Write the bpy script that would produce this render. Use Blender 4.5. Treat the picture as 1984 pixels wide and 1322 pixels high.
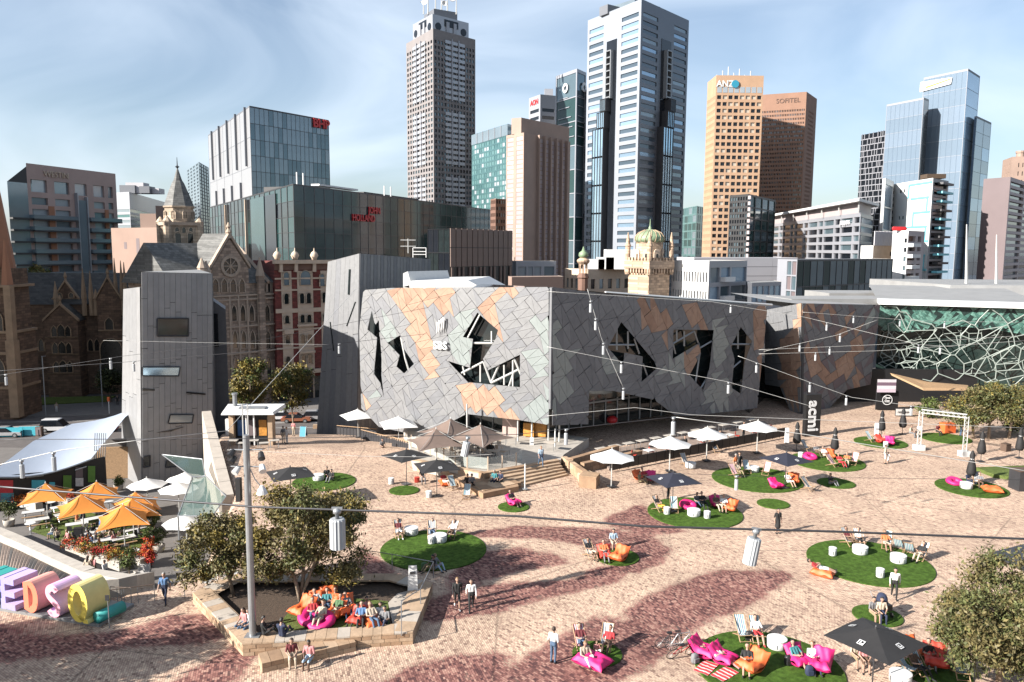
import bpy, bmesh, math, random
import numpy as np
from mathutils import Vector, Matrix
for o in list(bpy.data.objects): bpy.data.objects.remove(o)
SC = bpy.context.scene
COL = SC.collection
R = math.radians
rnd = random.Random(7)
# ------------------------------------------------------------------ camera
FX, CX, CY, CAMZ = 1500.0,992.0,661.0,19.0      # focal length in photo pixels, image centre, eye height
PITCH, ROLL = math.atan(178 / FX), R(0.35)
cam = bpy.data.cameras.new('camera'); camo = bpy.data.objects.new('camera', cam); COL.objects.link(camo)
cam.sensor_width = 36; cam.lens = FX / 1984 * 36; cam.clip_start = 0.5; cam.clip_end = 9000
CAMM = Matrix.Translation((0,0, CAMZ)) @ Matrix.Rotation(math.pi / 2 - PITCH, 4,'X') @ Matrix.Rotation(ROLL, 4,'Z')
camo.matrix_world = CAMM
SC.camera = camo
# ------------------------------------------------------------------ sky and sun
SUN_DIR = Vector((-0.87,-0.46,0)).normalized(); SUN_EL = R(26.5)
SUNV = Vector((SUN_DIR.x * math.cos(SUN_EL), SUN_DIR.y * math.cos(SUN_EL), math.sin(SUN_EL)))
sun = bpy.data.lights.new('sun','SUN'); sun.energy = 5.0; sun.angle = R(0.5); sun.color = (1.0,0.945,0.87)
suno = bpy.data.objects.new('sun', sun); COL.objects.link(suno)
suno.rotation_euler = SUNV.to_track_quat('Z','Y').to_euler()
world = bpy.data.worlds.new('World'); SC.world = world; world.use_nodes = True
nt = world.node_tree; nt.nodes.clear()
N = nt.nodes.new; L = nt.links.new
wo = N('ShaderNodeOutputWorld'); bg = N('ShaderNodeBackground'); bg.inputs[1].default_value = 0.050
sky = N('ShaderNodeTexSky'); sky.sky_type = 'NISHITA'; sky.sun_disc = False
sky.sun_elevation = SUN_EL; sky.sun_rotation = math.atan2(SUN_DIR.x, SUN_DIR.y)
sky.air_density = 1.0; sky.dust_density = 1.2; sky.ozone_density = 2.2; sky.altitude = 20
tc = N('ShaderNodeTexCoord'); mp = N('ShaderNodeMapping'); mp.inputs['Scale'].default_value = (1.2,1.2,3.6); mp.inputs['Rotation'].default_value = (0.0,0.22,0.3)
nz = N('ShaderNodeTexNoise'); nz.inputs['Scale'].default_value = 1.7; nz.inputs['Detail'].default_value = 5; nz.inputs['Roughness'].default_value = 0.48; nz.inputs['Distortion'].default_value = 0.9
cr = N('ShaderNodeValToRGB'); cr.color_ramp.elements[0].position = 0.36; cr.color_ramp.elements[1].position = 0.78
cr.color_ramp.elements[0].color = (0.10,0.10,0.10,1); cr.color_ramp.elements[1].color = (0.72,0.72,0.72,1)
mx = N('ShaderNodeMix'); mx.data_type = 'RGBA'; mx.inputs[7].default_value = (7.0,7.9,9.0,1)
L(tc.outputs['Generated'], mp.inputs[0]); L(mp.outputs[0], nz.inputs['Vector']); L(nz.outputs[0], cr.inputs[0])
L(cr.outputs[0], mx.inputs[0]); L(sky.outputs[0], mx.inputs[6]); L(mx.outputs[2], bg.inputs[0]); L(bg.outputs[0], wo.inputs[0])
# ------------------------------------------------------------------ exposure
SC.view_settings.view_transform = 'Standard'; SC.view_settings.look = 'None'
SC.view_settings.exposure = 1.62; SC.view_settings.gamma = 1.0; SC.view_settings.use_curve_mapping = False
SC.cycles.use_denoising = True; SC.cycles.max_bounces = 6; SC.cycles.diffuse_bounces = 3
SC.cycles.transparent_max_bounces = 8; SC.cycles.glossy_bounces = 3; SC.cycles.transmission_bounces = 4
# ------------------------------------------------------------------ pixel of the photo -> place in the world
CR = CAMM.to_3x3()
def ray(px, py): return CR @ Vector((px - CX, CY - py, -FX))
def at(px, py, Y):
 d = ray(px, py); t = Y / d.y; return Vector((d.x * t, Y, CAMZ + d.z * t))
def onz(px, py, z):
 d = ray(px, py); t = (z - CAMZ) / d.z; return Vector((d.x * t, d.y * t, z))
def onplane(px, py, A, B):                      # the vertical plane through A and B
 n = Vector((B.y - A.y, -(B.x - A.x),0)); d = ray(px, py); o = Vector((0,0, CAMZ))
 t = (Vector((A.x, A.y, 0)) - Vector((0,0,0))).dot(n) / d.dot(n); return o + d * t
def tab(T, v):
 if v <= T[0][0]: return T[0][1]
 for (a, b),(c, d) in zip(T, T[1:]):
  if v <= c: return b + (d - b) * (v - a) / (c - a)
 return T[-1][1]
def sst(a, b, v):
 t = min(1, max(0,(v - a) / (b - a))); return t * t * (3 - 2 * t)
XB = [(0,-95),(39.5,-95),(41.5,-19.6),(45,-18.2),(52,-20),(58,-21.3),(80,-31),(100,-38),(400,-60)]
def zfun(x, y):
 zl = tab([(40,-3.5),(51,-4.7),(62,-6),(85,-7.2),(100,-8),(2000,-8)], y)
 zp = tab([(72,0),(90,-3),(105,-6.6),(112,-8)], y) * sst(-2,-13, x)
 zp = zp + (-8 - zp) * sst(122,140, y)
 xb = tab(XB, y)
 return zl + (zp - zl) * sst(xb - 2.2, xb + 0.3, x)
def gnd(px, py, dz=0.0):
 z = 0.0
 for i in range(40):
  p = onz(px, py, z); z = z * 0.5 + zfun(p.x, p.y) * 0.5
 p = onz(px, py, z); p.z = zfun(p.x, p.y) + dz; return p
# ------------------------------------------------------------------ materials
M = {}
ALB = 0.66                                      # colours below are written for a lower exposure; this brings them to their albedo
def mat(name, col, rough=0.7, metal=0.0, var=0.12, scale=3.0, bump=0.0, bscale=None, spec=0.5, emit=None, alpha=None, island=0.0, trans=0.0, brick=None):
 m = bpy.data.materials.new(name); m.use_nodes = True; t = m.node_tree; b = t.nodes['Principled BSDF']
 k = 1.0 if metal >= 0.35 else ALB; c = tuple(v * k for v in col) + (1,)
 b.inputs['Roughness'].default_value = rough; b.inputs['Metallic'].default_value = metal
 b.inputs['Specular IOR Level'].default_value = spec
 if alpha is not None: b.inputs['Alpha'].default_value = alpha
 if trans: b.inputs['Transmission Weight'].default_value = trans
 if emit: b.inputs['Emission Color'].default_value = tuple(emit[:3]) + (1,); b.inputs['Emission Strength'].default_value = emit[3]
 if var or bump:
  n = t.nodes.new('ShaderNodeTexNoise'); n.inputs['Scale'].default_value = scale; n.inputs['Detail'].default_value = 5; n.inputs['Roughness'].default_value = 0.6
  tcn = t.nodes.new('ShaderNodeTexCoord'); t.links.new(tcn.outputs['Object'], n.inputs['Vector'])
  mr = t.nodes.new('ShaderNodeMapRange'); mr.inputs[1].default_value = 0.3; mr.inputs[2].default_value = 0.7
  mr.inputs[3].default_value = 1 - var; mr.inputs[4].default_value = 1 + var
  t.links.new(n.outputs[0], mr.inputs[0])
  val = mr.outputs[0]
  if island:
   g = t.nodes.new('ShaderNodeNewGeometry'); m2 = t.nodes.new('ShaderNodeMapRange'); m2.inputs[3].default_value = 1 - island; m2.inputs[4].default_value = 1 + island
   t.links.new(g.outputs['Random Per Island'], m2.inputs[0]); mm = t.nodes.new('ShaderNodeMath'); mm.operation = 'MULTIPLY'
   t.links.new(val, mm.inputs[0]); t.links.new(m2.outputs[0], mm.inputs[1]); val = mm.outputs[0]
  if brick:                                   # courses of masonry on upright walls
   sx = t.nodes.new('ShaderNodeSeparateXYZ'); t.links.new(tcn.outputs['Object'], sx.inputs[0]); ad = t.nodes.new('ShaderNodeMath'); ad.operation = 'ADD'; t.links.new(sx.outputs[0], ad.inputs[0]); t.links.new(sx.outputs[1], ad.inputs[1])
   cb = t.nodes.new('ShaderNodeCombineXYZ'); t.links.new(ad.outputs[0], cb.inputs[0]); t.links.new(sx.outputs[2], cb.inputs[1]); bt_ = t.nodes.new('ShaderNodeTexBrick'); bt_.inputs['Scale'].default_value = 1; bt_.inputs['Brick Width'].default_value = brick[0]; bt_.inputs['Row Height'].default_value = brick[1]; bt_.inputs['Mortar Size'].default_value = brick[1] * .06
   bt_.inputs['Color1'].default_value = (.62,.62,.62,1); bt_.inputs['Color2'].default_value = (1.3,1.3,1.3,1); bt_.inputs['Mortar'].default_value = (.55,.55,.55,1); t.links.new(cb.outputs[0], bt_.inputs['Vector']); mb_ = t.nodes.new('ShaderNodeMath'); mb_.operation = 'MULTIPLY'; t.links.new(val, mb_.inputs[0]); t.links.new(bt_.outputs['Color'], mb_.inputs[1]); val = mb_.outputs[0]
  vm = t.nodes.new('ShaderNodeVectorMath'); vm.operation = 'SCALE'; vm.inputs[0].default_value = c[:3]
  t.links.new(val, vm.inputs['Scale']); t.links.new(vm.outputs[0], b.inputs['Base Color'])
  if bump:
   bp = t.nodes.new('ShaderNodeBump'); bp.inputs['Strength'].default_value = bump; bp.inputs['Distance'].default_value = 0.05
   nb = t.nodes.new('ShaderNodeTexNoise'); nb.inputs['Scale'].default_value = bscale or scale * 4; nb.inputs['Detail'].default_value = 4
   t.links.new(tcn.outputs['Object'], nb.inputs['Vector']); t.links.new(nb.outputs[0], bp.inputs['Height']); t.links.new(bp.outputs[0], b.inputs['Normal'])
 else:
  b.inputs['Base Color'].default_value = c
 M[name] = m; return m
def stripes(name, cols, axis='X', scale=10.0, rough=0.8):
 m = bpy.data.materials.new(name); m.use_nodes = True; t = m.node_tree; b = t.nodes['Principled BSDF']
 tcn = t.nodes.new('ShaderNodeTexCoord'); sp = t.nodes.new('ShaderNodeSeparateXYZ'); t.links.new(tcn.outputs['Object'], sp.inputs[0])
 ml = t.nodes.new('ShaderNodeMath'); ml.operation = 'MULTIPLY'; ml.inputs[1].default_value = scale; t.links.new(sp.outputs[axis], ml.inputs[0])
 fr = t.nodes.new('ShaderNodeMath'); fr.operation = 'FRACT'; t.links.new(ml.outputs[0], fr.inputs[0])
 cols = [tuple(v * ALB for v in c) for c in cols]
 rp = t.nodes.new('ShaderNodeValToRGB'); rp.color_ramp.interpolation = 'CONSTANT'
 e = rp.color_ramp.elements; e[0].position = 0; e[0].color = tuple(cols[0]) + (1,); e[1].position = 1 / len(cols); e[1].color = tuple(cols[1]) + (1,)
 for i, c in enumerate(cols[2:]):
  q = e.new((i + 2) / len(cols)); q.color = tuple(c) + (1,)
 t.links.new(fr.outputs[0], rp.inputs[0]); t.links.new(rp.outputs[0], b.inputs['Base Color']); b.inputs['Roughness'].default_value = rough
 M[name] = m; return m
# ------------------------------------------------------------------ mesh builder
class MB:
 def __init__(s): s.v = []; s.f = []; s.mi = []
 def poly(s, pts, mi=0):
  b = len(s.v); s.v += [tuple(p) for p in pts]; s.f.append(tuple(range(b, b + len(pts)))); s.mi.append(mi)
 def mesh_(s, vs, fs, mi=0):
  b = len(s.v); s.v += [tuple(p) for p in vs]
  for f in fs: s.f.append(tuple(b + i for i in f)); s.mi.append(mi)
 def box(s, c, d, rz=0.0, mi=0):
  x, y, z = d[0] / 2, d[1] / 2, d[2] / 2; ca, sa = math.cos(rz), math.sin(rz)
  vs = []
  for k in (-z, z):
   for (i, j) in ((-x, -y),(x, -y),(x, y),(-x, y)):
    vs.append((c[0] + i * ca - j * sa, c[1] + i * sa + j * ca, c[2] + k))
  s.mesh_(vs, [(3,2,1,0),(4,5,6,7),(0,1,5,4),(1,2,6,5),(2,3,7,6),(3,0,4,7)], mi)
 def prism(s, base, top, mi=0):              # two rings of the same length
  n = len(base); s.mesh_(list(base) + list(top),[tuple(range(n - 1,-1,-1)), tuple(range(n, 2 * n))] + [(i, (i + 1) % n, n + (i + 1) % n, n + i) for i in range(n)], mi)
 def extr(s, pts, off, mi=0):
  o = Vector(off); s.prism([Vector(p) for p in pts],[Vector(p) + o for p in pts], mi)
 def rings(s, rs, cap=True, mi=0):
  n = len(rs[0]); vs = [p for r in rs for p in r]; fs = []
  for k in range(len(rs) - 1):
   for i in range(n): fs.append((k * n + i, k * n + (i + 1) % n, (k + 1) * n + (i + 1) % n, (k + 1) * n + i))
  if cap: fs.append(tuple(range(n - 1,-1,-1))); fs.append(tuple(range((len(rs) - 1) * n, len(rs) * n)))
  s.mesh_(vs, fs, mi)
 def tube(s, pts, r, n=6, mi=0, cap=True):
  pts = [Vector(p) for p in pts]; rr = r if isinstance(r, (list, tuple)) else [r] * len(pts); rs = []
  for i, p in enumerate(pts):
   d = (pts[min(i + 1, len(pts) - 1)] - pts[max(i - 1,0)]).normalized()
   a = d.cross(Vector((0,0,1))) if abs(d.z) < 0.95 else d.cross(Vector((0,1,0)))
   a.normalize(); b = d.cross(a)
   rs.append([p + a * (rr[i] * math.cos(2 * math.pi * k / n)) - b * (rr[i] * math.sin(2 * math.pi * k / n)) for k in range(n)])
  s.rings(rs, cap, mi)
 def lathe(s, prof, n=16, c=(0,0,0), mi=0):
  s.rings([[(c[0] + r * math.cos(2 * math.pi * k / n), c[1] + r * math.sin(2 * math.pi * k / n), c[2] + z) for k in range(n)] for (r, z) in prof], True, mi)
 def data(s, name, mats, smooth=False):
  me = bpy.data.meshes.new(name); me.from_pydata(s.v, [], s.f)
  for m in (mats if isinstance(mats, (list, tuple)) else [mats]): me.materials.append(M[m] if isinstance(m, str) else m)
  if isinstance(mats, (list, tuple)) and len(mats) > 1: me.polygons.foreach_set('material_index', s.mi)
  if smooth: me.polygons.foreach_set('use_smooth',[True] * len(me.polygons))
  me.update(); return me
 def build(s, name, mats, parent=None, smooth=False, world=True):
  return place(name, s.data(name, mats, smooth), parent, world)
def place(name, me, parent=None, world=True, loc=None, rot=None):
 o = bpy.data.objects.new(name, me); COL.objects.link(o)
 if parent is not None:
  o.parent = parent
  if world and loc is None: o.location = -root_of(parent)
  elif world: o.location = Vector(loc) - root_of(parent)
 if loc is not None and (parent is None or not world): o.location = loc
 if rot is not None: o.rotation_euler = rot
 return o
def root_of(p):
 v = Vector(p.location); q = p.parent
 while q is not None: v += Vector(q.location); q = q.parent
 return v
def tag(o, label=None, cat=None, group=None, kind=None):
 if label: o['label'] = label
 if cat: o['category'] = cat
 if group: o['group'] = group
 if kind: o['kind'] = kind
 return o
def thing(name, label, cat, loc=(0,0,0), rz=0.0, group=None):
 o = bpy.data.objects.new(name, None); COL.objects.link(o); o.location = loc; o.rotation_euler = (0,0, rz); o.empty_display_size = 0.1
 return tag(o, label, cat, group)
def copy_tree(src, parent=None):
 c = src.copy(); COL.objects.link(c)
 if parent is not None: c.parent = parent
 for ch in src.children: copy_tree(ch, c)
 return c
PROTO = {}
def inst(key, maker, label, cat, loc, rz=0.0, group=None, scale=1.0):
 """First call builds the thing at its place, later ones copy the thing and its parts."""
 if key not in PROTO: o = maker(); PROTO[key] = o
 else: o = copy_tree(PROTO[key])
 o.location = loc; o.rotation_euler = (0,0, rz); o.scale = (scale,) * 3
 for k in ('label','category','group'):
  if k in o: del o[k]
 return tag(o, label, cat, group)
def text(s, size, origin, ex, n, m, parent, name='lettering', ext=0.05, bold=0.0, up=None, align='CENTER'):
 cu = bpy.data.curves.new('t','FONT'); cu.body = s; cu.size = size; cu.extrude = ext; cu.offset = bold; cu.align_x = align; cu.align_y = 'CENTER'; cu.resolution_u = 3
 to = bpy.data.objects.new('t', cu); COL.objects.link(to)
 dg = bpy.context.evaluated_depsgraph_get(); me = bpy.data.meshes.new_from_object(to.evaluated_get(dg))
 bpy.data.objects.remove(to); bpy.data.curves.remove(cu)
 ex = Vector(ex).normalized(); n = Vector(n).normalized(); up = Vector(up) if up else n.cross(ex)
 mm = Matrix((ex, up, n)).transposed().to_4x4(); mm.translation = Vector(origin) - (root_of(parent) if parent else Vector())
 me.transform(mm); me.materials.clear(); me.materials.append(M[m]); me.name = name
 o = bpy.data.objects.new(name, me); COL.objects.link(o)
 if parent: o.parent = parent
 return o
def inpoly(p, P):
 x, y = p; c = False; j = len(P) - 1
 for i in range(len(P)):
  if (P[i][1] > y) != (P[j][1] > y) and x < (P[j][0] - P[i][0]) * (y - P[i][1]) / (P[j][1] - P[i][1]) + P[i][0]: c = not c
  j = i
 return c
# ================================================================== materials
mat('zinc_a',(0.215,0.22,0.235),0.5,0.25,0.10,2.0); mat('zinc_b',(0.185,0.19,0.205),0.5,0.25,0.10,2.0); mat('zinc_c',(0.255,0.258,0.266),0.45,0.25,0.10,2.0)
mat('sandstone_panel',(0.42,0.27,0.19),0.8,0,0.16,1.5,0.2); mat('sandstone_panel_b',(0.37,0.225,0.155),0.8,0,0.16,1.5,0.2)
mat('pale_panel',(0.30,0.335,0.33),0.3,0.1,0.08,2.0)
mat('dark_glass',(0.018,0.025,0.026),0.06,0,0.3,0.6, spec=0.7); mat('dark_glass_b',(0.03,0.045,0.045),0.08,0,0.3,0.6, spec=0.6)
mat('steel_white',(0.62,0.62,0.60),0.4,0.2,0.06); mat('steel_grey',(0.24,0.25,0.26),0.4,0.5,0.08); mat('steel_dark',(0.05,0.05,0.055),0.45,0.5,0.1)
mat('white_paint',(0.78,0.78,0.77),0.6,0,0.05); mat('white_roof',(0.55,0.55,0.54),0.65,0,0.07,0.5); mat('grey_roof',(0.29,0.29,0.288),0.7,0,0.1,0.5)
mat('concrete',(0.46,0.42,0.37),0.85,0,0.14,1.5,0.2); mat('concrete_pale',(0.50,0.44,0.375),0.85,0,0.1,1.2,0.2)
mat('sandstone_block',(0.42,0.28,0.175),0.85,0,0.22,1.2,0.3); mat('sandstone_block_b',(0.48,0.34,0.225),0.85,0,0.22,1.2,0.3); mat('sandstone_block_c',(0.34,0.215,0.13),0.85,0,0.22,1.2,0.3)
mat('turf',(0.072,0.135,0.022),0.95,0,0.45,3.5,0.8,60, spec=0.1); mat('turf_dry',(0.13,0.17,0.05),0.95,0,0.3,5.0,0.8,60, spec=0.1)
mat('mulch',(0.085,0.055,0.035),0.95,0,0.35,8.0,0.8,40)
mat('asphalt',(0.115,0.10,0.095),0.9,0,0.18,1.0,0.2,20); mat('footpath',(0.17,0.155,0.145),0.9,0,0.15,1.0); mat('line_white',(0.7,0.7,0.68),0.7,0,0.1)
mat('bluestone',(0.16,0.15,0.145),0.8,0,0.2,2.0); mat('deck_board',(0.30,0.23,0.19),0.8,0,0.2,2.0)
mat('black_fabric',(0.018,0.017,0.018),0.8,0,0.15); mat('navy_fabric',(0.016,0.018,0.035),0.8,0,0.15); mat('brown_fabric',(0.19,0.135,0.11),0.9,0,0.1)
mat('white_fabric',(0.78,0.77,0.75),0.9,0,0.04); mat('orange_fabric',(0.72,0.25,0.03),0.85,0,0.06)
mat('bag_orange',(0.80,0.15,0.035),0.6,0,0.1,3); mat('bag_pink',(0.72,0.015,0.18),0.6,0,0.1,3); mat('bag_red',(0.60,0.06,0.035),0.6,0,0.1,3)
mat('timber',(0.38,0.24,0.13),0.7,0,0.2,6); mat('timber_dark',(0.10,0.06,0.04),0.7,0,0.2,6)
mat('plastic_white',(0.74,0.74,0.72),0.5,0,0.04); mat('plastic_black',(0.02,0.02,0.022),0.5,0,0.1); mat('rubber',(0.02,0.02,0.02),0.8,0,0.1)
stripes('stripe_blue',[(0.75,0.76,0.75),(0.05,0.16,0.26),(0.75,0.76,0.75),(0.10,0.33,0.40)],'X',5.4)
stripes('stripe_grey',[(0.75,0.74,0.72),(0.03,0.035,0.05),(0.75,0.74,0.72),(0.16,0.2,0.26)],'X',5.4)
stripes('stripe_red',[(0.75,0.74,0.72),(0.5,0.06,0.08),(0.75,0.74,0.72),(0.55,0.1,0.2)],'X',5.4)
for i, c in enumerate([(0.42,0.26,0.19),(0.30,0.17,0.115),(0.13,0.075,0.05),(0.50,0.32,0.24)]): mat('skin_%d' % i, c, 0.6,0,0.05)
for i, c in enumerate([(0.012,0.010,0.009),(0.04,0.022,0.012),(0.22,0.13,0.06),(0.25,0.24,0.23)]): mat('hair_%d' % i, c, 0.6,0,0.2,20)
CLOTH = {'white': (0.72,0.72,0.71),'black': (0.015,0.015,0.016),'grey': (0.20,0.20,0.21),'navy': (0.02,0.03,0.07),'blue': (0.10,0.20,0.38),'jeans': (0.07,0.12,0.20),
  'red': (0.42,0.03,0.035),'pink': (0.58,0.24,0.24),'orange': (0.65,0.18,0.06),'teal': (0.05,0.22,0.24),'khaki': (0.28,0.22,0.13),'beige': (0.52,0.43,0.33),
  'yellow': (0.62,0.38,0.05),'brown': (0.12,0.07,0.045),'lightblue': (0.36,0.48,0.60),'green': (0.08,0.16,0.07),'maroon': (0.15,0.025,0.03)}
for k, c in CLOTH.items(): mat('cloth_' + k, c, 0.85,0,0.12,8)
mat('poster_green',(0.10,0.24,0.03),0.5,0,0.1); mat('poster_cyan',(0.06,0.45,0.55),0.5,0,0.1); mat('poster_red',(0.55,0.03,0.04),0.5,0,0.1); mat('poster_blue',(0.07,0.16,0.35),0.5,0,0.2,4); mat('poster_pale',(0.6,0.58,0.56),0.5,0,0.2,4); mat('poster_amber',(0.6,0.27,0.05),0.5,0,0.3,4)
mat('sign_red',(0.62,0.02,0.025),0.5,0,0.05); mat('sign_white',(0.8,0.8,0.8),0.5,0,0.02); mat('sign_black',(0.012,0.012,0.013),0.5,0,0.1); mat('sign_blue',(0.03,0.28,0.42),0.5,0,0.05); mat('sign_brown',(0.10,0.05,0.035),0.5,0,0.05); mat('sign_yellow',(0.7,0.6,0.08),0.5,0,0.05)
# paving of setts: brick rows turned by region, seams between regions, purple-red bands held in a mesh attribute
def paving():
 m = bpy.data.materials.new('sett_paving'); m.use_nodes = True; t = m.node_tree; b = t.nodes['Principled BSDF']; n = t.nodes.new; l = t.links.new
 b.inputs['Roughness'].default_value = 0.85; b.inputs['Specular IOR Level'].default_value = 0.3
 tcn = n('ShaderNodeTexCoord')
 vor = n('ShaderNodeTexVoronoi'); vor.inputs['Scale'].default_value = 0.075; vor.inputs['Randomness'].default_value = 1.0; l(tcn.outputs['Object'], vor.inputs['Vector'])
 ved = n('ShaderNodeTexVoronoi'); ved.feature = 'DISTANCE_TO_EDGE'; ved.inputs['Scale'].default_value = 0.075; l(tcn.outputs['Object'], ved.inputs['Vector'])
 sep = n('ShaderNodeSeparateColor'); l(vor.outputs['Color'], sep.inputs[0])
 ang = n('ShaderNodeMapRange'); ang.inputs[3].default_value = 0.55; ang.inputs[4].default_value = 1.35; l(sep.outputs[0], ang.inputs[0])
 vr = n('ShaderNodeVectorRotate'); vr.rotation_type = 'Z_AXIS'; l(tcn.outputs['Object'], vr.inputs['Vector']); l(ang.outputs[0], vr.inputs['Angle'])
 br = n('ShaderNodeTexBrick'); br.inputs['Scale'].default_value = 1.0; br.inputs['Brick Width'].default_value = 0.20; br.inputs['Row Height'].default_value = 0.105; br.inputs['Mortar Size'].default_value = 0.010; br.inputs['Bias'].default_value = -0.1
 br.inputs['Color1'].default_value = (0.0,0.0,0.0,1); br.inputs['Color2'].default_value = (1,1,1,1); br.inputs['Mortar'].default_value = (0.15,0.15,0.15,1)
 l(vr.outputs[0], br.inputs['Vector'])
 # stone by stone tone through a cell noise aligned with the rows
 wn = n('ShaderNodeTexWhiteNoise'); wn.noise_dimensions = '2D'
 sc = n('ShaderNodeVectorMath'); sc.operation = 'DIVIDE'; sc.inputs[1].default_value = (0.20,0.105,1); l(vr.outputs[0], sc.inputs[0])
 fl = n('ShaderNodeVectorMath'); fl.operation = 'FLOOR'; l(sc.outputs[0], fl.inputs[0]); l(fl.outputs[0], wn.inputs['Vector'])
 cream = n('ShaderNodeValToRGB'); e = cream.color_ramp.elements; e[0].position = 0; e[0].color = (0.26,0.165,0.125,1); e[1].position = 1; e[1].color = (0.72,0.54,0.395,1)
 q = e.new(0.10); q.color = (0.44,0.30,0.225,1); q = e.new(0.55); q.color = (0.60,0.43,0.32,1)
 red = n('ShaderNodeValToRGB'); e = red.color_ramp.elements; e[0].position = 0; e[0].color = (0.075,0.032,0.034,1); e[1].position = 1; e[1].color = (0.46,0.27,0.21,1)
 q = e.new(0.40); q.color = (0.22,0.095,0.08,1); q = e.new(0.75); q.color = (0.34,0.165,0.135,1)
 l(wn.outputs[0], cream.inputs[0]); l(wn.outputs[0], red.inputs[0])
 at_ = n('ShaderNodeAttribute'); at_.attribute_name = 'red'
 ns = n('ShaderNodeTexNoise'); ns.inputs['Scale'].default_value = 0.9; ns.inputs['Detail'].default_value = 6; l(tcn.outputs['Object'], ns.inputs['Vector'])
 ad = n('ShaderNodeMath'); ad.operation = 'MULTIPLY_ADD'; ad.inputs[1].default_value = 1.1; ad.inputs[2].default_value = -0.55; l(ns.outputs[0], ad.inputs[0])
 a2 = n('ShaderNodeMath'); a2.operation = 'ADD'; l(at_.outputs['Fac'], a2.inputs[0]); l(ad.outputs[0], a2.inputs[1])
 w2 = n('ShaderNodeMath'); w2.operation = 'MULTIPLY_ADD'; w2.inputs[1].default_value = 0.5; w2.inputs[2].default_value = -0.25; l(wn.outputs[0], w2.inputs[0])
 a3 = n('ShaderNodeMath'); a3.operation = 'ADD'; l(a2.outputs[0], a3.inputs[0]); l(w2.outputs[0], a3.inputs[1])
 rr = n('ShaderNodeMapRange'); rr.inputs[1].default_value = 0.38; rr.inputs[2].default_value = 0.66; l(a3.outputs[0], rr.inputs[0])
 mx1 = n('ShaderNodeMix'); mx1.data_type = 'RGBA'; l(rr.outputs[0], mx1.inputs[0]); l(cream.outputs[0], mx1.inputs[6]); l(red.outputs[0], mx1.inputs[7])
 # worn patches, joints, seams
 ns2 = n('ShaderNodeTexNoise'); ns2.inputs['Scale'].default_value = 0.22; ns2.inputs['Detail'].default_value = 5; l(tcn.outputs['Object'], ns2.inputs['Vector'])
 mr2 = n('ShaderNodeMapRange'); mr2.inputs[1].default_value = 0.3; mr2.inputs[2].default_value = 0.7; mr2.inputs[3].default_value = 0.92 * ALB; mr2.inputs[4].default_value = 1.28 * ALB; l(ns2.outputs[0], mr2.inputs[0])
 jo = n('ShaderNodeMapRange'); jo.inputs[3].default_value = 1.0; jo.inputs[4].default_value = 0.55; l(br.outputs['Fac'], jo.inputs[0])
 se = n('ShaderNodeMapRange'); se.inputs[1].default_value = 0.0; se.inputs[2].default_value = 0.006; se.inputs[3].default_value = 0.6; se.inputs[4].default_value = 1.0; l(ved.outputs['Distance'], se.inputs[0])
 p1 = n('ShaderNodeMath'); p1.operation = 'MULTIPLY'; l(mr2.outputs[0], p1.inputs[0]); l(jo.outputs[0], p1.inputs[1])
 p2 = n('ShaderNodeMath'); p2.operation = 'MULTIPLY'; l(p1.outputs[0], p2.inputs[0]); l(se.outputs[0], p2.inputs[1])
 vm = n('ShaderNodeVectorMath'); vm.operation = 'SCALE'; l(mx1.outputs[2], vm.inputs[0]); l(p2.outputs[0], vm.inputs['Scale']); l(vm.outputs[0], b.inputs['Base Color'])
 bp = n('ShaderNodeBump'); bp.inputs['Strength'].default_value = 0.7; bp.inputs['Distance'].default_value = 0.02; inv = n('ShaderNodeMath'); inv.operation = 'SUBTRACT'; inv.inputs[0].default_value = 1.0; l(br.outputs['Fac'], inv.inputs[1])
 a4 = n('ShaderNodeMath'); a4.operation = 'ADD'; l(inv.outputs[0], a4.inputs[0]); l(wn.outputs[0], a4.inputs[1]); l(a4.outputs[0], bp.inputs['Height']); l(bp.outputs[0], b.inputs['Normal'])
 M['sett_paving'] = m
paving()
# ================================================================== ground
RED_PX = [  # outlines of the purple-red stone bands
 [(880,1035),(1010,1018),(1150,1022),(1255,1035),(1300,1062),(1290,1090),(1240,1110),(1130,1120),(1140,1100),(1190,1095),(1150,1060),(1050,1045),(940,1042)],
 [(930,1070),(1010,1060),(1080,1075),(1110,1090),(1050,1100),(960,1120),(880,1150),(860,1120)],
 [(840,1155),(960,1130),(1080,1125),(1240,1100),(1180,1135),(1060,1160),(960,1190),(840,1205),(790,1200)],
 [(1270,1145),(1380,1105),(1520,1105),(1540,1120),(1440,1180),(1330,1225),(1250,1215),(1200,1190)],
 [(1150,1195),(1240,1205),(1330,1230),(1270,1290),(1180,1330),(1000,1345),(960,1310),(1020,1270),(1100,1220)],
 [(700,1345),(790,1290),(900,1265),(990,1268),(990,1350)],
 [(-60,1195),(90,1230),(220,1225),(330,1190),(430,1190),(480,1215),(400,1250),(250,1255),(100,1275),(-60,1290)],
 [(300,1345),(380,1290),(460,1245),(500,1255),(470,1310),(420,1350)],
 [(700,1060),(745,1090),(780,1120),(740,1130),(690,1100)],
 [(1240,975),(1330,1030),(1250,1040),(1160,1010)]]
RED = [[tuple(onz(x, y, 0).xy) for x, y in P] for P in RED_PX]
def segd(p, a, b):
 ax, ay = a; bx, by = b; dx, dy = bx - ax, by - ay; t = max(0, min(1,((p[0] - ax) * dx + (p[1] - ay) * dy) / (dx * dx + dy * dy + 1e-9)))
 return math.hypot(p[0] - ax - t * dx, p[1] - ay - t * dy)
def redness(x, y):
 best = -9
 for P in RED:
  d = min(segd((x, y), P[i], P[i - 1]) for i in range(len(P)))
  if not inpoly((x, y), P): d = -d
  best = max(best, d)
 return min(1, max(0,0.5 + best * 1.3))
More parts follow.
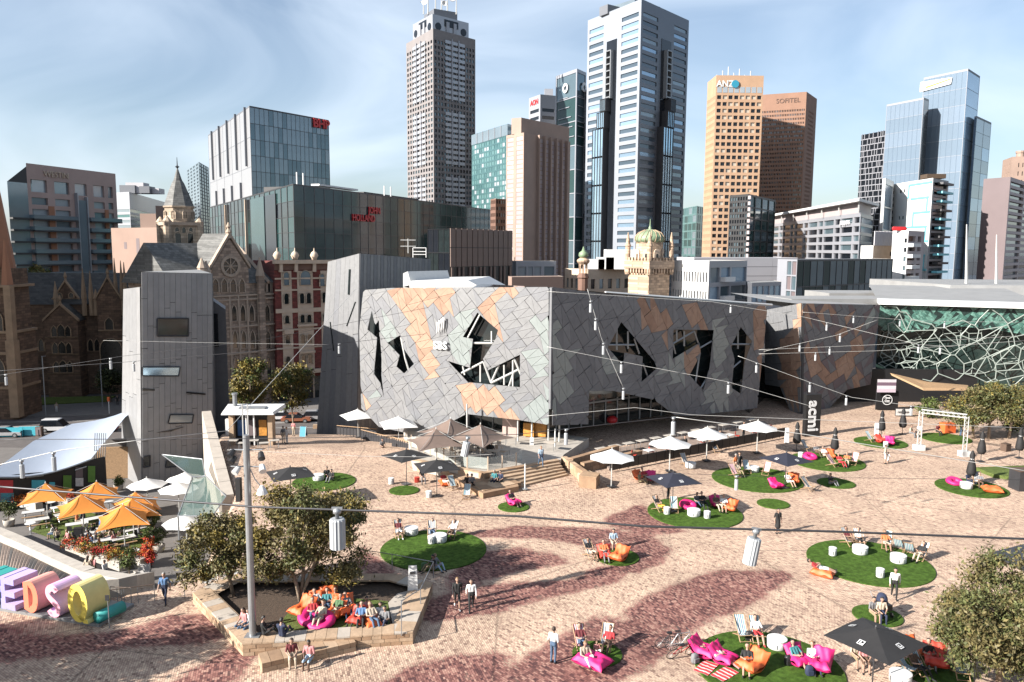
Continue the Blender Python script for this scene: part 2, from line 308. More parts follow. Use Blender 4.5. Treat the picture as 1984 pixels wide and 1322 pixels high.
xs = [-6000,-2500,-900,-350,-160,-110,-80] + [-60 + i * 0.55 for i in range(int(130 / 0.55))] + [80,110,160,350,900,2500,6000]
ys = [-400,-60,0,12] + [20 + i * 0.55 for i in range(int(100 / 0.55))] + [125,135,145,180,260,500,1200,3000,7000]
vs = []; fs = []; mi = []; att = []
for y in ys:
 for x in xs:
  vs.append((x, y, zfun(x, y))); att.append(redness(x, y) if (-45 < x < 40 and 25 < y < 62) else 0.0)
nx = len(xs)
for j in range(len(ys) - 1):
 for i in range(nx - 1):
  fs.append((j * nx + i, j * nx + i + 1,(j + 1) * nx + i + 1,(j + 1) * nx + i))
  cx_, cy_ = (xs[i] + xs[i + 1]) / 2,(ys[j] + ys[j + 1]) / 2
  zz = zfun(cx_, cy_)
  mi.append(1 if (cy_ > 102 and zz < -6.5) or cy_ > 130 or cy_ < 12 else (2 if cx_ < tab(XB, cy_) - 0.6 else 0))
me = bpy.data.meshes.new('ground'); me.from_pydata(vs, [], fs)
for m in ('sett_paving','asphalt','footpath'): me.materials.append(M[m])
me.polygons.foreach_set('material_index', mi)
a = me.attributes.new('red','FLOAT','POINT'); a.data.foreach_set('value', att)
tag(place('ground', me), kind='structure')
# street with footpath, kerbs and markings, on the level ground beyond the square
ZS = -8.0
def sheet(name, pts, m, z): b = MB(); b.poly([(x, y, z) for x, y in pts]); return tag(b.build(name, m), kind='structure')
sd = Vector((1,0.10,0)).normalized(); sn = Vector((-sd.y, sd.x, 0)); s0 = Vector((-45,117,0))
def sp(u, v): p = s0 + sd * u + sn * v; return (p.x, p.y)
sheet('road',[sp(-130,-9), sp(70,-9), sp(70,7), sp(-130,7)],'asphalt', ZS + 0.006)
b = MB(); q = [sp(-130,7), sp(70,7), sp(70,22), sp(-130,22)]; b.extr([(x, y, ZS) for x, y in q],(0,0,0.13)); tag(b.build('footpath','footpath'), kind='structure')
for k, v in enumerate((-3.6,-0.3,0.1,3.4)):
 b = MB(); b.poly([(*sp(-130, v), ZS + 0.012),(*sp(70, v), ZS + 0.012),(*sp(70, v + 0.13), ZS + 0.012),(*sp(-130, v + 0.13), ZS + 0.012)]); tag(b.build('road_line','line_white'), kind='structure')
# ================================================================== buildings: tools
def fr(A, B):
 ex = Vector((B.x - A.x, B.y - A.y, 0)); Ln = ex.length; ex.normalize(); return ex, Vector((ex.y, -ex.x, 0)), Ln
def spans(Ln, n, margin=0.0, frac=0.6, u0=0.0):
 c = (Ln - 2 * margin) / n; return [(u0 + margin + c * (i + 0.5 - frac / 2), u0 + margin + c * (i + 0.5 + frac / 2)) for i in range(n)]
def floors(z0, z1, n, frac=0.55): c = (z1 - z0) / n; return [(z0 + c * (i + 0.5 - frac / 2), z0 + c * (i + 0.5 + frac / 2)) for i in range(n)]
PANE = {}
def pane(w, h, m):
 k = (round(w, 2), round(h, 2), m)
 if k not in PANE:
  b = MB(); b.box((0,0.02,0),(w + 0.04,0.04, h + 0.04)); PANE[k] = b.data('window', m)
 return PANE[k]
def facade(root, A, B, z0, z1, us, vs, wm, gm, depth=0.35, indiv=True, wname='window', skip=None, name='wall', bars=None):
 """A wall with real openings: wall mesh with reveals, a pane in every opening."""
 ex, n, Ln = fr(A, B); P = lambda u, v, d=0.0: Vector((A.x, A.y, 0)) + ex * u + n * d + Vector((0,0, v))
 ul = [0.0]; vl = [z0]
 for a, c in us: ul += [a, c]
 for a, c in vs: vl += [a, c]
 ul.append(Ln); vl.append(z1)
 b = MB(); nu = len(ul)
 V = [P(u, v) for v in vl for u in ul]; F = []; pan = []
 for j in range(len(vl) - 1):
  for i in range(nu - 1):
   if i % 2 == 1 and j % 2 == 1 and not (skip and skip(i // 2, j // 2)): pan.append((i, j))
   elif vl[j + 1] - vl[j] > 1e-4 and ul[i + 1] - ul[i] > 1e-4: F.append((j * nu + i, j * nu + i + 1,(j + 1) * nu + i + 1,(j + 1) * nu + i))
 for i, j in pan:
  u0, u1, v0, v1 = ul[i], ul[i + 1], vl[j], vl[j + 1]; k = [j * nu + i, j * nu + i + 1,(j + 1) * nu + i + 1,(j + 1) * nu + i]; s = len(V)
  V += [P(u0, v0,-depth), P(u1, v0,-depth), P(u1, v1,-depth), P(u0, v1,-depth)]
  for q in range(4): F.append((k[q], k[(q + 1) % 4], s + (q + 1) % 4, s + q))
 b.mesh_(V, F); b.build(name, wm, root)
 rz = math.atan2(ex.y, ex.x); gm = gm if isinstance(gm, list) else [gm]
 if indiv:
  for i, j in pan:
   w, h = ul[i + 1] - ul[i], vl[j + 1] - vl[j]
   o = place(wname, pane(w, h, rnd.choice(gm)), root, True, P((ul[i] + ul[i + 1]) / 2,(vl[j] + vl[j + 1]) / 2,-depth),(0,0, rz))
 else:
  mb = MB()
  for i, j in pan:
   u0, u1, v0, v1 = ul[i], ul[i + 1], vl[j], vl[j + 1]
   mb.poly([P(u0, v0,-depth + .01), P(u1, v0,-depth + .01), P(u1, v1,-depth + .01), P(u0, v1,-depth + .01)], rnd.randrange(len(gm)))
  if pan: tag(mb.build(wname, gm, root), kind='stuff')
def strips(root, A, B, items, m, name, d=0.12, joined=False):
 """thin bars on a wall: items (u0,u1,v0,v1)"""
 ex, n, Ln = fr(A, B); rz = math.atan2(ex.y, ex.x); mb = MB()
 for u0, u1, v0, v1 in items:
  c = Vector((A.x, A.y, 0)) + ex * ((u0 + u1) / 2) + n * (d / 2 - 0.02) + Vector((0,0,(v0 + v1) / 2))
  if joined: mb.box(c, (u1 - u0, d, v1 - v0), rz)
  else:
   b = MB(); b.box((0,0,0),(u1 - u0, d, v1 - v0)); place(name, b.data(name, m), root, True, c, (0,0, rz))
 if joined and items: tag(mb.build(name, m, root), kind='stuff')
def block(name, label, cat, tops, Yc, z0=-8.0, ci=1, roofm='grey_roof', backm='concrete', group=None, back=None):
 """two-faced block from the pixel corners of its roof; corner ci stands at distance Yc"""
 zt = at(tops[ci][0], tops[ci][1], Yc).z; P = [onz(x, y, zt) if i != ci else at(x, y, Yc) for i, (x, y) in enumerate(tops)]
 for i, p in enumerate(P):                                # keep depths sane where the roof line is close to eye level
  p.z = zt
 A, C, B = P; D = A + B - C
 if back: D = C + Vector((0, back, 0))
 root = thing(name, label, cat, (C.x, C.y, z0),0, group)
 b = MB(); b.poly([(A.x, A.y, zt - .05),(C.x, C.y, zt - .05),(B.x, B.y, zt - .05),(D.x, D.y, zt - .05)]); b.build('roof', roofm, root)
 b = MB(); b.mesh_([(B.x, B.y, z0),(D.x, D.y, z0),(A.x, A.y, z0),(B.x, B.y, zt),(D.x, D.y, zt),(A.x, A.y, zt)],[(0,1,4,3),(1,2,5,4)]); b.build('rear_wall', backm, root)
 return root, A, C, B, zt
def blockd(name, label, cat, cols, z_px, Yc, z0=-8.0, **kw):
 """as block, but each corner as (pixel column, distance); z_px the roof row at the corner"""
 zt = at(cols[1][0], z_px, cols[1][1]).z; P = []
 for x, Y in cols:
  p = at(x, 480, Y); p.z = zt; P.append(p)
 A, C, B = P; D = A + B - C; root = thing(name, label, cat, (C.x, C.y, z0),0, kw.get('group')); roofm = kw.get('roofm','grey_roof'); backm = kw.get('backm','concrete')
 b = MB(); b.poly([(A.x, A.y, zt - .05),(C.x, C.y, zt - .05),(B.x, B.y, zt - .05),(D.x, D.y, zt - .05)]); b.build('roof', roofm, root)
 b = MB(); b.mesh_([(B.x, B.y, z0),(D.x, D.y, z0),(A.x, A.y, z0),(B.x, B.y, zt),(D.x, D.y, zt),(A.x, A.y, zt)],[(0,1,4,3),(1,2,5,4)]); b.build('rear_wall', backm, root)
 return root, A, C, B, zt
def zat(py, P): return CAMZ + (at(CX, py, P.y).z - CAMZ)      # height of a pixel row at a place's distance
def sub(A, B, t): return A + (B - A) * t
mat('glass_blue',(0.26,0.37,0.48),0.14,0.55,0.15,0.05); mat('glass_sky',(0.21,0.27,0.345),0.25,0.4,0.05,0.03); mat('glass_sky_b',(0.185,0.245,0.315),0.25,0.4,0.05,0.03)
mat('glass_slate',(0.19,0.235,0.265),0.14,0.45,0.15,0.05); mat('glass_slate_b',(0.11,0.155,0.18),0.1,0.45,0.15,0.05)
mat('glass_jh',(0.03,0.065,0.066),0.08,0.0,0.2,0.05, spec=.28); mat('glass_jh_b',(0.045,0.085,0.086),0.1,0.0,0.2,0.05, spec=.28)
mat('glass_teal',(0.07,0.15,0.155),0.15,0.4,0.15,0.1); mat('glass_teal_b',(0.11,0.21,0.21),0.15,0.4,0.15,0.1)
mat('glass_cyan',(0.40,0.56,0.68),0.12,0.75,0.15,0.05); mat('glass_black',(0.015,0.018,0.024),0.1,0.1,0.2,0.1); mat('glass_pale',(0.46,0.51,0.55),0.2,0.3,0.1,0.1); mat('blind',(0.5,0.45,0.38),0.6,0,0.1)
mat('tower_silver',(0.36,0.39,0.44),0.35,0.2,0.05,0.05); mat('tower_silver_shaded',(0.15,0.17,0.205),0.35,0.2,0.05,0.05); mat('clad_soft',(0.33,0.335,0.35),0.4,0.1,0.04,0.05); mat('glass_band',(0.10,0.14,0.18),0.12,0.25,0.15,0.1); mat('silver_clad',(0.32,0.33,0.355),0.35,0.4,0.05,0.1); mat('panel_pale',(0.40,0.41,0.45),0.35,0.2,0.05,0.05); mat('panel_dim',(0.20,0.21,0.235),0.4,0.2,0.05,0.05)
mat('granite_pink',(0.235,0.215,0.215),0.7,0,0.08,0.2); mat('granite_mauve',(0.47,0.40,0.40),0.6,0,0.06,0.2); mat('tan_clad',(0.36,0.255,0.205),0.7,0,0.08,0.2); mat('pink_clad',(0.42,0.345,0.355),0.45,0.1,0.06,0.2)
mat('anz_tan',(0.50,0.32,0.205),0.75,0,0.08,0.2); mat('sofitel_brown',(0.30,0.165,0.11),0.75,0,0.08,0.2); mat('brick_brown',(0.20,0.11,0.08),0.8,0,0.12,0.5); mat('plum',(0.17,0.13,0.135),0.7,0,0.08,0.1)
mat('westin_pink',(0.50,0.36,0.32),0.8,0,0.08,0.2); mat('westin_orange',(0.42,0.185,0.10),0.8,0,0.08,0.2); mat('cement_tan',(0.33,0.225,0.18),0.85,0,0.08,0.15)
mat('charcoal',(0.035,0.035,0.037),0.6,0,0.1); mat('black_clad',(0.02,0.02,0.022),0.4,0.2,0.1); mat('cyan_paint',(0.20,0.62,0.72),0.5,0,0.04); mat('louvre_brown',(0.21,0.145,0.12),0.6,0.1,0.08,0.5)
mat('lavender',(0.50,0.49,0.52),0.6,0,0.05,0.1); mat('cream_stone',(0.50,0.395,0.295),0.85,0,0.12,0.6, brick=(1.2,.5)); mat('gothic_stone',(0.38,0.285,0.22),0.85,0,0.16,0.8, brick=(1.1,.45)); mat('gothic_trim',(0.46,0.36,0.28),0.85,0,0.14,0.8)
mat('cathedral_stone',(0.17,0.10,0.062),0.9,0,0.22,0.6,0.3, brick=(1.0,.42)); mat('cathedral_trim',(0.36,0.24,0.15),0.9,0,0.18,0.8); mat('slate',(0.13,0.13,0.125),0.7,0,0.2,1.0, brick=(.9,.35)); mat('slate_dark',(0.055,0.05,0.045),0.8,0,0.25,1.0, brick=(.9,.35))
mat('red_brick',(0.20,0.045,0.036),0.85,0,0.15,1.0, brick=(.9,.3)); mat('cream_render',(0.64,0.50,0.38),0.8,0,0.1,0.8); mat('copper_green',(0.24,0.33,0.20),0.6,0.1,0.25,0.8); mat('forum_stone',(0.54,0.385,0.27),0.8,0,0.1,0.5, brick=(1.4,.55))
# ================================================================== skyline
G = ['glass_slate','glass_slate_b']
# --- tall office tower with the dishes on top
tops = [(787,85),(839,55),(921,77)]
r, A, C, B, zt = block('office_tower','tall stepped granite office tower with dishes and masts on its crown','tower', tops, 520)
LA, LB = (C - A).length, (B - C).length
zb = -8.0; nfl = 46; fh = (zt - 6 - zb) / nfl; vsA = floors(zb, zt - 6, nfl, 0.58)
def centre(i, n, lo, hi): return lo <= i < hi
facade(r, A, C, zb, zt, spans(LA, 10,0.6,0.6), vsA, 'granite_pink',['glass_black','glass_slate_b'],0.5, False, 'window_grid')
facade(r, C, B, zb, zt, spans(LB, 13,0.6,0.6), vsA, 'granite_pink',['glass_black','glass_slate_b'],0.5, False, 'window_grid')
for (P, Q, Ln) in ((A, C, LA),(C, B, LB)):                   # pale ribbed bays in three tiers
 for t0, t1 in ((10,21),(23,33),(35,46)):
  z0_, z1_ = zb + fh * t0, zb + fh * t1
  strips(r, P, Q, [(Ln * .27, Ln * .73, zb + fh * k + fh * .62, zb + fh * (k + 1) + fh * .2) for k in range(t0, t1)],'silver_clad','spandrel',0.5)
  strips(r, P, Q, [(Ln * u - .35, Ln * u + .35, z0_ + 1, z1_ + 2) for u in (.42,.58)],'panel_pale','fin',1.0)
zc = at(838,27,524).z
P3 = [onz(x, y, zc) if i != 1 else at(x, y, 524) for i, (x, y) in enumerate([(800,48),(838,27),(908,45)])]; D3 = P3[0] + P3[2] - P3[1]
b = MB(); ring = [P3[0], P3[1], P3[2], D3]; b.prism([(p.x, p.y, zt - 1) for p in ring],[(p.x, p.y, zc) for p in ring]); b.build('crown','silver_clad', r)
for P, Q in ((P3[0], P3[1]),(P3[1], P3[2])):
 ex, n, Ln = fr(P, Q); strips(r, P, Q, [(Ln * .36, Ln * .44, zt, zc - 3),(Ln * .56, Ln * .64, zt, zc - 3)],'panel_pale','fin',0.8); strips(r, P, Q, [(Ln * .32, Ln * .70, zc - 6, zc - 1.5)],'glass_black','louvre',0.3)
 for u in (.15,.85):
  b = MB(); b.tube([P + ex * (Ln * u) + n * -0.5 + Vector((0,0,-7)), P + ex * (Ln * u) + n * 0.3 + Vector((0,0,-7))],2.4,14); b.build('round_vent','glass_black', r)
top = (P3[0] + P3[2]) / 2
b = MB(); b.box((top.x, top.y, zc + 3),(17,17,7),.5); b.build('plant_room','panel_dim', r)
for dx, dz, rr in ((8,11,3.2),(-9,8,2.2),(3,7,2.0)):
 b = MB(); b.lathe([(.3,0),(rr * .7,.6),(rr, 1.6),(rr * .9,1.7),(.2,.9)],14); o = b.build('dish','white_paint', None); o.parent = r; o.location = top + Vector((dx, -9, dz - zc + zc)) - root_of(r) + Vector((0,0,3)); o.rotation_euler = (R(80),0, R(20 if dx > 0 else -25))
for dx, h in ((-8,15),(-3,22),(1,18),(5,24),(11,12),(-11,10)):
 b = MB(); b.tube([top + Vector((dx, -4,5)), top + Vector((dx, -4,5 + h))],[.5,.25],5); b.tube([top + Vector((dx - 2.2,-4,3 + h)), top + Vector((dx + 2.2,-4,3 + h))],.3,4); b.build('mast','steel_white', r)
# --- tallest tower, silver bands, recessed glass slots
tops = [(1139,40),(1243,-2),(1335,40)]
r, A, C, B, zt = block('skyscraper','tallest silver banded skyscraper with blue glass bays down both faces','tower', tops, 430)
LA, LB = (C - A).length, (B - C).length
nf = 36; vs_ = floors(zb, zt - 5, nf, .52)
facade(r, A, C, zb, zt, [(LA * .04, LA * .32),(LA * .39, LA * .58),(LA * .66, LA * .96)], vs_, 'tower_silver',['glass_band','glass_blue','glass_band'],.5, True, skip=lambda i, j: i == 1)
facade(r, C, B, zb, zt, [(LB * .04, LB * .34),(LB * .42, LB * .62),(LB * .68, LB * .96)], vs_, 'tower_silver_shaded',['glass_band','glass_slate','glass_blue'],.5, True, skip=lambda i, j: i == 1)  # same silver cladding, darkened in colour for the shade on this side
for P, Q, Ln, u0, u1 in ((A, C, LA, .39,.58),(C, B, LB, .42,.62)):
 ex, n, _ = fr(P, Q)
 strips(r, P, Q, [(Ln * u0, Ln * u1, zb, zt - 16)],'glass_black','slot',0.25)
 um = (u0 + u1) / 2; H1 = zt - 22
 for k in range(8):                                         # open frames at the head of the slot
  z = H1 - k * 3.6; w = Ln * (u1 - u0) * .45
  strips(r, P, Q, [(Ln * um - w / 2, Ln * um + w / 2, z - .3, z + .3)],'steel_grey','frame_bar',2.6)
 for s in (-1,1): strips(r, P, Q, [(Ln * um + s * w / 2 - .3, Ln * um + s * w / 2 + .3, H1 - 26, H1)],'steel_grey','frame_post',2.6)
 for (a0, a1, zz0, zz1) in ((u0 - .14, u0 + .07, zb, H1 - 42),(u0 - .06, u0 + .08, H1 - 42, H1 - 33),(u0 + .0, u0 + .10, H1 - 33, H1 - 26)):   # stepped glass bay
  a0, a1 = (a0, a1) if P is A else (a0 + .1, a1 + .1)
  nn = max(1, int((zz1 - zz0) / 14))
  strips(r, P, Q, [(Ln * a0, Ln * a1, zz0 + (zz1 - zz0) * k / nn + .5, zz0 + (zz1 - zz0) * (k + 1) / nn - .5) for k in range(nn)],'glass_cyan','bay_pane',4.0)
  strips(r, P, Q, [(Ln * (a0 + (a1 - a0) * t) - .2, Ln * (a0 + (a1 - a0) * t) + .2, zz0, zz1) for t in (0.01,.25,.5,.75,.99)],'steel_dark','mullion',4.3)
top = (A + B) / 2
b = MB(); b.box((top.x - 4, top.y - 4, zt + 2.5),(22,22,7),.7); b.build('plant_room','glass_slate', r)
b = MB(); b.box((A.x * .55 + C.x * .45, A.y * .55 + C.y * .45 + 6, zt + 1.5),(9,7,5),.6); b.build('cooling_unit','panel_dim', r)
# --- tan tower
tops = [(1371,160),(1388,146),(1480,147)]
r, A, C, B, zt = block('office_tower','tan concrete tower with a grid of square windows and white lettering at its top','tower', tops, 400)
LA, LB = (C - A).length, (B - C).length; zw = zt - 9
facade(r, C, B, zb, zt, spans(LB, 8,.4,.74), floors(zb, zw, 32,.56),'anz_tan',['glass_black','glass_black','glass_black','blind'],.45, True)
facade(r, A, C, zb, zt, spans(LA, 9,.4,.5), floors(zb, zw, 32,.5),'anz_tan',['blind','glass_pale'],.5, False, 'window_grid')
strips(r, C, B, [(u0, u1, zw + .6, zw + 3.4) for u0, u1 in spans(LB, 8,.4,.8)],'glass_pale','top_window',.1)
ex, n, _ = fr(C, B); text('ANZ',4.2, C + ex * (LB * .19) + n * .3 + Vector((0,0, zt - 4.2 - C.z)), ex, n, 'sign_white', r, bold=.1)
b = MB(); c = C + ex * (LB * .40) + n * .3; b.tube([(c.x, c.y, zt - 4.2),(c.x + n.x * .3, c.y + n.y * .3, zt - 4.2)],1.9,12); b.build('emblem','sign_blue', r)
for k in range(7):
 b = MB(); p = sub(C, B, .1 + .12 * k) + Vector((0,8,0)); b.tube([(p.x, p.y, zt),(p.x, p.y, zt + 2 + (k * 7 % 5))],.25,5); b.build('mast','steel_white', r)
# --- brown hotel tower
tops = [(1476,184),(1563,178),(1583,192)]
r, A, C, B, zt = block('hotel_tower','brown hotel tower half in shadow beside the tan tower','tower', tops, 520)
LA, LB = (C - A).length, (B - C).length
facade(r, A, C, zb, zt, spans(LA, 26,.5,.55), floors(zb, zt - 10,44,.5),'sofitel_brown',['glass_black','glass_slate_b'],.5, False, 'window_grid')
facade(r, C, B, zb, zt, spans(LB, 5, LB * .25,.5), floors(zb, zt - 10,44,.5),'sofitel_brown',['glass_black','glass_slate'],.5, False, 'window_grid')
ex, n, _ = fr(A, C); text('SOFITEL',4.2, sub(A, C, .6) + n * .2 + Vector((0,0,-5)), ex, n, 'sign_brown', r)
# --- pale blue glass tower on the right, three volumes
def glass_vol(name, label, tops, Y, m1, m2, slot=None):
 r, A, C, B, zt = block(name, label, 'tower', tops, Y, roofm='panel_pale')
 for P, Q, m in ((A, C, m1),(C, B, m2)):
  Ln = (Q - P).length; k = max(1, round(Ln / 19)); nr = 14
  facade(r, P, Q, zb, zt, spans(Ln, k, .1,.985), floors(zb, zt - 1.0, nr, .98),'panel_pale' if P is A else 'steel_dark', m, .06, True, 'glass_panel')
  if P is A: strips(r, P, Q, [(u, u + .18, zb, zt - 1.2) for u in [Ln * t / (k * 8) for t in range(1, k * 8)]],'glass_sky_b','mullion',.1, True)
 return r, A, C, B, zt
r, A, C, B, zt = glass_vol('glass_tower','tallest volume of the pale blue glass tower at the right',[(1790,151),(1876,133),(1899,148)],420,['glass_sky','glass_sky_b'],['glass_blue'])
ex, n, LA = fr(A, C); b = MB(); c = sub(A, C, .30) + n * .4
b.extr([c + ex * -9 + Vector((0,0,-7.5)), c + ex * 9 + Vector((0,0,-6.3)), c + ex * 9.5 + Vector((0,0,-3)), c + ex * -9 + Vector((0,0,-2.2))], n * .3); b.build('sign_board','sign_white', r)
b = MB(); c += n * .4; b.extr([c + ex * -6 + Vector((0,0,-6.2)), c + ex * 8.6 + Vector((0,0,-4.0)), c + ex * 9 + Vector((0,0,-3.4)), c + ex * -5 + Vector((0,0,-5.2))], n * .1); b.build('sign_swoosh','sign_yellow', r)
glass_vol('glass_tower','lower left volume of the pale blue glass tower, behind a dark slot',[(1718,203),(1790,189),(1800,193)],425,['glass_sky','glass_sky_b'],['glass_black'])
glass_vol('glass_tower','lower right volume of the pale blue glass tower at its dark side',[(1888,226),(1893,225),(1921,238)],428,['glass_black'],['glass_blue','glass_slate'])
# --- patterned tower left of it
r, A, C, B, zt = block('apartment_tower','dark glass tower with a white irregular lattice left of the pale glass tower','tower',[(1669,262),(1722,252),(1730,256)],470)
LA = (C - A).length
facade(r, C, B, zb, zt, [],[],'charcoal','glass_black')
rows = floors(zb, zt, 28,.8); rr_ = random.Random(3); ex, n, _ = fr(A, C)
b = MB(); b.poly([(A.x, A.y, zb),(C.x, C.y, zb),(C.x, C.y, zt),(A.x, A.y, zt)]); b.build('curtain_wall','glass_black', r)
strips(r, A, C, [(0, LA, v - .25, v + .25) for v, _ in rows[8:]],'panel_pale','lattice_rail',.4)
it = []
for v0, v1 in rows[8:]:
 u = rr_.uniform(.5,2)
 while u < LA - .5: it.append((u, u + .35, v0, v0 + (zt - zb) / 28)); u += rr_.uniform(1.2,4.5)
strips(r, A, C, it, 'panel_pale','lattice_post',.4, True)
# --- mirrored glass tower, silver left face
r, A, C, B, zt = block('office_block','grey glass office block with pale stepped left face and red letters','tower',[(403,262),(483,205),(637,233)],330)
LA, LB = (C - A).length, (B - C).length
facade(r, C, B, zb, zt, spans(LB, 18,.1,.95), floors(zb, zt - .5,13,.97),'steel_dark',['glass_slate','glass_slate','glass_slate_b'],.08, True, 'glass_panel')
facade(r, A, C, zb, zt, spans(LA, 5,.1,.985), floors(zb, zt - .5,7,.985),'panel_dim',['clad_soft'],.06, True, 'clad_panel')
for k in range(5): strips(r, A, C, [(LA * (k + .6) / 5, LA * (k + .6) / 5 + 1.0, zt - 24, zt + .4)],'panel_dim','fin',.9)
for k in range(4): strips(r, A, C, [(LA * (k + .95) / 5, LA * (k + .95) / 5 + .8, zt - 62, zt - 30)],'panel_dim','fin',.9)
ex, n, _ = fr(C, B); text('BHP',5.4, sub(C, B, .885) + n * .5 + Vector((0,0,-2.6)), ex, n, 'sign_red', r, ext=.3, bold=.16)
# --- dark green glass block in front of it
r, A, C, B, zt = block('office_block','long dark green glass office block with red sign lettering','office building',[(405,402),(568,356),(955,407)],225, roofm='charcoal')
LA, LB = (C - A).length, (B - C).length
nfl = 10; fz = floors(zb, zt - .3, nfl, .97)
facade(r, C, B, zb, zt, spans(LB, 30,.1,.95), fz, 'steel_dark',['glass_jh','glass_jh_b','glass_jh'],.07, True, 'glass_panel')
facade(r, A, C, zb, zt, spans(LA, 20,.1,.9), fz, 'charcoal',['glass_black','glass_jh','dark_glass'],.12, True, 'glass_panel')
for t in (.29,.56): strips(r, A, C, [(LA * t, LA * t + .7, zb, zt - 1)],'cream_render','fin',.8)
strips(r, A, C, [(LA * .62, LA * .76, zb, zt - 1.5)],'glass_jh_b','glazed_bay',.5); strips(r, A, C, [(LA * .76, LA * .86, zb, zt - 1.5)],'glass_black','slot',.3)
ex, n, _ = fr(C, B)
text('JOHN',3.0, sub(C, B, .29) + n * .3 + Vector((0,0,-5.6)), ex, n, 'sign_red', r, ext=.2, bold=.07); text('HOLLAND',3.0, sub(C, B, .245) + n * .3 + Vector((0,0,-8.4)), ex, n, 'sign_red', r, ext=.2, bold=.07)
pc = lambda t, d: sub(C, B, t) + Vector((0, d, 0))
for s_, t, w, h in ((.28,.12,22,2.6),(.18,.46,44,2.8),(.14,.78,22,1.8)):
 b = MB(); p = C + (A - C) * s_ + (B - C) * t; b.box((p.x, p.y, zt + h / 2 - .1),(w, 9, h), math.atan2(ex.y, ex.x)); b.build('plant_room','charcoal', r)
b = MB(); p = pc(.12,8); b.box((p.x, p.y, zt + .9),(22,3,.5), math.atan2(ex.y, ex.x)); b.build('roof_rail','white_paint', r)
for t in (.0,.02,.33,.36):
 b = MB(); p = pc(t, 4); b.tube([(p.x, p.y, zt),(p.x, p.y, zt + 3.6)],.22,6); b.build('vent_pipe','white_paint', r)
# --- hotel with balconies on the left
zt = at(50,316,215).z; A = at(50,316,215); B = onz(191,333, zt); C = B + (B - A).normalized() * 6.5
r = thing('hotel','pink rendered hotel with glazed balconies on every floor','hotel',(A.x, A.y, -8))
ex, n, LA = fr(A, C); zl = at(15,355,215).z
vsW = floors(zb, zt - 8.5,13,.62)
uW = [(.9,5.2),(7.2,11.4),(13.0,16.6),(18.6,22.0),(23.2,24.8)]; uW = [(a * LA / 26, b_ * LA / 26) for a, b_ in uW]
facade(r, A, C, zb, zt, uW, vsW + [(zt - 7.6, zt - 4.2)],'westin_pink',['glass_slate','glass_pale','glass_pale'],.6, True)
for k, (v0, v1) in enumerate(vsW[1:-1]):
 for s0, s1 in ((0,.47),(.62,1.0)):
  strips(r, A, C, [(LA * s0, LA * s1, v0 - 1.1, v0 - .75)],'charcoal','balcony_slab',1.8); strips(r, A, C, [(LA * s0, LA * s1, v0 - .72, v0 + .3)],'glass_slate','balustrade',1.75)
 strips(r, A, C, [(LA * .84, LA * .885, v0 - .7, v1 + 1)],'westin_orange','brick_panel',.2); strips(r, A, C, [(LA * .20, LA * .26, v0 - .7, v1 + 1)],'westin_orange','brick_panel',.2)
strips(r, A, C, [(LA * .49, LA * .50, zb, zt - 7),(LA * .60, LA * .61, zb, zt - 8)],'silver_clad','fin',1.2); strips(r, A, C, [(LA * .505, LA * .595, zb, zt - 9)],'glass_slate','glazed_stair',.8)
text('WESTIN',2.3, sub(A, C, .30) + n * .25 + Vector((0,0,-2.4)), ex, n, 'cream_render', r, ext=.1)
b = MB(); A2 = A - ex * 6.0; q = [A2, A, A + Vector((0,14,0)), A2 + Vector((0,14,0))]; b.prism([(p.x, p.y, zb) for p in q],[(p.x, p.y, zl) for p in q]); b.build('side_wing','glass_slate', r)
for v0, v1 in vsW[1:-1]: strips(r, A2, A, [(0,6.0, v0 - 1.1, v0 - .6)],'charcoal','balcony_slab',1.2)
b = MB(); b.prism([(p.x, p.y, zl) for p in q],[(p.x, p.y, zl) if i in (0,3) else (p.x, p.y, zl + 4.5) for i, p in enumerate(q)]); b.build('sloping_roof','charcoal', r)
b = MB(); q = [A * 1.02, C * 1.02, C * 1.08, A * 1.08]; b.prism([(p.x, p.y, zb) for p in q],[(p.x, p.y, zt - .1) for p in q]);
b.build('rear_wall','westin_pink', r)
# --- tan rendered block, grey far tower, twisted dark tower
r, A, C, B, zt = blockd('office_block','plain tan rendered block with two vents below the grey far tower','building',[(217,190),(305,182),(335,184)],441,0)
facade(r, A, C, zb, zt, [],[],'cement_tan','glass_black'); facade(r, C, B, zb, zt + 5,[],[],'cement_tan','glass_black')
strips(r, A, C, [((C - A).length * .28,(C - A).length * .34, zt - 5, zt - 3.4),((C - A).length * .55,(C - A).length * .62, zt - 6, zt - 2.5)],'plum','vent',.05)
b = MB(); p = at(318,430,192); zz = at(318,416,192).z; b.box((p.x, p.y, (zz + zb) / 2),(7.0,10, zz - zb)); b.build('stair_tower','cement_tan', r)
r, A, C, B, zt = block('office_tower','grey far tower with white floor bands behind the tan block','tower',[(214,374),(250,372),(330,395)],600)
LB = (B - C).length
facade(r, A, C, zb, zt, [(.5,(C - A).length - .5)], floors(zb, zt - 12,14,.55),'panel_pale',['glass_slate','glass_teal'],.3, True); facade(r, C, B, zb, zt, [(.5, LB - .5)], floors(zb, zt - 12,14,.55),'panel_pale',['glass_slate','glass_teal'],.3, True)
for px, py, w in ((252,360,12),(266,355,14),(296,366,14),(285,362,8)):
 b = MB(); p = at(px, py, 606 + w * .7 + px * .02); b.box((p.x, p.y, (p.z + zt) / 2),(w, 10, p.z - zt)); b.build('plant_room','panel_dim' if w != 14 else 'lavender', r)
r, A, C, B, zt = block('office_tower','slim dark blue far tower behind the stone spire','tower',[(362,330),(385,314),(404,325)],640)
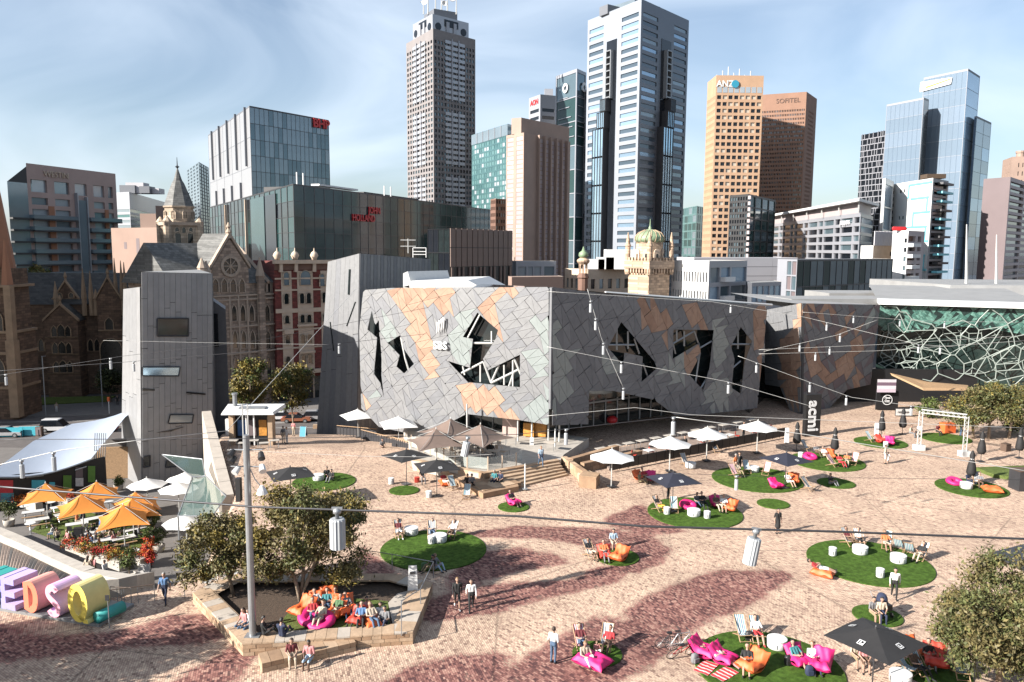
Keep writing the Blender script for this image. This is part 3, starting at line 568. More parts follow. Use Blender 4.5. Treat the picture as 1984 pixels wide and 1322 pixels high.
facade(r, A, C, zb, zt, spans((C - A).length, 4,.2,.5), floors(zb, zt, 34,.5),'glass_slate','glass_black',.3, False, 'window_grid'); facade(r, C, B, zb, zt, spans((B - C).length, 4,.2,.8), floors(zb, zt, 34,.8),'charcoal','glass_slate_b',.2, False, 'window_grid')
# --- teal block, pink tower, small white tower, ring tower, diamond glass
r, A, C, B, zt = block('office_block','teal glass office block between the granite and the pink tower','tower',[(914,262),(984,240),(994,243)],430)
LA = (C - A).length
facade(r, A, C, zb, zt, spans(LA, 14,.1,.85), floors(zb, zt - 6,30,.7),'glass_teal',['glass_teal_b','glass_teal','glass_teal_b','glass_pale'],.15, False, 'window_grid'); facade(r, C, B, zb, zt, [],[],'glass_slate_b','glass_black')
strips(r, A, C, [(0, LA, zt - 6, zt - .2)],'glass_slate','plant_screen',.2); strips(r, A, C, [(LA * k / 6 - .2, LA * k / 6 + .2, zt - 6, zt) for k in range(1,6)],'panel_pale','fin',.5)
tops = [(981,263),(1015,257),(1105,275)]
r, A, C, B, zt = block('office_tower','pink clad tower with vertical fins and a tan blank wall','tower', tops, 300)
LA, LB = (C - A).length, (B - C).length
facade(r, A, C, zb, zt, [(LA * .05, LA * .42),(LA * .58, LA * .95)], floors(zb, zt - 1,40,.82),'tan_clad',['pink_clad','pink_clad','granite_mauve'],.12, False, 'clad_bands')
facade(r, C, B, zb, zt, spans(LB * .62,5,.1,.82, LB * .28), floors(zb, zt - 1,40,.82),'tan_clad',['pink_clad','granite_mauve','pink_clad'],.12, False, 'clad_bands')
ex, n, _ = fr(C, B); strips(r, C, B, [(LB * (.28 + .124 * k) - .3, LB * (.28 + .124 * k) + .3, zb, zt) for k in range(6)],'tan_clad','fin',1.2)
zc = at(1010,228,303).z; q = [at(991,241,305), at(1010,228,303), onz(1103,247, zc)]; q.append(q[0] + q[2] - q[1])
b = MB(); b.prism([(p.x, p.y, zt) for p in q],[(p.x, p.y, zc) for p in q]); b.build('plant_room','tan_clad', r)
r, A, C, B, zt = block('office_tower','small white tower with red lettering behind the pink tower','tower',[(1025,191),(1047,183),(1078,186)],640)
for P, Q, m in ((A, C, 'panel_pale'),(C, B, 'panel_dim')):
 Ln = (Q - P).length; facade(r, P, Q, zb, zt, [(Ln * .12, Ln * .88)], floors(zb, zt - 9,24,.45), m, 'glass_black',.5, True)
ex, n, LA = fr(A, C); text('AON',6.0, sub(A, C, .5) + n * .4 + Vector((0,0,-5)), ex, n, 'sign_red', r, bold=.12)
b = MB(); p = at(1063,174,650); b.box((p.x, p.y, (p.z + zt) / 2),(7,7, p.z - zt)); b.build('plant_room','panel_pale', r)
r, A, C, B, zt = block('office_tower','dark glass tower with white ring emblems at its top','tower',[(1077,148),(1118,133),(1136,141)],560)
for P, Q in ((A, C),(C, B)):
 ex, n, Ln = fr(P, Q); facade(r, P, Q, zb, zt, [(1.2, Ln - 1.2)], floors(zb, zt - 2,9,.96),'panel_pale',['glass_slate_b','glass_jh'],.4, True, 'glass_panel')
 b = MB(); c = sub(P, Q, .5 if P is A else .72) + n * .5 + Vector((0,0,-11)); k = 16
 rs = [[c + ex * (rr * math.cos(2 * math.pi * i / k)) + Vector((0,0, rr * math.sin(2 * math.pi * i / k))) + n * d for i in range(k)] for rr, d in ((3.4,0),(3.4,.3),(1.7,.3),(1.7,0))]; b.rings(rs, False); b.build('ring_emblem','sign_white', r)
 for j in range(5): strips(r, P, Q, [(Ln * .15, Ln * (.6 + .08 * j), zt - 18 - j * 7, zt - 17.5 - j * 7)],'panel_pale','light_strip',.3)
r, A, C, B, zt = block('glass_tower','narrow faceted glass tower with dark zigzag bracing left of the tallest skyscraper','tower',[(1103,225),(1114,200),(1140,172)],620)
facade(r, A, C, zb, zt, [],[],'panel_pale','glass_black'); facade(r, C, B, zb, zt, [(.2,(B - C).length - .2)], floors(zb, zt - 1,7,.985),'steel_dark',['glass_slate','glass_cyan'],.1, True, 'glass_panel')
ex, n, Ln = fr(C, B)
for j in range(8):
 z1_, z0_ = zt - 22 * j, zt - 22 * (j + 1); u0, u1 = (.05,.9) if j % 2 else (.9,.05)
 if z0_ > zb: b = MB(); b.tube([C + ex * (Ln * u0) + n * .4 + Vector((0,0, z1_ - C.z)), C + ex * (Ln * u1) + n * .4 + Vector((0,0, z0_ - C.z))],.7,4); b.build('brace','steel_dark', r)
# --- brown louvred box and its low neighbours
r, A, C, B, zt = blockd('office_block','brown louvred box with a black glazed left side','office building',[(828,178),(871,168),(992,186)],443,0, roofm='louvre_brown')
LA, LB = (C - A).length, (B - C).length; zm = zt - 8.2
facade(r, A, C, zb, zt, spans(LA, 4,.1,.94), floors(zb, zt, 6,.96),'black_clad',['glass_black','dark_glass'],.1, True, 'glass_panel')
b = MB(); b.poly([(C.x, C.y, zb),(B.x, B.y, zb),(B.x, B.y, zt),(C.x, C.y, zt)]); b.build('inner_wall','black_clad', r)
strips(r, C, B, [(LB * k / 12 + .12, LB * (k + 1) / 12 - .12, zm + 4.2 * q, zm + 4.2 * q + 4.05) for k in range(12) for q in (0,1)],'louvre_brown','louvre_panel',.25)
strips(r, C, B, [(LB * (k + .25 * (k % 2)) / 12 + .3, LB * (k + .25 * (k % 2)) / 12 + .9, zm - 6, zm - .15) for k in range(12)],'louvre_brown','fin',.3)
r, A, C, B, zt = blockd('office_block','low grey block with a wide window below the pink tower','building',[(990,200),(1000,195),(1078,200)],506,0)
facade(r, A, C, zb, zt, [],[],'panel_dim','glass_black'); Ln = (B - C).length; facade(r, C, B, zb, zt, [(Ln * .05, Ln * .25),(Ln * .3, Ln * .42),(Ln * .45, Ln * .62),(Ln * .70, Ln * .95)],[(zt - 5, zt - 1.4)],'panel_pale',['glass_slate','glass_pale'],.3, True)
r, A, C, B, zt = blockd('office_block','low tan roof block just behind the square','building',[(985,150),(992,145),(1092,150)],537,0, roofm='tan_clad')
facade(r, A, C, zb, zt, [],[],'cement_tan','glass_black'); facade(r, C, B, zb, zt, [],[],'cement_tan','glass_black')
r, A, C, B, zt = blockd('office_block','cream low block with rooftop units between the minaret and the domed tower','building',[(1095,205),(1140,196),(1225,204)],522,0)
for P, Q in ((A, C),(C, B)): Ln = (Q - P).length; facade(r, P, Q, zb, zt, spans(Ln, 5,.3,.5),[(zt - 5, zt - 2.5)],'cream_render',['glass_slate','glass_black'],.3, True)
for px, w, h in ((1150,5,2.5),(1172,4,3),(1198,7,5)):
 b = MB(); p = at(px, 520,200); b.box((p.x, p.y, zt + h / 2),(w, 5, h)); b.build('rooftop_unit','white_paint', r)
r, A, C, B, zt = blockd('office_block','stepped brown brick block behind the dark green glass block','building',[(950,330),(960,325),(988,330)],385,0)
for P, Q in ((A, C),(C, B)): facade(r, P, Q, zb, zt, spans((Q - P).length, 6,.2,.6), floors(zb, zt, 18,.55),'brick_brown',['glass_slate','glass_black'],.3, False, 'window_grid')
# --- right-hand middle distance
r, A, C, B, zt = block('apartment_tower','black tower with rippled facade in front of the tan tower','tower',[(1414,379),(1450,376),(1503,388)],300)
LA, LB = (C - A).length, (B - C).length
facade(r, A, C, zb, zt, spans(LA, 7,.2,.6), floors(zb, zt - .5,22,.6),'charcoal',['glass_black','glass_slate_b'],.3, False, 'window_grid'); facade(r, C, B, zb, zt, spans(LB, 4,.3,.9), floors(zb, zt - .5,11,.9),'charcoal',['glass_jh','glass_slate_b','glass_jh_b'],.3, True)
strips(r, C, B, [(0,.9 + .6 * (k % 2), zb + (zt - zb) * (k + .1) / 22, zb + (zt - zb) * (k + .7) / 22) for k in range(22)],'granite_mauve','balcony',.9)
r, A, C, B, zt = block('apartment_tower','distant green glass tower between the silver skyscraper and the tan tower','tower',[(1319,405),(1350,399),(1366,402)],560)
for P, Q in ((A, C),(C, B)): facade(r, P, Q, zb, zt, spans((Q - P).length, 4,.2,.85), floors(zb, zt, 10,.8),'glass_teal_b',['glass_teal','glass_slate','glass_jh'],.2, True)
r, A, C, B, zt = block('hotel','white gridded hotel with an overhanging flat roof','hotel',[(1478,437),(1668,412),(1692,420)],255)
LA, LB = (C - A).length, (B - C).length
us = []
for k in range(7): c = LA / 7; us += [(c * k + .35, c * k + c * .62),(c * k + c * .68, c * k + c - .35)]
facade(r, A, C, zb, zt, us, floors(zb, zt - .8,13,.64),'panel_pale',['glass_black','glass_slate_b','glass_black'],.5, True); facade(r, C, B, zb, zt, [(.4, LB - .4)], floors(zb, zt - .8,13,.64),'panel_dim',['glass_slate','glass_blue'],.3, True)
ex, n, _ = fr(A, C); D = A + B - C
b = MB(); q = [A, C, B, D]; q = [p + ((C + D) / 2 - p) * .03 for p in q]; b.prism([(p.x, p.y, zt) for p in q],[(p.x, p.y, zt + 3.4) for p in q]); b.build('top_storey','granite_mauve', r)
b = MB(); q = [A - ex * 2 + n * 2, C + ex * 5 + n * 2.5, B + ex * 5, D - ex * 2]; b.prism([(p.x, p.y, zt + 3.4) for p in q],[(p.x, p.y, zt + 4.3) for p in q]); b.build('roof_slab','white_paint', r)
for k in range(8): b = MB(); p = sub(A, C, k / 7) + n * .8; b.box((p.x, p.y, zt + 1.7),(.35,.35,3.4)); b.build('roof_post','steel_white', r)
text('peppers',3.0, sub(A, C, .90) + n * .5 + Vector((0,0,-2.6)), ex, n, 'sign_white', r, ext=.1)
r, A, C, B, zt = block('apartment_tower','white tower with a cyan zigzag ribbon and cyan balconies','tower',[(1726,358),(1808,345),(1838,351)],290)
LA, LB = (C - A).length, (B - C).length
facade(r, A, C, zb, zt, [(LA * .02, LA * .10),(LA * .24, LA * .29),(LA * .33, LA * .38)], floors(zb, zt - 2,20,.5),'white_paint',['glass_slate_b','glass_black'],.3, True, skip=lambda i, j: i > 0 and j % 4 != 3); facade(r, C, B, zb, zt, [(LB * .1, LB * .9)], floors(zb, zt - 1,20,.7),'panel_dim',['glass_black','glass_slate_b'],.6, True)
fh = 5.4
for k in range(8):                                            # zigzag ribbon
 z = zt - 1 - k * fh; u0, u1 = .46 + .07 * (k % 3),.99 - .05 * (k % 2)
 strips(r, A, C, [(LA * u0, LA * u1, z - .7, z)],'cyan_paint','ribbon',.35); uu = u0 if k % 2 == 0 else u1 - .04
 strips(r, A, C, [(LA * uu, LA * uu + .8, z - fh, z - .7)],'cyan_paint','ribbon',.34)
for k in range(16): strips(r, C, B, [(LB * .3, LB, zt - 2 - k * 3.3, zt - 1.2 - k * 3.3)],'cyan_paint' if k % 3 else 'steel_dark','balcony',2.0)
b = MB(); p = at(1808,340,296); b.box((p.x, p.y, zt + 1),(7,5,1.6)); b.build('roof_garden_box','mulch', r)
r, A, C, B, zt = block('apartment_tower','slim white framed tower beside the zigzag tower','tower',[(1710,347),(1716,345),(1732,352)],300)
facade(r, A, C, zb, zt, [],[],'white_paint','glass_black'); facade(r, C, B, zb, zt, [(.8,(B - C).length - .3)], floors(zb, zt - 2,6,.96),'white_paint',['glass_sky','glass_slate'],.5, True, 'glass_panel')
r, A, C, B, zt = blockd('apartment_block','white apartment block with curved balconies and a red rooftop sign','apartments',[(1728,226),(1758,222),(1790,230)],447,0)
LA, LB = (C - A).length, (B - C).length
facade(r, A, C, zb, zt, [(LA * .78, LA * .95)], floors(zb, zt - 1.5,12,.5),'white_paint',['glass_black','glass_slate_b'],.3, True); facade(r, C, B, zb, zt, [(LB * .05, LB * .45),(LB * .6, LB * .8)], floors(zb, zt - 1,12,.6),'granite_mauve',['glass_black','brick_brown'],.8, True)
for k in range(11): strips(r, C, B, [(0, LB * .48, zt - 4.6 - k * 3.1, zt - 3.6 - k * 3.1)],'white_paint','balcony',1.6)
p = sub(A, C, .35); b = MB(); b.lathe([(1.9,-.35),(2.2,0),(1.9,.35)],14); o = b.build('roof_sign','sign_red', None); o.parent = r; o.location = Vector((p.x, p.y - .6, zt + .6)) - root_of(r); o.scale = (1,.12,1.5)
r, A, C, B, zt = blockd('apartment_block','low white block with blank side left of the curved balconies','apartments',[(1668,236),(1692,228),(1731,233)],476,0)
for P, Q in ((A, C),(C, B)): Ln = (Q - P).length; facade(r, P, Q, zb, zt, spans(Ln, 3, Ln * .62 if P is C else 0.2,.0 + .6) if P is A else [(Ln * .84, Ln * .98)], floors(zb, zt - 1,10,.45),'cream_render' if P is C else 'white_paint',['glass_black','brick_brown'],.4, True, skip=lambda i, j: P is A)
strips(r, C, B, [((B - C).length * (k + .1) / 14,(B - C).length * (k + .6) / 14, zt, zt + 4.2) for k in range(14)],'lavender','roof_screen_slat',.25)
r, A, C, B, zt = block('apartment_tower','plum brown tower with strip balconies at the right edge','tower',[(1906,347),(1958,343),(2010,360)],300)
facade(r, A, C, zb, zt, [],[],'plum','glass_black'); Ln = (B - C).length; facade(r, C, B, zb, zt, [(Ln * .03, Ln * .5),(Ln * .53, Ln * .97)], floors(zb, zt - 1,22,.55),'granite_mauve',['glass_black','glass_slate_b'],.8, True)
r, A, C, B, zt = block('apartment_tower','tan tower head rising behind the plum brown tower','tower',[(1943,311),(1962,304),(2005,303)],380)
for P, Q in ((A, C),(C, B)): facade(r, P, Q, zb, zt, spans((Q - P).length, 3,2,.25), floors(zt - 14, zt - 2,3,.5),'tan_clad','glass_black',.3, True)
b = MB(); p = at(1977,300,390); b.lathe([(1.8,-2),(1.8,3),(2.1,3),(2.1,4)],12,(p.x, p.y, zt)); b.build('flue','tan_clad', r)
# low row behind the square
r, A, C, B, zt = blockd('office_block','white three storey block with tall narrow windows right of the domed tower','office building',[(1303,170),(1375,160),(1449,172)],506,0, roofm='white_roof')
LA, LB = (C - A).length, (B - C).length
facade(r, A, C, zb, zt, spans(LA, 13,.2,.5),[(zt - 12.5 + 4 * k, zt - 10.3 + 4 * k) for k in range(3)],'white_paint',['glass_black','dark_glass'],.4, True); facade(r, C, B, zb, zt, [(LB * .04, LB * .27),(LB * .31, LB * .54),(LB * .58, LB * .98)],[(zt - 12.5 + 4 * k, zt - 9.4 + 4 * k) for k in range(3)],'panel_pale',['glass_slate','glass_blue','glass_slate_b'],.4, True)
for k in range(3): strips(r, C, B, [(LB * .3, LB * .56, zt - 12.4 + 4 * k, zt - 11.4 + 4 * k)],'white_paint','balcony',1.2)
r, A, C, B, zt = blockd('office_block','long lavender clad block with thin dark joints','office building',[(1312,225),(1345,215),(1546,225)],499,0, roofm='lavender', backm='lavender')
LB = (B - C).length; facade(r, A, C, zb, zt, [],[],'lavender','glass_black')
strips(r, C, B, [(LB * k / 4 + .03, LB * (k + 1) / 4 - .03, zt - 2.6 * (j + 1) + .06, zt - 2.6 * j - .06) for k in range(4) for j in range(6)],'lavender','clad_panel',.2)
b = MB(); b.poly([(C.x, C.y, zb),(B.x, B.y, zb),(B.x, B.y, zt - .1),(C.x, C.y, zt - .1)]); b.build('inner_wall','charcoal', r)
r, A, C, B, zt = blockd('office_block','long low dark glass block with pale corner pier','office building',[(1508,190),(1546,182),(1732,215)],503,0, roofm='panel_dim')
LA, LB = (C - A).length, (B - C).length
facade(r, A, C, zb, zt, [(LA * .5, LA * .72),(LA * .75, LA * .97)], floors(zb, zt - .3,7,.9),'panel_pale',['plum','glass_slate_b'],.3, True); facade(r, C, B, zb, zt, spans(LB, 16,.1,.93), floors(zb, zt - .3,4,.95),'steel_dark',['glass_slate_b','glass_jh','glass_slate_b'],.1, True, 'glass_panel')
r, A, C, B, zt = blockd('office_block','low pavilion with a blue glazed curved front behind the square','building',[(1448,168),(1460,160),(1517,166)],548,0)
facade(r, A, C, zb, zt, [],[],'panel_dim','glass_black'); Ln = (B - C).length; facade(r, C, B, zb, zt, spans(Ln, 5,.1,.85),[(zt - 4, zt - .8)],'panel_pale',['glass_blue','glass_cyan'],.2, True)
# ================================================================== domed theatre tower and minaret
def arch_pts(w, h, n=8): return [(-w / 2,0),(w / 2,0)] + [(w / 2 * math.cos(math.pi * k / n), h + w / 2 * math.sin(math.pi * k / n) * 1.2) for k in range(n + 1)]
Yf = 168; c0 = at(1258,500, Yf); sc_ = Yf / FX
r = thing('theatre_tower','cream square theatre tower with corner pinnacles and green ribbed dome','tower',(c0.x, c0.y, -8))
z_par, z_eav, z_dome0, z_dome1 = [at(1258, y, Yf).z for y in (505,520,470,444)]; rz = .62
b = MB(); b.box((c0.x, c0.y, (z_eav - 8) / 2),(6.2,6.2, z_eav + 8), rz); b.build('shaft','forum_stone', r)
b = MB(); b.box((c0.x, c0.y, (z_eav + z_par) / 2),(7.6,7.6, z_par - z_eav), rz); b.build('parapet','forum_stone', r)
for s in range(4):
 for k in range(9):
  a = rz + s * math.pi / 2; u = -3.4 + k * .85; b = MB(); x, y = u, -3.45; b.box((c0.x + x * math.cos(a) - y * math.sin(a), c0.y + x * math.sin(a) + y * math.cos(a), z_eav - .5),(.35,.7,1.1), a); b.build('corbel','forum_stone', r)
 for k in range(8):
  a = rz + s * math.pi / 2; u = -3.3 + k * .95; b = MB(); x, y = u, -3.55; b.box((c0.x + x * math.cos(a) - y * math.sin(a), c0.y + x * math.sin(a) + y * math.cos(a), z_par + .3),(.5,.4,.7), a); b.build('merlon','forum_stone', r)
b = MB(); b.lathe([(3.0, z_par - .2),(2.9, z_dome0 + .3),(3.1, z_dome0 + .4)],8,(c0.x, c0.y, 0)); b.build('drum','forum_stone', r)
for k in range(8):
 a = 2 * math.pi * k / 8 + .39; b = MB(); b.extr([(c0.x + math.cos(a) * 2.8 - math.sin(a) * u, c0.y + math.sin(a) * 2.8 + math.cos(a) * u, z_par + .2 + v) for u, v in arch_pts(1.5,1.4)],(math.cos(a) * .25, math.sin(a) * .25,0)); ob = b.build('arched_panel','cream_render', r)
 b = MB(); b.extr([(c0.x + math.cos(a) * 3.0 - math.sin(a) * u, c0.y + math.sin(a) * 3.0 + math.cos(a) * u, z_par + .3 + v) for u, v in arch_pts(.5,.9)],(math.cos(a) * .1, math.sin(a) * .1,0)); b.build('arched_opening','dark_glass', r)
hd = z_dome1 - z_dome0
b = MB(); b.lathe([(2.85, z_dome0),(3.2, z_dome0 + hd * .2),(3.1, z_dome0 + hd * .45),(2.4, z_dome0 + hd * .72),(1.1, z_dome0 + hd * .93),(.3, z_dome0 + hd),(.35, z_dome0 + hd * 1.1),(.12, z_dome0 + hd * 1.25),(.05, z_dome0 + hd * 1.75)],18,(c0.x, c0.y, 0)); b.build('dome','copper_green', r, True)
for k in range(18):
 a = 2 * math.pi * k / 18; b = MB(); pr = [(2.9,.02),(3.24,.2),(3.14,.45),(2.44,.72),(1.14,.93)]; b.tube([(c0.x + q * math.cos(a + .25 * t), c0.y + q * math.sin(a + .25 * t), z_dome0 + hd * t) for q, t in pr],.07,4); b.build('dome_rib','sandstone_block_b', r)
for s in range(4):
 a = rz + math.pi / 4 + s * math.pi / 2; x, y = c0.x + 4.6 * math.cos(a), c0.y + 4.6 * math.sin(a)
 b = MB(); b.lathe([(.55, z_par - 3),(.55, z_par + 3),(.7, z_par + 3.1),(.5, z_par + 3.6),(.1, z_par + 6)],10,(x, y, 0)); b.build('pinnacle','forum_stone', r)
c1 = at(1130,520,172); z = lambda y: at(1130, y, 172).z
r = thing('minaret','small stone minaret with a green onion top left of the domed tower','tower',(c1.x, c1.y, -8))
b = MB(); b.lathe([(1.1,-8),(1.1, z(540)),(1.35, z(538)),(1.2, z(535)),(1.0, z(530))],10,(c1.x, c1.y, 0)); b.build('shaft','brick_brown', r)
for k in range(8): a = k * math.pi / 4; b = MB(); b.tube([(c1.x + .85 * math.cos(a), c1.y + .85 * math.sin(a), z(530)),(c1.x + .85 * math.cos(a), c1.y + .85 * math.sin(a), z(512))],.12,5); b.build('column','forum_stone', r)
b = MB(); b.lathe([(.9, z(513)),(1.4, z(508)),(1.4, z(504)),(.8, z(500))],12,(c1.x, c1.y, 0)); b.build('cornice','forum_stone', r)
b = MB(); b.lathe([(.7, z(500)),(1.1, z(496)),(1.0, z(490)),(.4, z(486)),(.08, z(478))],12,(c1.x, c1.y, 0)); b.build('onion_dome','copper_green', r, True)
# ================================================================== red and cream brick building
def gothic_window(root, A, B, u, v, w, h, name='window', frame='gothic_trim', glass='dark_glass', pointed=True, d=.0, oculus=False):
 ex, n, Ln = fr(A, B); o = Vector((A.x, A.y, 0)) + ex * u + Vector((0,0, v)); k = 7
 if pointed: prof = [(-w / 2,0),(w / 2,0),(w / 2, h * .62),(w * .36, h * .80),(0, h),(-w * .36, h * .80),(-w / 2, h * .62)]
 else: prof = [(-w / 2,0),(w / 2,0)] + [(w / 2 * math.cos(math.pi * i / k), h - w / 2 + w / 2 * math.sin(math.pi * i / k)) for i in range(k + 1)]
 b = MB(); S = 1.0
 outer = [(x * (1 + .36 / w), y * (1 + .22 / h) - .08) for x, y in prof]; V = [o + ex * x + Vector((0,0, y)) + n * .14 for x, y in outer] + [o + ex * x + Vector((0,0, y)) + n * .14 for x, y in prof] + [o + ex * x + Vector((0,0, y)) - n * .02 for x, y in prof] + [o + ex * x + Vector((0,0, y)) - n * .02 for x, y in outer]
 m = len(prof); F = []
 for i in range(m):
  j = (i + 1) % m; F += [(i, j, m + j, m + i),(m + i, m + j, 2 * m + j, 2 * m + i),(3 * m + i, 3 * m + j, j, i)]
 b.mesh_(V, F); f = b.build(name, frame, root)
 b = MB(); b.poly([o + ex * x + Vector((0,0, y)) + n * .015 for x, y in prof]); g = b.build('pane', glass, f, world=True)
 return f
Yb = 134
A = at(531,505, Yb + 0); Cc = at(660,505, Yb + 7); A.z = Cc.z = -8
r = thing('brick_building','narrow red brick building with cream bands and arched windows','building',(A.x, A.y, -8)); ex, n, Ln = fr(A, Cc)
zz = lambda y: at(590, y, Yb + 3).z
ztop = zz(506)
b = MB(); q = [A, Cc, Cc - n * 12, A - n * 12]; b.prism([(p.x, p.y, -8) for p in q],[(p.x, p.y, ztop) for p in q]); b.build('wall','red_brick', r)
U = lambda px: max(0.0, min(Ln, (onplane(px, 600, A, Cc) - Vector((A.x, A.y, 0))).dot(ex)))
for (x0, x1) in ((546,566),(577,607),(622,640)): strips(r, A, Cc, [(U(x0), U(x1),-8, zz(525))],'cream_render','render_bay',.12)
for y0, y1 in ((538,541),(560,563),(597,605),(636,639),(671,674)): strips(r, A, Cc, [(0, Ln, zz(y1), zz(y0))],'cream_render','string_course',.2)
strips(r, A, Cc, [(-.3, Ln, zz(511), zz(504))],'cream_render','cornice',.9); strips(r, A, Cc, [(0, Ln, zz(523), zz(511))],'brick_brown','frieze',.3)
for px in (545,574,609): strips(r, A, Cc, [(U(px - 3), U(px + 3), zz(527), zz(508))],'cream_render','bracket',.7)
for px in (539,573,610): p = Vector((A.x, A.y, 0)) + ex * U(px) + n * .3; b = MB(); b.lathe([(.4,0),(.5,.3),(.75,.8),(.5,1.3),(.12,1.6),(.06,2.1)],10,(p.x, p.y, zz(504))); b.build('urn','cream_render', r, True)
for (px, y0, y1, w, pt) in ((556,552,527,10,0),(593,552,525,20,0),(625,555,532,9,0)): gothic_window(r, A + n * .13, Cc + n * .13, U(px), zz(y0), w * .09, zz(y1) - zz(y0), glass='glass_slate', pointed=False, frame='cream_stone')
for y0, y1 in ((588,568),(625,610),(665,648),(705,688)):
 for px, w in ((555,9),(585,9),(598,9),(628,8)):
  if px == 628 and y0 > 640: continue
  gothic_window(r, A + n * .13, Cc + n * .13, U(px), zz(y0), w * .085, zz(y1) - zz(y0), glass='dark_glass', pointed=False, frame='cream_stone')
strips(r, A, Cc, [(U(575), U(612), zz(632), zz(628)),(U(548), U(566), zz(645), zz(636)),(U(577), U(607), zz(684), zz(680))],'cream_render','balconette',.6)
strips(r, A, Cc, [(0, Ln, zz(722), zz(716))],'cream_render','awning',1.2); strips(r, A, Cc, [(U(575), U(602), zz(772), zz(730))],'sign_black','shop_front',.25); strips(r, A, Cc, [(U(536), U(570), zz(772), zz(730)),(U(606), U(640), zz(772), zz(730))],'dark_glass','shop_front',.2)
# ================================================================== gothic building with the rose window gable and the spire tower
A = at(413,600,126); Cc = at(531,600,135); A.z = Cc.z = -8; A = A - (Cc - A).normalized() * 6
r = thing('gothic_building','pale stone gothic building with rose window gable, spire tower and slate roof','building',(A.x, A.y, -8)); ex, n, Ln = fr(A, Cc)
O = Vector((A.x, A.y, 0)); U = lambda px: (onplane(px, 600, A, Cc) - O).dot(ex); ZP = lambda px, y: onplane(px, y, A, Cc).z
zE = ZP(470,548)
b = MB(); q = [A, Cc, Cc - n * 16, A - n * 16]; b.prism([(p.x, p.y, -8) for p in q],[(p.x, p.y, zE) for p in q]); b.build('wall','gothic_stone', r)
zR = ZP(470,472)
b = MB(); u0, u1 = -1, Ln + .2; P = lambda u, d, z: O + ex * u + n * d + Vector((0,0, z))
b.prism([P(u0,.4, zE - .1), P(u1,.4, zE - .1), P(u1,-16.4, zE - .1), P(u0,-16.4, zE - .1)],[P(u0 + .1,-7.8, zR), P(u1 - 3,-7.8, zR), P(u1 - 3,-8.2, zR), P(u0 + .1,-8.2, zR)]); b.build('roof','slate', r)
g0, g1, gt = U(411), U(482), ZP(443,462)
gb = ZP(443,520)
b = MB(); b.extr([P(g0,.3,-8), P(g1,.3,-8), P(g1,.3, gb), P((g0 + g1) / 2,.3, gt), P(g0,.3, gb)],-n * 8); gab = b.build('gable_bay','gothic_stone', r)
for s, (ua, ub) in enumerate(((g0 - .3,(g0 + g1) / 2),((g0 + g1) / 2, g1 + .3))):
 za, zb_ = (gb, gt + .5) if s == 0 else (gt + .5, gb); b = MB(); b.extr([P(ua, .55, za - .1), P(ub, .55, zb_ - .1), P(ub, .55, zb_ + .55), P(ua, .55, za + .55)],-n * .7); b.build('gable_coping','gothic_trim', r)
 b = MB(); b.extr([P(ua, -.16, za - .1), P(ub, -.16, zb_ - .1), P(ub, -.16, zb_ + .3), P(ua, -.16, za + .3)],-n * 7.6); b.build('gable_roof','slate', r)
p = P((g0 + g1) / 2,.2, gt); b = MB(); b.lathe([(.5,0),(.35,.8),(.5,1.0),(.25,1.6),(.4,1.9),(.1,2.6)],8, p); b.build('finial','gothic_trim', r)
cz = ZP(443,516); cu = (g0 + g1) / 2; rw = (U(458) - U(430)) / 2; k = 24
b = MB(); c = P(cu, .32, cz); rs = [[c + ex * (q * math.cos(2 * math.pi * i / k)) + Vector((0,0, q * math.sin(2 * math.pi * i / k))) + n * d for i in range(k)] for q, d in ((rw * 1.35,0),(rw * 1.35,.2),(rw, .2),(rw, -.1))]; b.rings(rs, False); rose = b.build('rose_window','gothic_trim', r)
b = MB(); b.poly([c + ex * (rw * math.cos(2 * math.pi * i / k)) + Vector((0,0, rw * math.sin(2 * math.pi * i / k))) + n * .02 for i in range(k)]); b.build('pane','dark_glass', rose)
for i in range(8):
 a_ = math.pi * i / 4; b = MB(); b.tube([c + n * .08, c + n * .08 + ex * (rw * math.cos(a_)) + Vector((0,0, rw * math.sin(a_)))],.09,4); b.build('tracery','gothic_trim', rose)
for px in (417,434,451,468): gothic_window(r, A + n * .3, Cc + n * .3, U(px), ZP(px, 566),.95, ZP(px, 540) - ZP(px, 566))
for y0, y1 in ((622,590),(675,640),(745,690)):
 for px in (451,468,485): gothic_window(r, A + n * .3, Cc + n * .3, U(px), ZP(px, y0),.85, ZP(px, y1) - ZP(px, y0))
 gothic_window(r, A, Cc, U(517), ZP(517, y0),.9, ZP(517, y1) - ZP(517, y0))
for px in (513,522): gothic_window(r, A, Cc, U(px), ZP(px, 566),.5,1.5, pointed=False)
for px in (443,460,477,498): strips(r, A + n * .3, Cc + n * .3,[(U(px) - .14, U(px) + .14,-8, ZP(px, 572))],'gothic_trim','shaft',.2)
for y in (572,580,632,684): strips(r, A + n * .3, Cc + n * .3,[(U(411), Ln, ZP(470, y) - .12, ZP(470, y) + .12)],'gothic_trim','string_course',.22)
u = U(503); strips(r, A, Cc, [(u - .55, u + .55,-8, ZP(503,535))],'gothic_stone','buttress',.9)
p = P(u, .45, ZP(503,535)); b = MB(); b.lathe([(.8,0),(.7,.6),(.08,3.2)],8, p); b.build('pinnacle','gothic_trim', r)
for px, yb_, yt in ((400,532,505),(392,524,500)): p = P(U(px),.4, ZP(px, yb_)); b = MB(); b.lathe([(.75,-3),(.75,.3),(.85,.4),(.1, ZP(px, yt) - ZP(px, yb_))],8, p); b.build('pinnacle','gothic_trim', r)
p0, p1 = P(U(508),-8, zR + .3), P(U(519),.5, zE); b = MB(); b.tube([p0, p1],.35,4); b.build('ridge_coping','gothic_trim', r)
for px, yb_, yt in ((466,548,508), ): pass
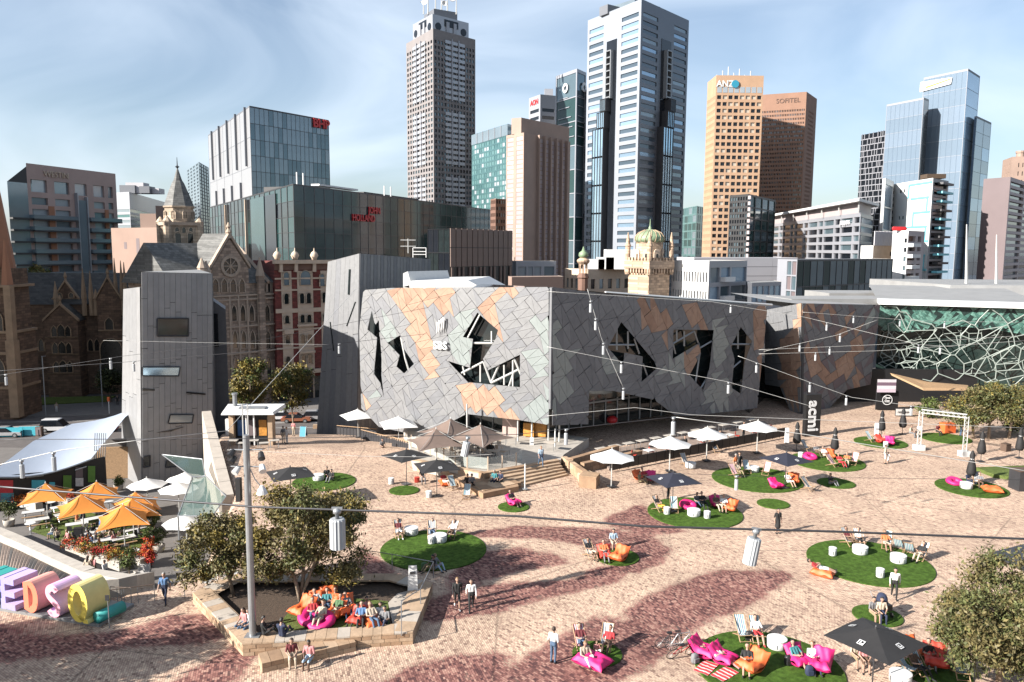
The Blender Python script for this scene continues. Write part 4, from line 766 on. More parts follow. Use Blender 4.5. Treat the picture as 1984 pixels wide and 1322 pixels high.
# spire tower at its left
Ys = 137; tz = lambda y: at(349, y, Ys).z; c = at(349,450, Ys); w = 5.6; rzt = .62
b = MB(); b.box((c.x, c.y, (tz(432) - 8) / 2),(w, w, tz(432) + 8), rzt); b.build('tower_shaft','cream_stone', r)
b = MB(); b.box((c.x, c.y, (tz(432) + tz(437)) / 2),(w + .8, w + .8, tz(432) - tz(438)), rzt); b.build('tower_cornice','gothic_trim', r)
b = MB(); b.lathe([(2.55, tz(434)),(2.5, tz(404)),(2.75, tz(403)),(2.75, tz(400))],8,(c.x, c.y, 0)); b.build('belfry','cream_stone', r)
b = MB(); b.lathe([(2.65, tz(401)),(1.9, tz(378)),(1.05, tz(355)),(.75, tz(350)),(.12, tz(327))],8,(c.x, c.y, 0)); b.build('spire','slate', r)
b = MB(); b.tube([(c.x, c.y, tz(328)),(c.x, c.y, tz(305))],[.12,.04],5); b.lathe([(.1, tz(326)),(.38, tz(323.5)),(.1, tz(321))],8,(c.x, c.y, 0)); b.build('finial','steel_dark', r)
for s in range(4):
 a_ = rzt + s * math.pi / 2; d_ = Vector((math.cos(a_), math.sin(a_),0)); e_ = Vector((-d_.y, d_.x, 0)); AA = c + d_ * (w / 2 + .02) - e_ * (w / 2); BB = c + d_ * (w / 2 + .02) + e_ * (w / 2)
 for uu in (.32,.68): gothic_window(r, AA, BB, w * uu, tz(475),.9,2.2, pointed=False, frame='cream_stone');
 for uu in (.3,.5,.7): gothic_window(r, AA, BB, w * uu, tz(452),.6,1.0, pointed=True, frame='cream_stone')
for k in range(8):
 a_ = k * math.pi / 4; d_ = Vector((math.cos(a_), math.sin(a_),0)); e_ = Vector((-d_.y, d_.x, 0)); AA = c + d_ * 2.42 - e_ * .9; BB = c + d_ * 2.42 + e_ * .9
 gothic_window(r, AA, BB, .9, tz(424),.55,1.2, pointed=False, frame='cream_stone')
for s in range(4):
 a_ = rzt + math.pi / 4 + s * math.pi / 2; x, y = c.x + (w * .66) * math.cos(a_), c.y + w * .66 * math.sin(a_); b = MB(); b.lathe([(.7,-8),(.7, tz(432)),(.85, tz(431)),(.6, tz(427)),(.1, tz(420))],8,(x, y, 0)); b.build('corner_turret','cream_stone', r)
# ================================================================== cathedral
mat('cath_glass',(0.03,0.028,0.025),0.2,0,0.3,3)
ex = Vector((1,.16,0)).normalized(); n = Vector((ex.y, -ex.x, 0)); O = at(120,600,140); O.z = 0; A, Cc = O - ex * 14, O + ex * 16
U = lambda px: (onplane(px, 600, A, Cc) - Vector((A.x, A.y, 0))).dot(ex); ZP = lambda px, y: onplane(px, y, A, Cc).z
r = thing('cathedral','dark brown stone cathedral with gables, slate roofs and a corner tower','cathedral',(A.x, A.y, -8)); Oa = Vector((A.x, A.y, 0)); P = lambda u, d, z: Oa + ex * u + n * d + Vector((0,0, z)); Ln = 30
zE = ZP(120,590)
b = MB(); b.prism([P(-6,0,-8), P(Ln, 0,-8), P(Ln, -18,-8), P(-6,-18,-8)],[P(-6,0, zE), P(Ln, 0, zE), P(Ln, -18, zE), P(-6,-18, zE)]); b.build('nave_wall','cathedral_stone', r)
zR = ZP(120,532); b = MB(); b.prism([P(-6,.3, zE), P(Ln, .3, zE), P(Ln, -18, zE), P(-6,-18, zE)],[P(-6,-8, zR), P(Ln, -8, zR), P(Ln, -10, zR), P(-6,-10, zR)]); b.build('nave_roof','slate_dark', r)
def gable(px0, px1, pe, pa, d, wins, name='gable_front'):
 u0, u1 = U(px0), U(px1); um = (u0 + u1) / 2; ze, za = ZP((px0 + px1) / 2, pe), ZP((px0 + px1) / 2, pa)
 b = MB(); b.extr([P(u0, d, -8), P(u1, d, -8), P(u1, d, ze), P(um, d, za), P(u0, d, ze)],-n * (d + 9)); f = b.build(name, 'cathedral_stone', r)
 for (ua, zaa, ub, zbb) in ((u0 - .25, ze - .2, um, za + .1),(um, za + .1, u1 + .25, ze - .2)):
  b = MB(); b.extr([P(ua, d + .2, zaa), P(ub, d + .2, zbb), P(ub, d + .2, zbb + .45), P(ua, d + .2, zaa + .45)],-n * .6); b.build('coping','cathedral_trim', f); b = MB(); b.extr([P(ua, d - .41, zaa), P(ub, d - .41, zbb), P(ub, d - .41, zbb + .25), P(ua, d - .41, zaa + .25)],-n * (d + 8.7)); b.build('gable_roof','slate_dark', f)
 b = MB(); b.lathe([(.3,0),(.2,.8),(.35,1.1),(.08,1.9)],6, P(um, d - .2, za)); b.build('finial','cathedral_trim', f)
 for (wp, y0, y1, w) in wins: gothic_window(f, A + n * d, Cc + n * d, U(wp), ZP(wp, y0), w, ZP(wp, y1) - ZP(wp, y0), frame='cathedral_trim', glass='cath_glass')
 for y in [y0 for _, y0, _, _ in wins]: strips(f, A + n * d, Cc + n * d, [(u0, u1, ZP(130, y) - .3, ZP(130, y) - .05)],'cathedral_trim','string_course',.12)
 return f
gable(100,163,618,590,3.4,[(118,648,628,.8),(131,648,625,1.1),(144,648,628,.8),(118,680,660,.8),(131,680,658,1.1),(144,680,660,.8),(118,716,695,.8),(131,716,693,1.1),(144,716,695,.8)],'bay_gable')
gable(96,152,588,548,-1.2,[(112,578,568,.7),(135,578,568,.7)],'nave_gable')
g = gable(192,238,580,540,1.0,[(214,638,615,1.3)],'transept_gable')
for px in (82,178): gothic_window(r, A, Cc, U(px) - .55, ZP(px, 680),.8,2.2, frame='cathedral_trim', glass='cath_glass'); gothic_window(r, A, Cc, U(px) + .55, ZP(px, 680),.8,2.2, frame='cathedral_trim', glass='cath_glass')
gothic_window(r, A + n * 1.02, Cc + n * 1.02, U(215), ZP(215,745),3.6, ZP(215,655) - ZP(215,745),'porch_arch','cathedral_trim','cath_glass', False)
for px, yt in ((112,545),(166,520),(180,525),(189,560),(228,500),(240,505),(246,508)):
 p = P(U(px),.5, ZP(px, 590)); b = MB(); b.lathe([(.45,-2),(.45,1),(.55,1.1),(.06, ZP(px, yt) - ZP(px, 590))],6, p); b.build('pinnacle','cathedral_trim', r)
# corner tower at the left edge
c = at(8,600,122); tz = lambda y: at(8, y, 122).z
ring = lambda w, z: [(c.x + i * w, c.y + j * w, z) for i, j in ((-1,-1),(1,-1),(1,1),(-1,1))]
b = MB(); b.rings([ring(3.1,-8), ring(2.9, tz(640)), ring(2.6, tz(638)), ring(2.5, tz(520))]); b.build('tower_shaft','cathedral_stone', r)
b = MB(); b.lathe([(2.6, tz(522)),(2.2, tz(480)),(1.2, tz(380)),(.4, tz(310)),(.05, tz(270))],8,(c.x - .6, c.y, 0)); b.build('tower_spire','westin_orange', r)
for sx in (-1,1):
 for w0, ya, yb_ in ((.8,800,655),(.62,655,552)):
  b = MB(); x = c.x + sx * 2.8; b.box((x, c.y - 2.9,(tz(ya) + tz(yb_)) / 2),(w0 * 1.7, w0 * 1.7, tz(yb_) - tz(ya))); b.build('buttress','cathedral_trim', r)
 b = MB(); b.lathe([(.9,0),(.7,2.2),(.1,7)],6,(c.x + sx * 2.3, c.y - 2.3, tz(552))); b.build('pinnacle','westin_orange', r)
AA, BB = Vector((c.x - 2.6, c.y - 2.72,0)), Vector((c.x + 2.6, c.y - 2.72,0))
for y0, y1, w in ((528,508,.7),(640,600,1.2),(735,690,1.2)): gothic_window(r, AA - Vector((0,.3 if y0 > 640 else 0,0)), BB - Vector((0,.3 if y0 > 640 else 0,0)),2.6 + .8, tz(y0), w, tz(y1) - tz(y0), frame='cathedral_trim', glass='cath_glass')
for y in (553,640,680,745): b = MB(); b.box((c.x, c.y, tz(y)),(6.3,6.3,.4)); b.build('string_course','cathedral_trim', r)
# forecourt lawn and low wall
q = [P(U(0),12,0), P(U(230),9,0), P(U(230),4,0), P(U(0),4,0)]; b = MB(); b.extr([(p.x, p.y, -7.86) for p in q],(0,0,.16)); tag(b.build('lawn','turf_dry'),'strip of lawn in front of the brown cathedral','lawn')
b = MB(); p0, p1 = P(U(5),12.4,0), P(U(115),11.0,0); d = p1 - p0; b.box(((p0.x + p1.x) / 2,(p0.y + p1.y) / 2,-7.3),(d.length, .5,1.1), math.atan2(d.y, d.x)); tag(b.build('low_wall','concrete'),'low pale wall along the cathedral lawn','wall')
# the block across the street, left of the picture, that shades the cathedral
b = MB();
r = thing('corner_block','stone corner block across the street, left of the picture','building',(-130,124,-8))
b.prism([(-150,96,-8),(-110,96,-8),(-110,152,-8),(-150,152,-8)],[(-150,96,50),(-110,96,50),(-110,152,50),(-150,152,50)]); b.build('wall','cream_stone', r)
for k in range(10): strips(r, Vector((-110.0,96.0,0)), Vector((-110.0,152.0,0)),[(2 + q * 5,4.6 + q * 5,-4 + k * 5,-1.2 + k * 5) for q in range(9)],'dark_glass','window',.06)
# ================================================================== pinwheel cladding
def pin(P, S, Q):
 H = S + (Q - S) * 0.2; a, c, d = (H + P) / 2,(H + Q) / 2,(P + Q) / 2
 return [(H, S, P),(H, a, c),(a, P, d),(c, d, Q),(d, c, a)]
def clip(sub_, tri):
 out = sub_; k = len(tri)
 ar = sum(tri[i][0] * tri[(i + 1) % k][1] - tri[(i + 1) % k][0] * tri[i][1] for i in range(k))
 for i in range(k):
  a, c = tri[i], tri[(i + 1) % k]; inp = out; out = []
  if not inp: break
  sd_ = lambda p: ((c[0] - a[0]) * (p[1] - a[1]) - (c[1] - a[1]) * (p[0] - a[0])) * (1 if ar > 0 else -1)
  for j in range(len(inp)):
   p, q = inp[j - 1], inp[j]; sp_, sq = sd_(p), sd_(q)
   if (sp_ >= 0) != (sq >= 0): t = sp_ / (sp_ - sq); out.append((p[0] + (q[0] - p[0]) * t, p[1] + (q[1] - p[1]) * t))
   if sq >= 0: out.append(q)
 return out
def minus(P, tris):
 out = [P]
 for tr in tris:
  ar = sum(tr[i][0] * tr[(i + 1) % 3][1] - tr[(i + 1) % 3][0] * tr[i][1] for i in range(3)); tr = tr if ar > 0 else tr[::-1]; nxt = []
  for p in out:
   cur = p
   for i in range(3):
    a, c = tr[i], tr[(i + 1) % 3]; dx, dy = c[0] - a[0], c[1] - a[1]; big = 400 / max(1e-6, math.hypot(dx, dy)); nx_, ny_ = -dy * big, dx * big
    e0, e1 = (a[0] - dx * big, a[1] - dy * big),(c[0] + dx * big, c[1] + dy * big)
    o_ = clip(cur, [e1, e0,(e0[0] - nx_, e0[1] - ny_),(e1[0] - nx_, e1[1] - ny_)])
    if len(o_) > 2 and area(o_) > .004: nxt.append(o_)
    cur = clip(cur, [e0, e1,(e1[0] + nx_, e1[1] + ny_),(e0[0] + nx_, e0[1] + ny_)])
    if len(cur) < 3: break
  out = nxt
 return out
def area(P): return abs(sum(P[i - 1][0] * P[i][1] - P[i][0] * P[i - 1][1] for i in range(len(P)))) / 2
def cladding(root, A, B, outline_px, holes_px, zones_px, base, depth, size, seed, off=.3, ang=.0, cap=290):
 """Pinwheel panels over the part of wall AB inside the outline; zones pick the panel material."""
 ex, n, Ln = fr(A, B); O = Vector((A.x, A.y, 0)); rg = random.Random(seed)
 uv = lambda px, py: ((lambda p: ((p - O).dot(ex), p.z))(onplane(px, py, A, B)))
 OUT = [uv(*p) for p in outline_px]; HO = [[uv(*p) for p in h] for h in holes_px]; ZO = [(m, [uv(*p) for p in z]) for m, z in zones_px]
 cu, cv = sum(p[0] for p in OUT) / len(OUT), sum(p[1] for p in OUT) / len(OUT)
 s = size * 5 ** (depth / 2); V2 = lambda x, y: Vector((cu + x * math.cos(ang) - y * math.sin(ang), cv + x * math.sin(ang) + y * math.cos(ang)))
 T = [(V2(-s * .5,-s * .8), V2(s * .5,-s * .8), V2(-s * .5, s * 1.2)),(V2(s * .5, s * 1.2), V2(-s * .5, s * 1.2), V2(s * .5,-s * .8))]
 for _ in range(depth): T = [t for q in T for t in pin(*q)]
 from mathutils.geometry import tessellate_polygon as tess
 HT = [[h[i] for i in t] for h in HO for t in tess([[Vector((x, y, 0)) for x, y in h]])]; HB = [(min(p[0] for p in h), max(p[0] for p in h), min(p[1] for p in h), max(p[1] for p in h)) for h in HO]
 fin = []
 def consider(t, lvl):
  c = (t[0] + t[1] + t[2]) / 3
  tri = [(p[0], p[1]) for p in t]; g = .012 * size; cc = (c[0], c[1])
  tri = [(p[0] + (cc[0] - p[0]) * .035, p[1] + (cc[1] - p[1]) * .035) for p in tri]
  pl = clip(OUT, tri)
  if len(pl) < 3 or area(pl) < .03: return
  u_ = [p[0] for p in pl]; v_ = [p[1] for p in pl]; ps = [pl]
  if any(max(u_) > q[0] and min(u_) < q[1] and max(v_) > q[2] and min(v_) < q[3] for q in HB): ps = minus(pl, HT)
  if not ps: return
  m = None
  for mm, z in ZO:
   if inpoly(cc, z): m = mm
  fin.append((sum(area(q) for q in ps), ps, rg.choice(m or base)))
 for t in T: consider(t, 0)
 fin.sort(key=lambda q: -q[0]); rest = MB(); mats = []
 for i, (ar, pl, m) in enumerate(fin):
  d = off + rg.uniform(0,.03); pts = [[O + ex * u + n * d + Vector((0,0, v)) for u, v in q] for q in pl]
  if i < cap:
   b = MB()
   for q in pts: b.extr(q, n * .05)
   b.build('panel', m, root)
  else:
   if m not in mats: mats.append(m)
   for q in pts: rest.extr(q, n * .05, mats.index(m))
 if rest.f: tag(rest.build('small_panels', mats, root), kind='stuff')
def zoompts(pts, x0, y0, s=4.131): return [(x0 + x / s, y0 + y / s) for x, y in pts]
Z3 = lambda P: zoompts(P, 680,540); Z8 = lambda P: zoompts(P, 1060,540); ZR = lambda P: zoompts(P, 1504,560)
# ================================================================== faceted museum building on the square
ZN = ['zinc_a','zinc_b','zinc_c']; SS = ['sandstone_panel','sandstone_panel_b','sandstone_panel']; PL = ['pale_panel']
Cn = at(1066,700,70.5); Ls = at(708,700,79.0); Rs = at(1481,700,88.0)
for p in (Cn, Ls, Rs): p.z = 0
r = thing('museum_building','faceted building clad in zinc and sandstone triangles with jagged windows','building',(Cn.x, Cn.y, 0))
zt = onplane(1066,557, Ls, Cn).z
exL, nL, LL = fr(Ls, Cn); exR, nR, LR = fr(Cn, Rs)
zLt = onplane(708,562, Ls, Cn).z; zRt = onplane(1481,594, Cn, Rs).z
back = [Ls - nL * .9, Cn - nL * .4 - nR * .4, Rs - nR * .9, Rs + Vector((-18,22,0)), Ls + Vector((6,22,0))]
# structural wall behind the panels, glazed dark where panels are left out
b = MB(); q = [back[0] + nL * .0, back[1], back[2], back[3], back[4]]; zs = [zLt, zt, zRt, zRt, zLt]
b.prism([(p.x, p.y, 4.4) for p in q],[(p.x, p.y, z - .05) for p, z in zip(q, zs)]); b.build('inner_wall','dark_glass', r)
OUT_L = [(708,562),(760,558),(1066,556),(1066,822),(1011,813),(907,801),(825,843),(816,843),(738,826),(704,790),(700,640)]
H_L = [Z3([(183,255),(205,350),(215,365),(240,330),(245,470),(225,470),(148,405)]), Z3([(225,470),(248,460),(262,640),(260,770),(280,950),(250,830),(200,760)]), Z3([(310,510),(410,450),(440,560),(520,680),(440,755),(380,700),(405,610)]),
 Z3([(1025,270),(1190,410),(1170,480),(1070,640),(1110,730),(1365,605),(1365,865),(950,825),(790,655),(965,710),(990,480),(910,465)])]
ZN_L = [(SS, Z3([(330,70),(790,70),(845,260),(800,300),(720,250),(590,170),(660,440),(690,640),(690,830),(540,640),(510,480),(480,430)])),(SS, Z3([(1140,70),(1360,70),(1195,160),(1195,430),(1030,270)])),(SS, Z3([(870,880),(950,825),(1140,845),(1280,1060),(1370,1130),(940,1080)])),(SS, Z3([(105,1000),(130,870),(160,870),(150,1060)])),
  (PL, Z3([(275,270),(410,430),(310,510),(245,480)])),(PL, Z3([(1420,200),(1590,340),(1590,850),(1480,700),(1370,600),(1545,520)])),(PL, Z3([(1590,900),(1590,1165),(1370,1090)])),(PL, Z3([(200,780),(275,960),(205,980)])),(PL, Z3([(850,270),(1020,270),(910,460),(990,480),(960,700),(800,600)]))]
cladding(r, Ls, Cn, OUT_L, H_L, ZN_L, ['zinc_c','zinc_c','zinc_a'],5,.85,1, ang=.25)
OUT_R = [(1066,556),(1162,569),(1482,593),(1462,790),(1333,805),(1302,803),(1263,774),(1181,756),(1137,757),(1135,821),(1066,823)]
H_R = [Z8([(575,345),(840,660),(860,715),(735,825),(745,620),(600,590),(590,690),(465,550)]), Z8([(990,405),(1315,410),(1280,710),(1230,890),(1120,770),(1210,600),(1200,510),(985,640)]), Z8([(1530,385),(1620,500),(1560,680),(1530,920),(1455,870),(1480,640),(1450,540)])]
ZN_R = [(SS, Z8(p)) for p in ([(690,165),(840,170),(965,255),(985,400),(920,580),(870,540),(890,440),(750,340)],[(1075,215),(1190,200),(1290,410),(1165,410)],[(1635,225),(1745,215),(1690,820),(1670,650),(1700,610),(1625,510)],[(1065,595),(1200,510),(1215,600),(1110,750)],[(1250,900),(1360,825),(1370,900),(1260,970)],[(285,75),(415,80),(385,165)])] + \
 [(PL, Z8(p)) for p in ([(0,340),(105,390),(60,510),(215,600),(150,800),(215,880),(20,1060)],[(860,700),(1065,600),(1115,755),(980,850)],[(1330,210),(1440,545),(1380,700),(1280,700)],[(400,600),(460,555),(595,690),(460,785)],[(1335,735),(1480,890),(1410,1060),(1280,1065),(1240,900)],[(590,340),(640,310),(690,460)],[(970,1085),(1100,1005),(1135,1085)])]
cladding(r, Cn, Rs, OUT_R, H_R, ZN_R, ['zinc_b','zinc_b','zinc_a'],5,1.0,2, ang=.1, cap=290)
# dark backing sheet so that only the windows see the glass
def struts(A, B, segs, m='steel_white', w=.10, name='strut', d=.12):
 n_ = fr(A, B)[1]
 for (x0, y0, x1, y1) in segs: b = MB(); b.tube([onplane(x0, y0, A, B) + n_ * d, onplane(x1, y1, A, B) + n_ * d], w, 5); b.build(name, m, r)
struts(Ls, Cn, [tuple(v for p in Z3([a, c]) for v in p) for a, c in (((890,755),(1065,665)),((1065,665),(1125,830)),((1125,835),(1190,690)),((1125,835),(1350,725)),((1310,640),(1365,770)),((1270,860),(1310,740)),((1040,280),(940,470)),((985,515),(1140,515)),((1130,420),(1130,520)),((900,700),(915,770)),((1040,690),(1040,825)),((405,470),(440,640)),((440,640),(470,740)),((1230,690),(1230,850)),((1300,650),(1300,860)))])
struts(Cn, Rs, [tuple(v for p in Z8([a, c]) for v in p) for a, c in (((470,530),(690,530)),((550,380),(550,570)),((640,420),(640,560)),((690,480),(730,600)),((1000,520),(1170,420)),((1170,420),(1215,555)),((1215,555),(1310,500)),((1000,520),(1020,600)),((1215,590),(1180,840)),((1220,880),(1310,730)),((1470,720),(1540,660)),((1090,420),(1090,540)),((1450,525),(1620,525)),((1520,400),(1520,560)),((760,680),(800,790)),((1030,410),(1030,500)))],'steel_grey')
b = MB(); cp = Cn + nL * .28 + nR * .28; b.prism([(Cn.x + nL.x * .34, Cn.y + nL.y * .34,4.4),(cp.x + (nL.x + nR.x) * .02, cp.y + (nL.y + nR.y) * .02,4.4),(Cn.x + nR.x * .34, Cn.y + nR.y * .34,4.4),(Cn.x, Cn.y, 4.4)],[(Cn.x + nL.x * .34, Cn.y + nL.y * .34, zt),(cp.x + (nL.x + nR.x) * .02, cp.y + (nL.y + nR.y) * .02, zt),(Cn.x + nR.x * .34, Cn.y + nR.y * .34, zt),(Cn.x, Cn.y, zt)]); b.build('corner_trim','zinc_a', r)
# roof: parapet, white roof sheets, raised pieces
b = MB(); q = [Ls, Cn, Rs, back[3], back[4]]; cz = [zLt, zt, zRt, zRt - .2, zLt - .2]; b.poly([(p.x, p.y, z - .12) for p, z in zip(q, cz)]); b.build('roof','white_roof', r)
p0, p1, p2 = at(793,545,84), at(906,543,84), at(945,553,84); b = MB(); b.extr([(p0.x, p0.y, zLt - .3),(p2.x, p2.y, zLt - .3),(p1.x, p1.y, p1.z),(p0.x, p0.y, p0.z)],(2,12,0)); b.build('roof_lantern','white_paint', r)
b = MB(); b.extr([at(781,530,86), at(790,526,86), at(797,552,86), at(781,556,86)],(4,5,0)); b.build('roof_fin','white_paint', r)
struts(Cn - nR * 3, Rs - nR * 3,[(1160,566,1482,590)],'white_paint',.14,'roof_rail',1.0)
# broadcaster sign on the sunny side
d = .62
for i, (a, c, w) in enumerate(((862,628,.16),(866,625,.2),(857,631,.12),(853,634,.10))):
 p = onplane(a, c, Ls, Cn) + nL * d; b = MB(); b.extr([p + exL * (x * (1 - .15 * i)) + Vector((0,0, v)) for x, v in ((-.10,.55),(.10,.55),(.06,-.2),(-.12,-.75),(-.05,-.1))], nL * .06); b.build('emblem_blade','sign_white', r)
text('SBS',1.05, onplane(859,669, Ls, Cn) + nL * d, exL, nL, 'sign_white', r, ext=.05, bold=.03)
# ground floor: set-back glazing, columns, piers, timber counter
gA, gC, gB = Ls - nL * 3.2 + Vector((2,0,0)), Cn - nL * 2.6 - nR * 2.6, Rs - nR * 3.2
for P, Q, k in ((gA, gC, 12),(gC, gB, 18)):
 ex_, n_, Ln_ = fr(P, Q)
 for i in range(k):
  b = MB(); u0, u1 = Ln_ * i / k, Ln_ * (i + 1) / k - .12; b.extr([P + ex_ * u0 + Vector((0,0,.95)), P + ex_ * u1 + Vector((0,0,.95)), P + ex_ * u1 + Vector((0,0,5.6)), P + ex_ * u0 + Vector((0,0,5.6))],-n_ * .08); b.build('shop_window', rnd.choice(['dark_glass','dark_glass_b','dark_glass']), r)
  b = MB(); b.tube([P + ex_ * (u0 - .06) + n_ * .05 + Vector((0,0,.9)), P + ex_ * (u0 - .06) + n_ * .05 + Vector((0,0,5.6))],.09,6); b.build('mullion','steel_grey', r)
 b = MB(); b.extr([P + n_ * .12 + Vector((0,0,3.3)), Q + n_ * .12 + Vector((0,0,3.3)), Q + n_ * .12 + Vector((0,0,3.5)), P + n_ * .12 + Vector((0,0,3.5))],-n_ * .3); b.build('transom','steel_grey', r)
for px, py in ((905,868),(1003,880),(1030,885),(1062,890),(1083,885)): p = at(px, py, 71.6 + .004 * abs(px - 1062)); b = MB(); b.tube([(p.x, p.y, .9),(p.x, p.y, 4.4)],.08,8); b.build('column','steel_white', r)
p = at(990,850,74.5); b = MB(); b.box((p.x, p.y, 3.3),(1.5,.8,4.9),-.4); b.build('pier','westin_pink', r)
for px, c_ in ((1025,'poster_amber'),(1048,'poster_amber')): p = at(px, 860,73.8); b = MB(); b.box((p.x, p.y, 1.6),(1.05,.5,1.3),-.3); b.build('counter', c_, r)
pA, pB = at(1140,790,77), at(1270,790,84); b = MB(); b.extr([Vector((pA.x, pA.y, 4.6)), Vector((pB.x, pB.y, 4.6)), Vector((pB.x, pB.y, 5.4)), Vector((pA.x, pA.y, 6.2))],(.2,-.3,0)); b.build('soffit_band','lavender', r)
b = MB(); p = at(1186,814,79); b.lathe([(.15,-.45),(.55,-.15),(.55,.2),(.2,.45)],12, p); b.build('red_lantern','sign_red', r, True)
# ================================================================== grey zinc tower behind it
Ct, Lt, Rt = at(697,491,95), at(636,507,99), at(834,502,104); zt2 = Ct.z
r = thing('zinc_tower','tall grey zinc clad tower with slit windows left of the faceted building','building',(Ct.x, Ct.y, -6))
Lb, Cb, Rb = at(616,780,97), at(690,800,94), at(834,780,104)
def quadwall(P00, P10, P11, P01, ncol, m, name='clad_strip', nrow=1, jit=0.0, th=.06, seed=1):
 """vertical cladding strips between four corners (bottom left, bottom right, top right, top left)"""
 rg = random.Random(seed); nn = (P10 - P00).cross(P01 - P00).normalized()
 f = lambda s, t: (P00 * (1 - s) + P10 * s) * (1 - t) + (P01 * (1 - s) + P11 * s) * t
 for i in range(ncol):
  cuts = [0] + sorted(min(.97, max(.03,(k + rg.uniform(-jit, jit)) / nrow)) for k in range(1, nrow)) + [1]
  for t0, t1 in zip(cuts, cuts[1:]):
   s0, s1 = i / ncol + .0016,(i + 1) / ncol - .0016; e = .0012
   b = MB(); b.extr([f(s0, t0 + e), f(s1, t0 + e), f(s1, t1 - e), f(s0, t1 - e)], nn * (th + rg.uniform(0,.01))); b.build(name, rg.choice(m) if isinstance(m, list) else m, r)
 b = MB(); b.poly([p - nn * .14 for p in (P00, P10, P11, P01)]); b.build('backing_wall','charcoal', r)
V = lambda p, z: Vector((p.x, p.y, z))
Ltz = V(Lt, at(636,507,99).z)
n0 = (Ct - V(Cb, -6)).cross(Ltz - V(Cb, -6)); dd_ = ray(612,872); Lb = Vector((0,0, CAMZ)) + dd_ * ((Ct - Vector((0,0, CAMZ))).dot(n0) / dd_.dot(n0))
quadwall(Lb, V(Cb, -6), Ct, Ltz, 7,['zinc_c','zinc_c','zinc_a'], nrow=2, jit=.3, seed=3)
quadwall(V(Cb, -6), V(Rb, -6), V(Rt, at(834,502,104).z), Ct, 22,['zinc_a','zinc_c'], nrow=1, seed=4)
b = MB(); Dd = Ltz + V(Rt, at(834,502,104).z) - Ct; b.poly([Ltz, Ct, V(Rt, at(834,502,104).z), Dd]); b.build('roof','grey_roof', r)
nn = (V(Cb, -6) - Lb).cross(Ltz - Lb).normalized()
for x0, y0, x1, y1, w in ((679,522,677,571,.3),(690,585,673,632,.12),(641,624,648,680,.15)):
 A_, B_ = V(Lb, 0), V(Cb, 0); a1, a2 = [Vector((0,0, CAMZ)) + ray(x_, y_) * ((Ct - Vector((0,0, CAMZ))).dot(nn) / ray(x_, y_).dot(nn)) + nn * .06 for x_, y_ in ((x0, y0),(x1, y1))]; e_ = (V(Cb, 0) - V(Lb, 0)).normalized() * w * .5
 b = MB(); b.extr([a1 - e_, a1 + e_, a2 + e_, a2 - e_], nn * .1); b.build('slit_window','dark_glass', r)
b = MB(); p = Ct * .62 + Rt * .38 + Vector((2,4,0)); b.tube([(p.x, p.y, zt2),(p.x, p.y, zt2 + 1.9)],.06,5)
for dz in (.9,1.7): b.tube([(p.x - 1, p.y, zt2 + dz),(p.x + 1, p.y, zt2 + dz)],.05,4)
b.build('aerial','steel_white', r)
b = MB(); p = V(Rt, zt2) + Vector((-1.8,3,0))
for dx in (-.9,.9): b.tube([(p.x + dx, p.y, zt2 - .6),(p.x + dx, p.y, zt2 + .7)],.06,5)
for dz in (-.2,.2,.7): b.tube([(p.x - .9, p.y, zt2 + dz),(p.x + .9, p.y, zt2 + dz)],.06,5)
b.build('roof_hatch_rail','white_paint', r)
# ================================================================== zinc shard at the left
mat('shard_zinc',(0.33,0.33,0.335),0.5,0.2,0.08,1.0); mat('shard_zinc_b',(0.30,0.302,0.31),0.5,0.2,0.08,1.0)
fl, frt = at(274,527,82), at(411,530,87.5)
A0, B0 = at(274,915,82), at(411,890,87.5)
r = thing('zinc_shard','leaning grey zinc shard with a picture window and slit openings','building',(A0.x, A0.y, -7))
A0.z = B0.z = -7.2; lt, lb = at(240,560,88), at(232,850,88); lb.z = -7.4; z1 = at(272,556,82)
bt = frt + Vector((-3.5,9,-.5)); bb = Vector((bt.x, bt.y, -7.2))
quadwall(A0, B0, frt, fl, 13,['shard_zinc','shard_zinc','shard_zinc_b'], nrow=5, jit=.45, seed=5)
quadwall(lb, A0 + Vector((-.02,0,0)), z1, lt, 5,['shard_zinc','shard_zinc_b'], nrow=3, jit=.4, seed=6)
quadwall(B0, bb, bt, frt, 5,['zinc_b'], nrow=2, jit=.3, seed=7)
b = MB(); b.poly([fl, frt, bt, fl + Vector((2,10,0))]); b.build('roof','grey_roof', r)
nn = (B0 - A0).cross(fl - A0).normalized()
def onface(px, py):                                         # the leaning front face
 dd = ray(px, py); o = Vector((0,0, CAMZ)); return o + dd * ((A0 - o).dot(nn) / dd.dot(nn))
for P4, m, nm in (([(304,651),(364,651),(364,617),(304,617)],'dark_glass_b','picture_window'),([(275,728),(345,728),(348,711),(275,711)],'glass_cyan','slot_window'),([(325,820),(371,819),(374,803),(329,803)],'glass_slate','slot_window'),([(275,757),(299,757),(299,754),(275,752)],'glass_black','slit'),([(360,762),(397,765),(397,762),(361,759)],'glass_black','slit'),([(303,838),(330,836),(356,827),(330,833)],'glass_black','slit'),([(277,905),(290,903),(290,882),(277,884)],'dark_glass','window'),([(320,905),(342,903),(342,892),(322,892)],'dark_glass','window')):
 b = MB(); pts = [onface(*q) + nn * .06 for q in P4]; b.extr(pts, nn * .09); w = b.build(nm, m, r)
 c = sum(pts, Vector()) / 4; bb_ = MB()
 if nm != 'slit':
  for i in range(4): bb_ = MB(); bb_.tube([pts[i] + nn * .12, pts[(i + 1) % 4] + nn * .12],.07,4); bb_.build('frame','steel_dark', w)
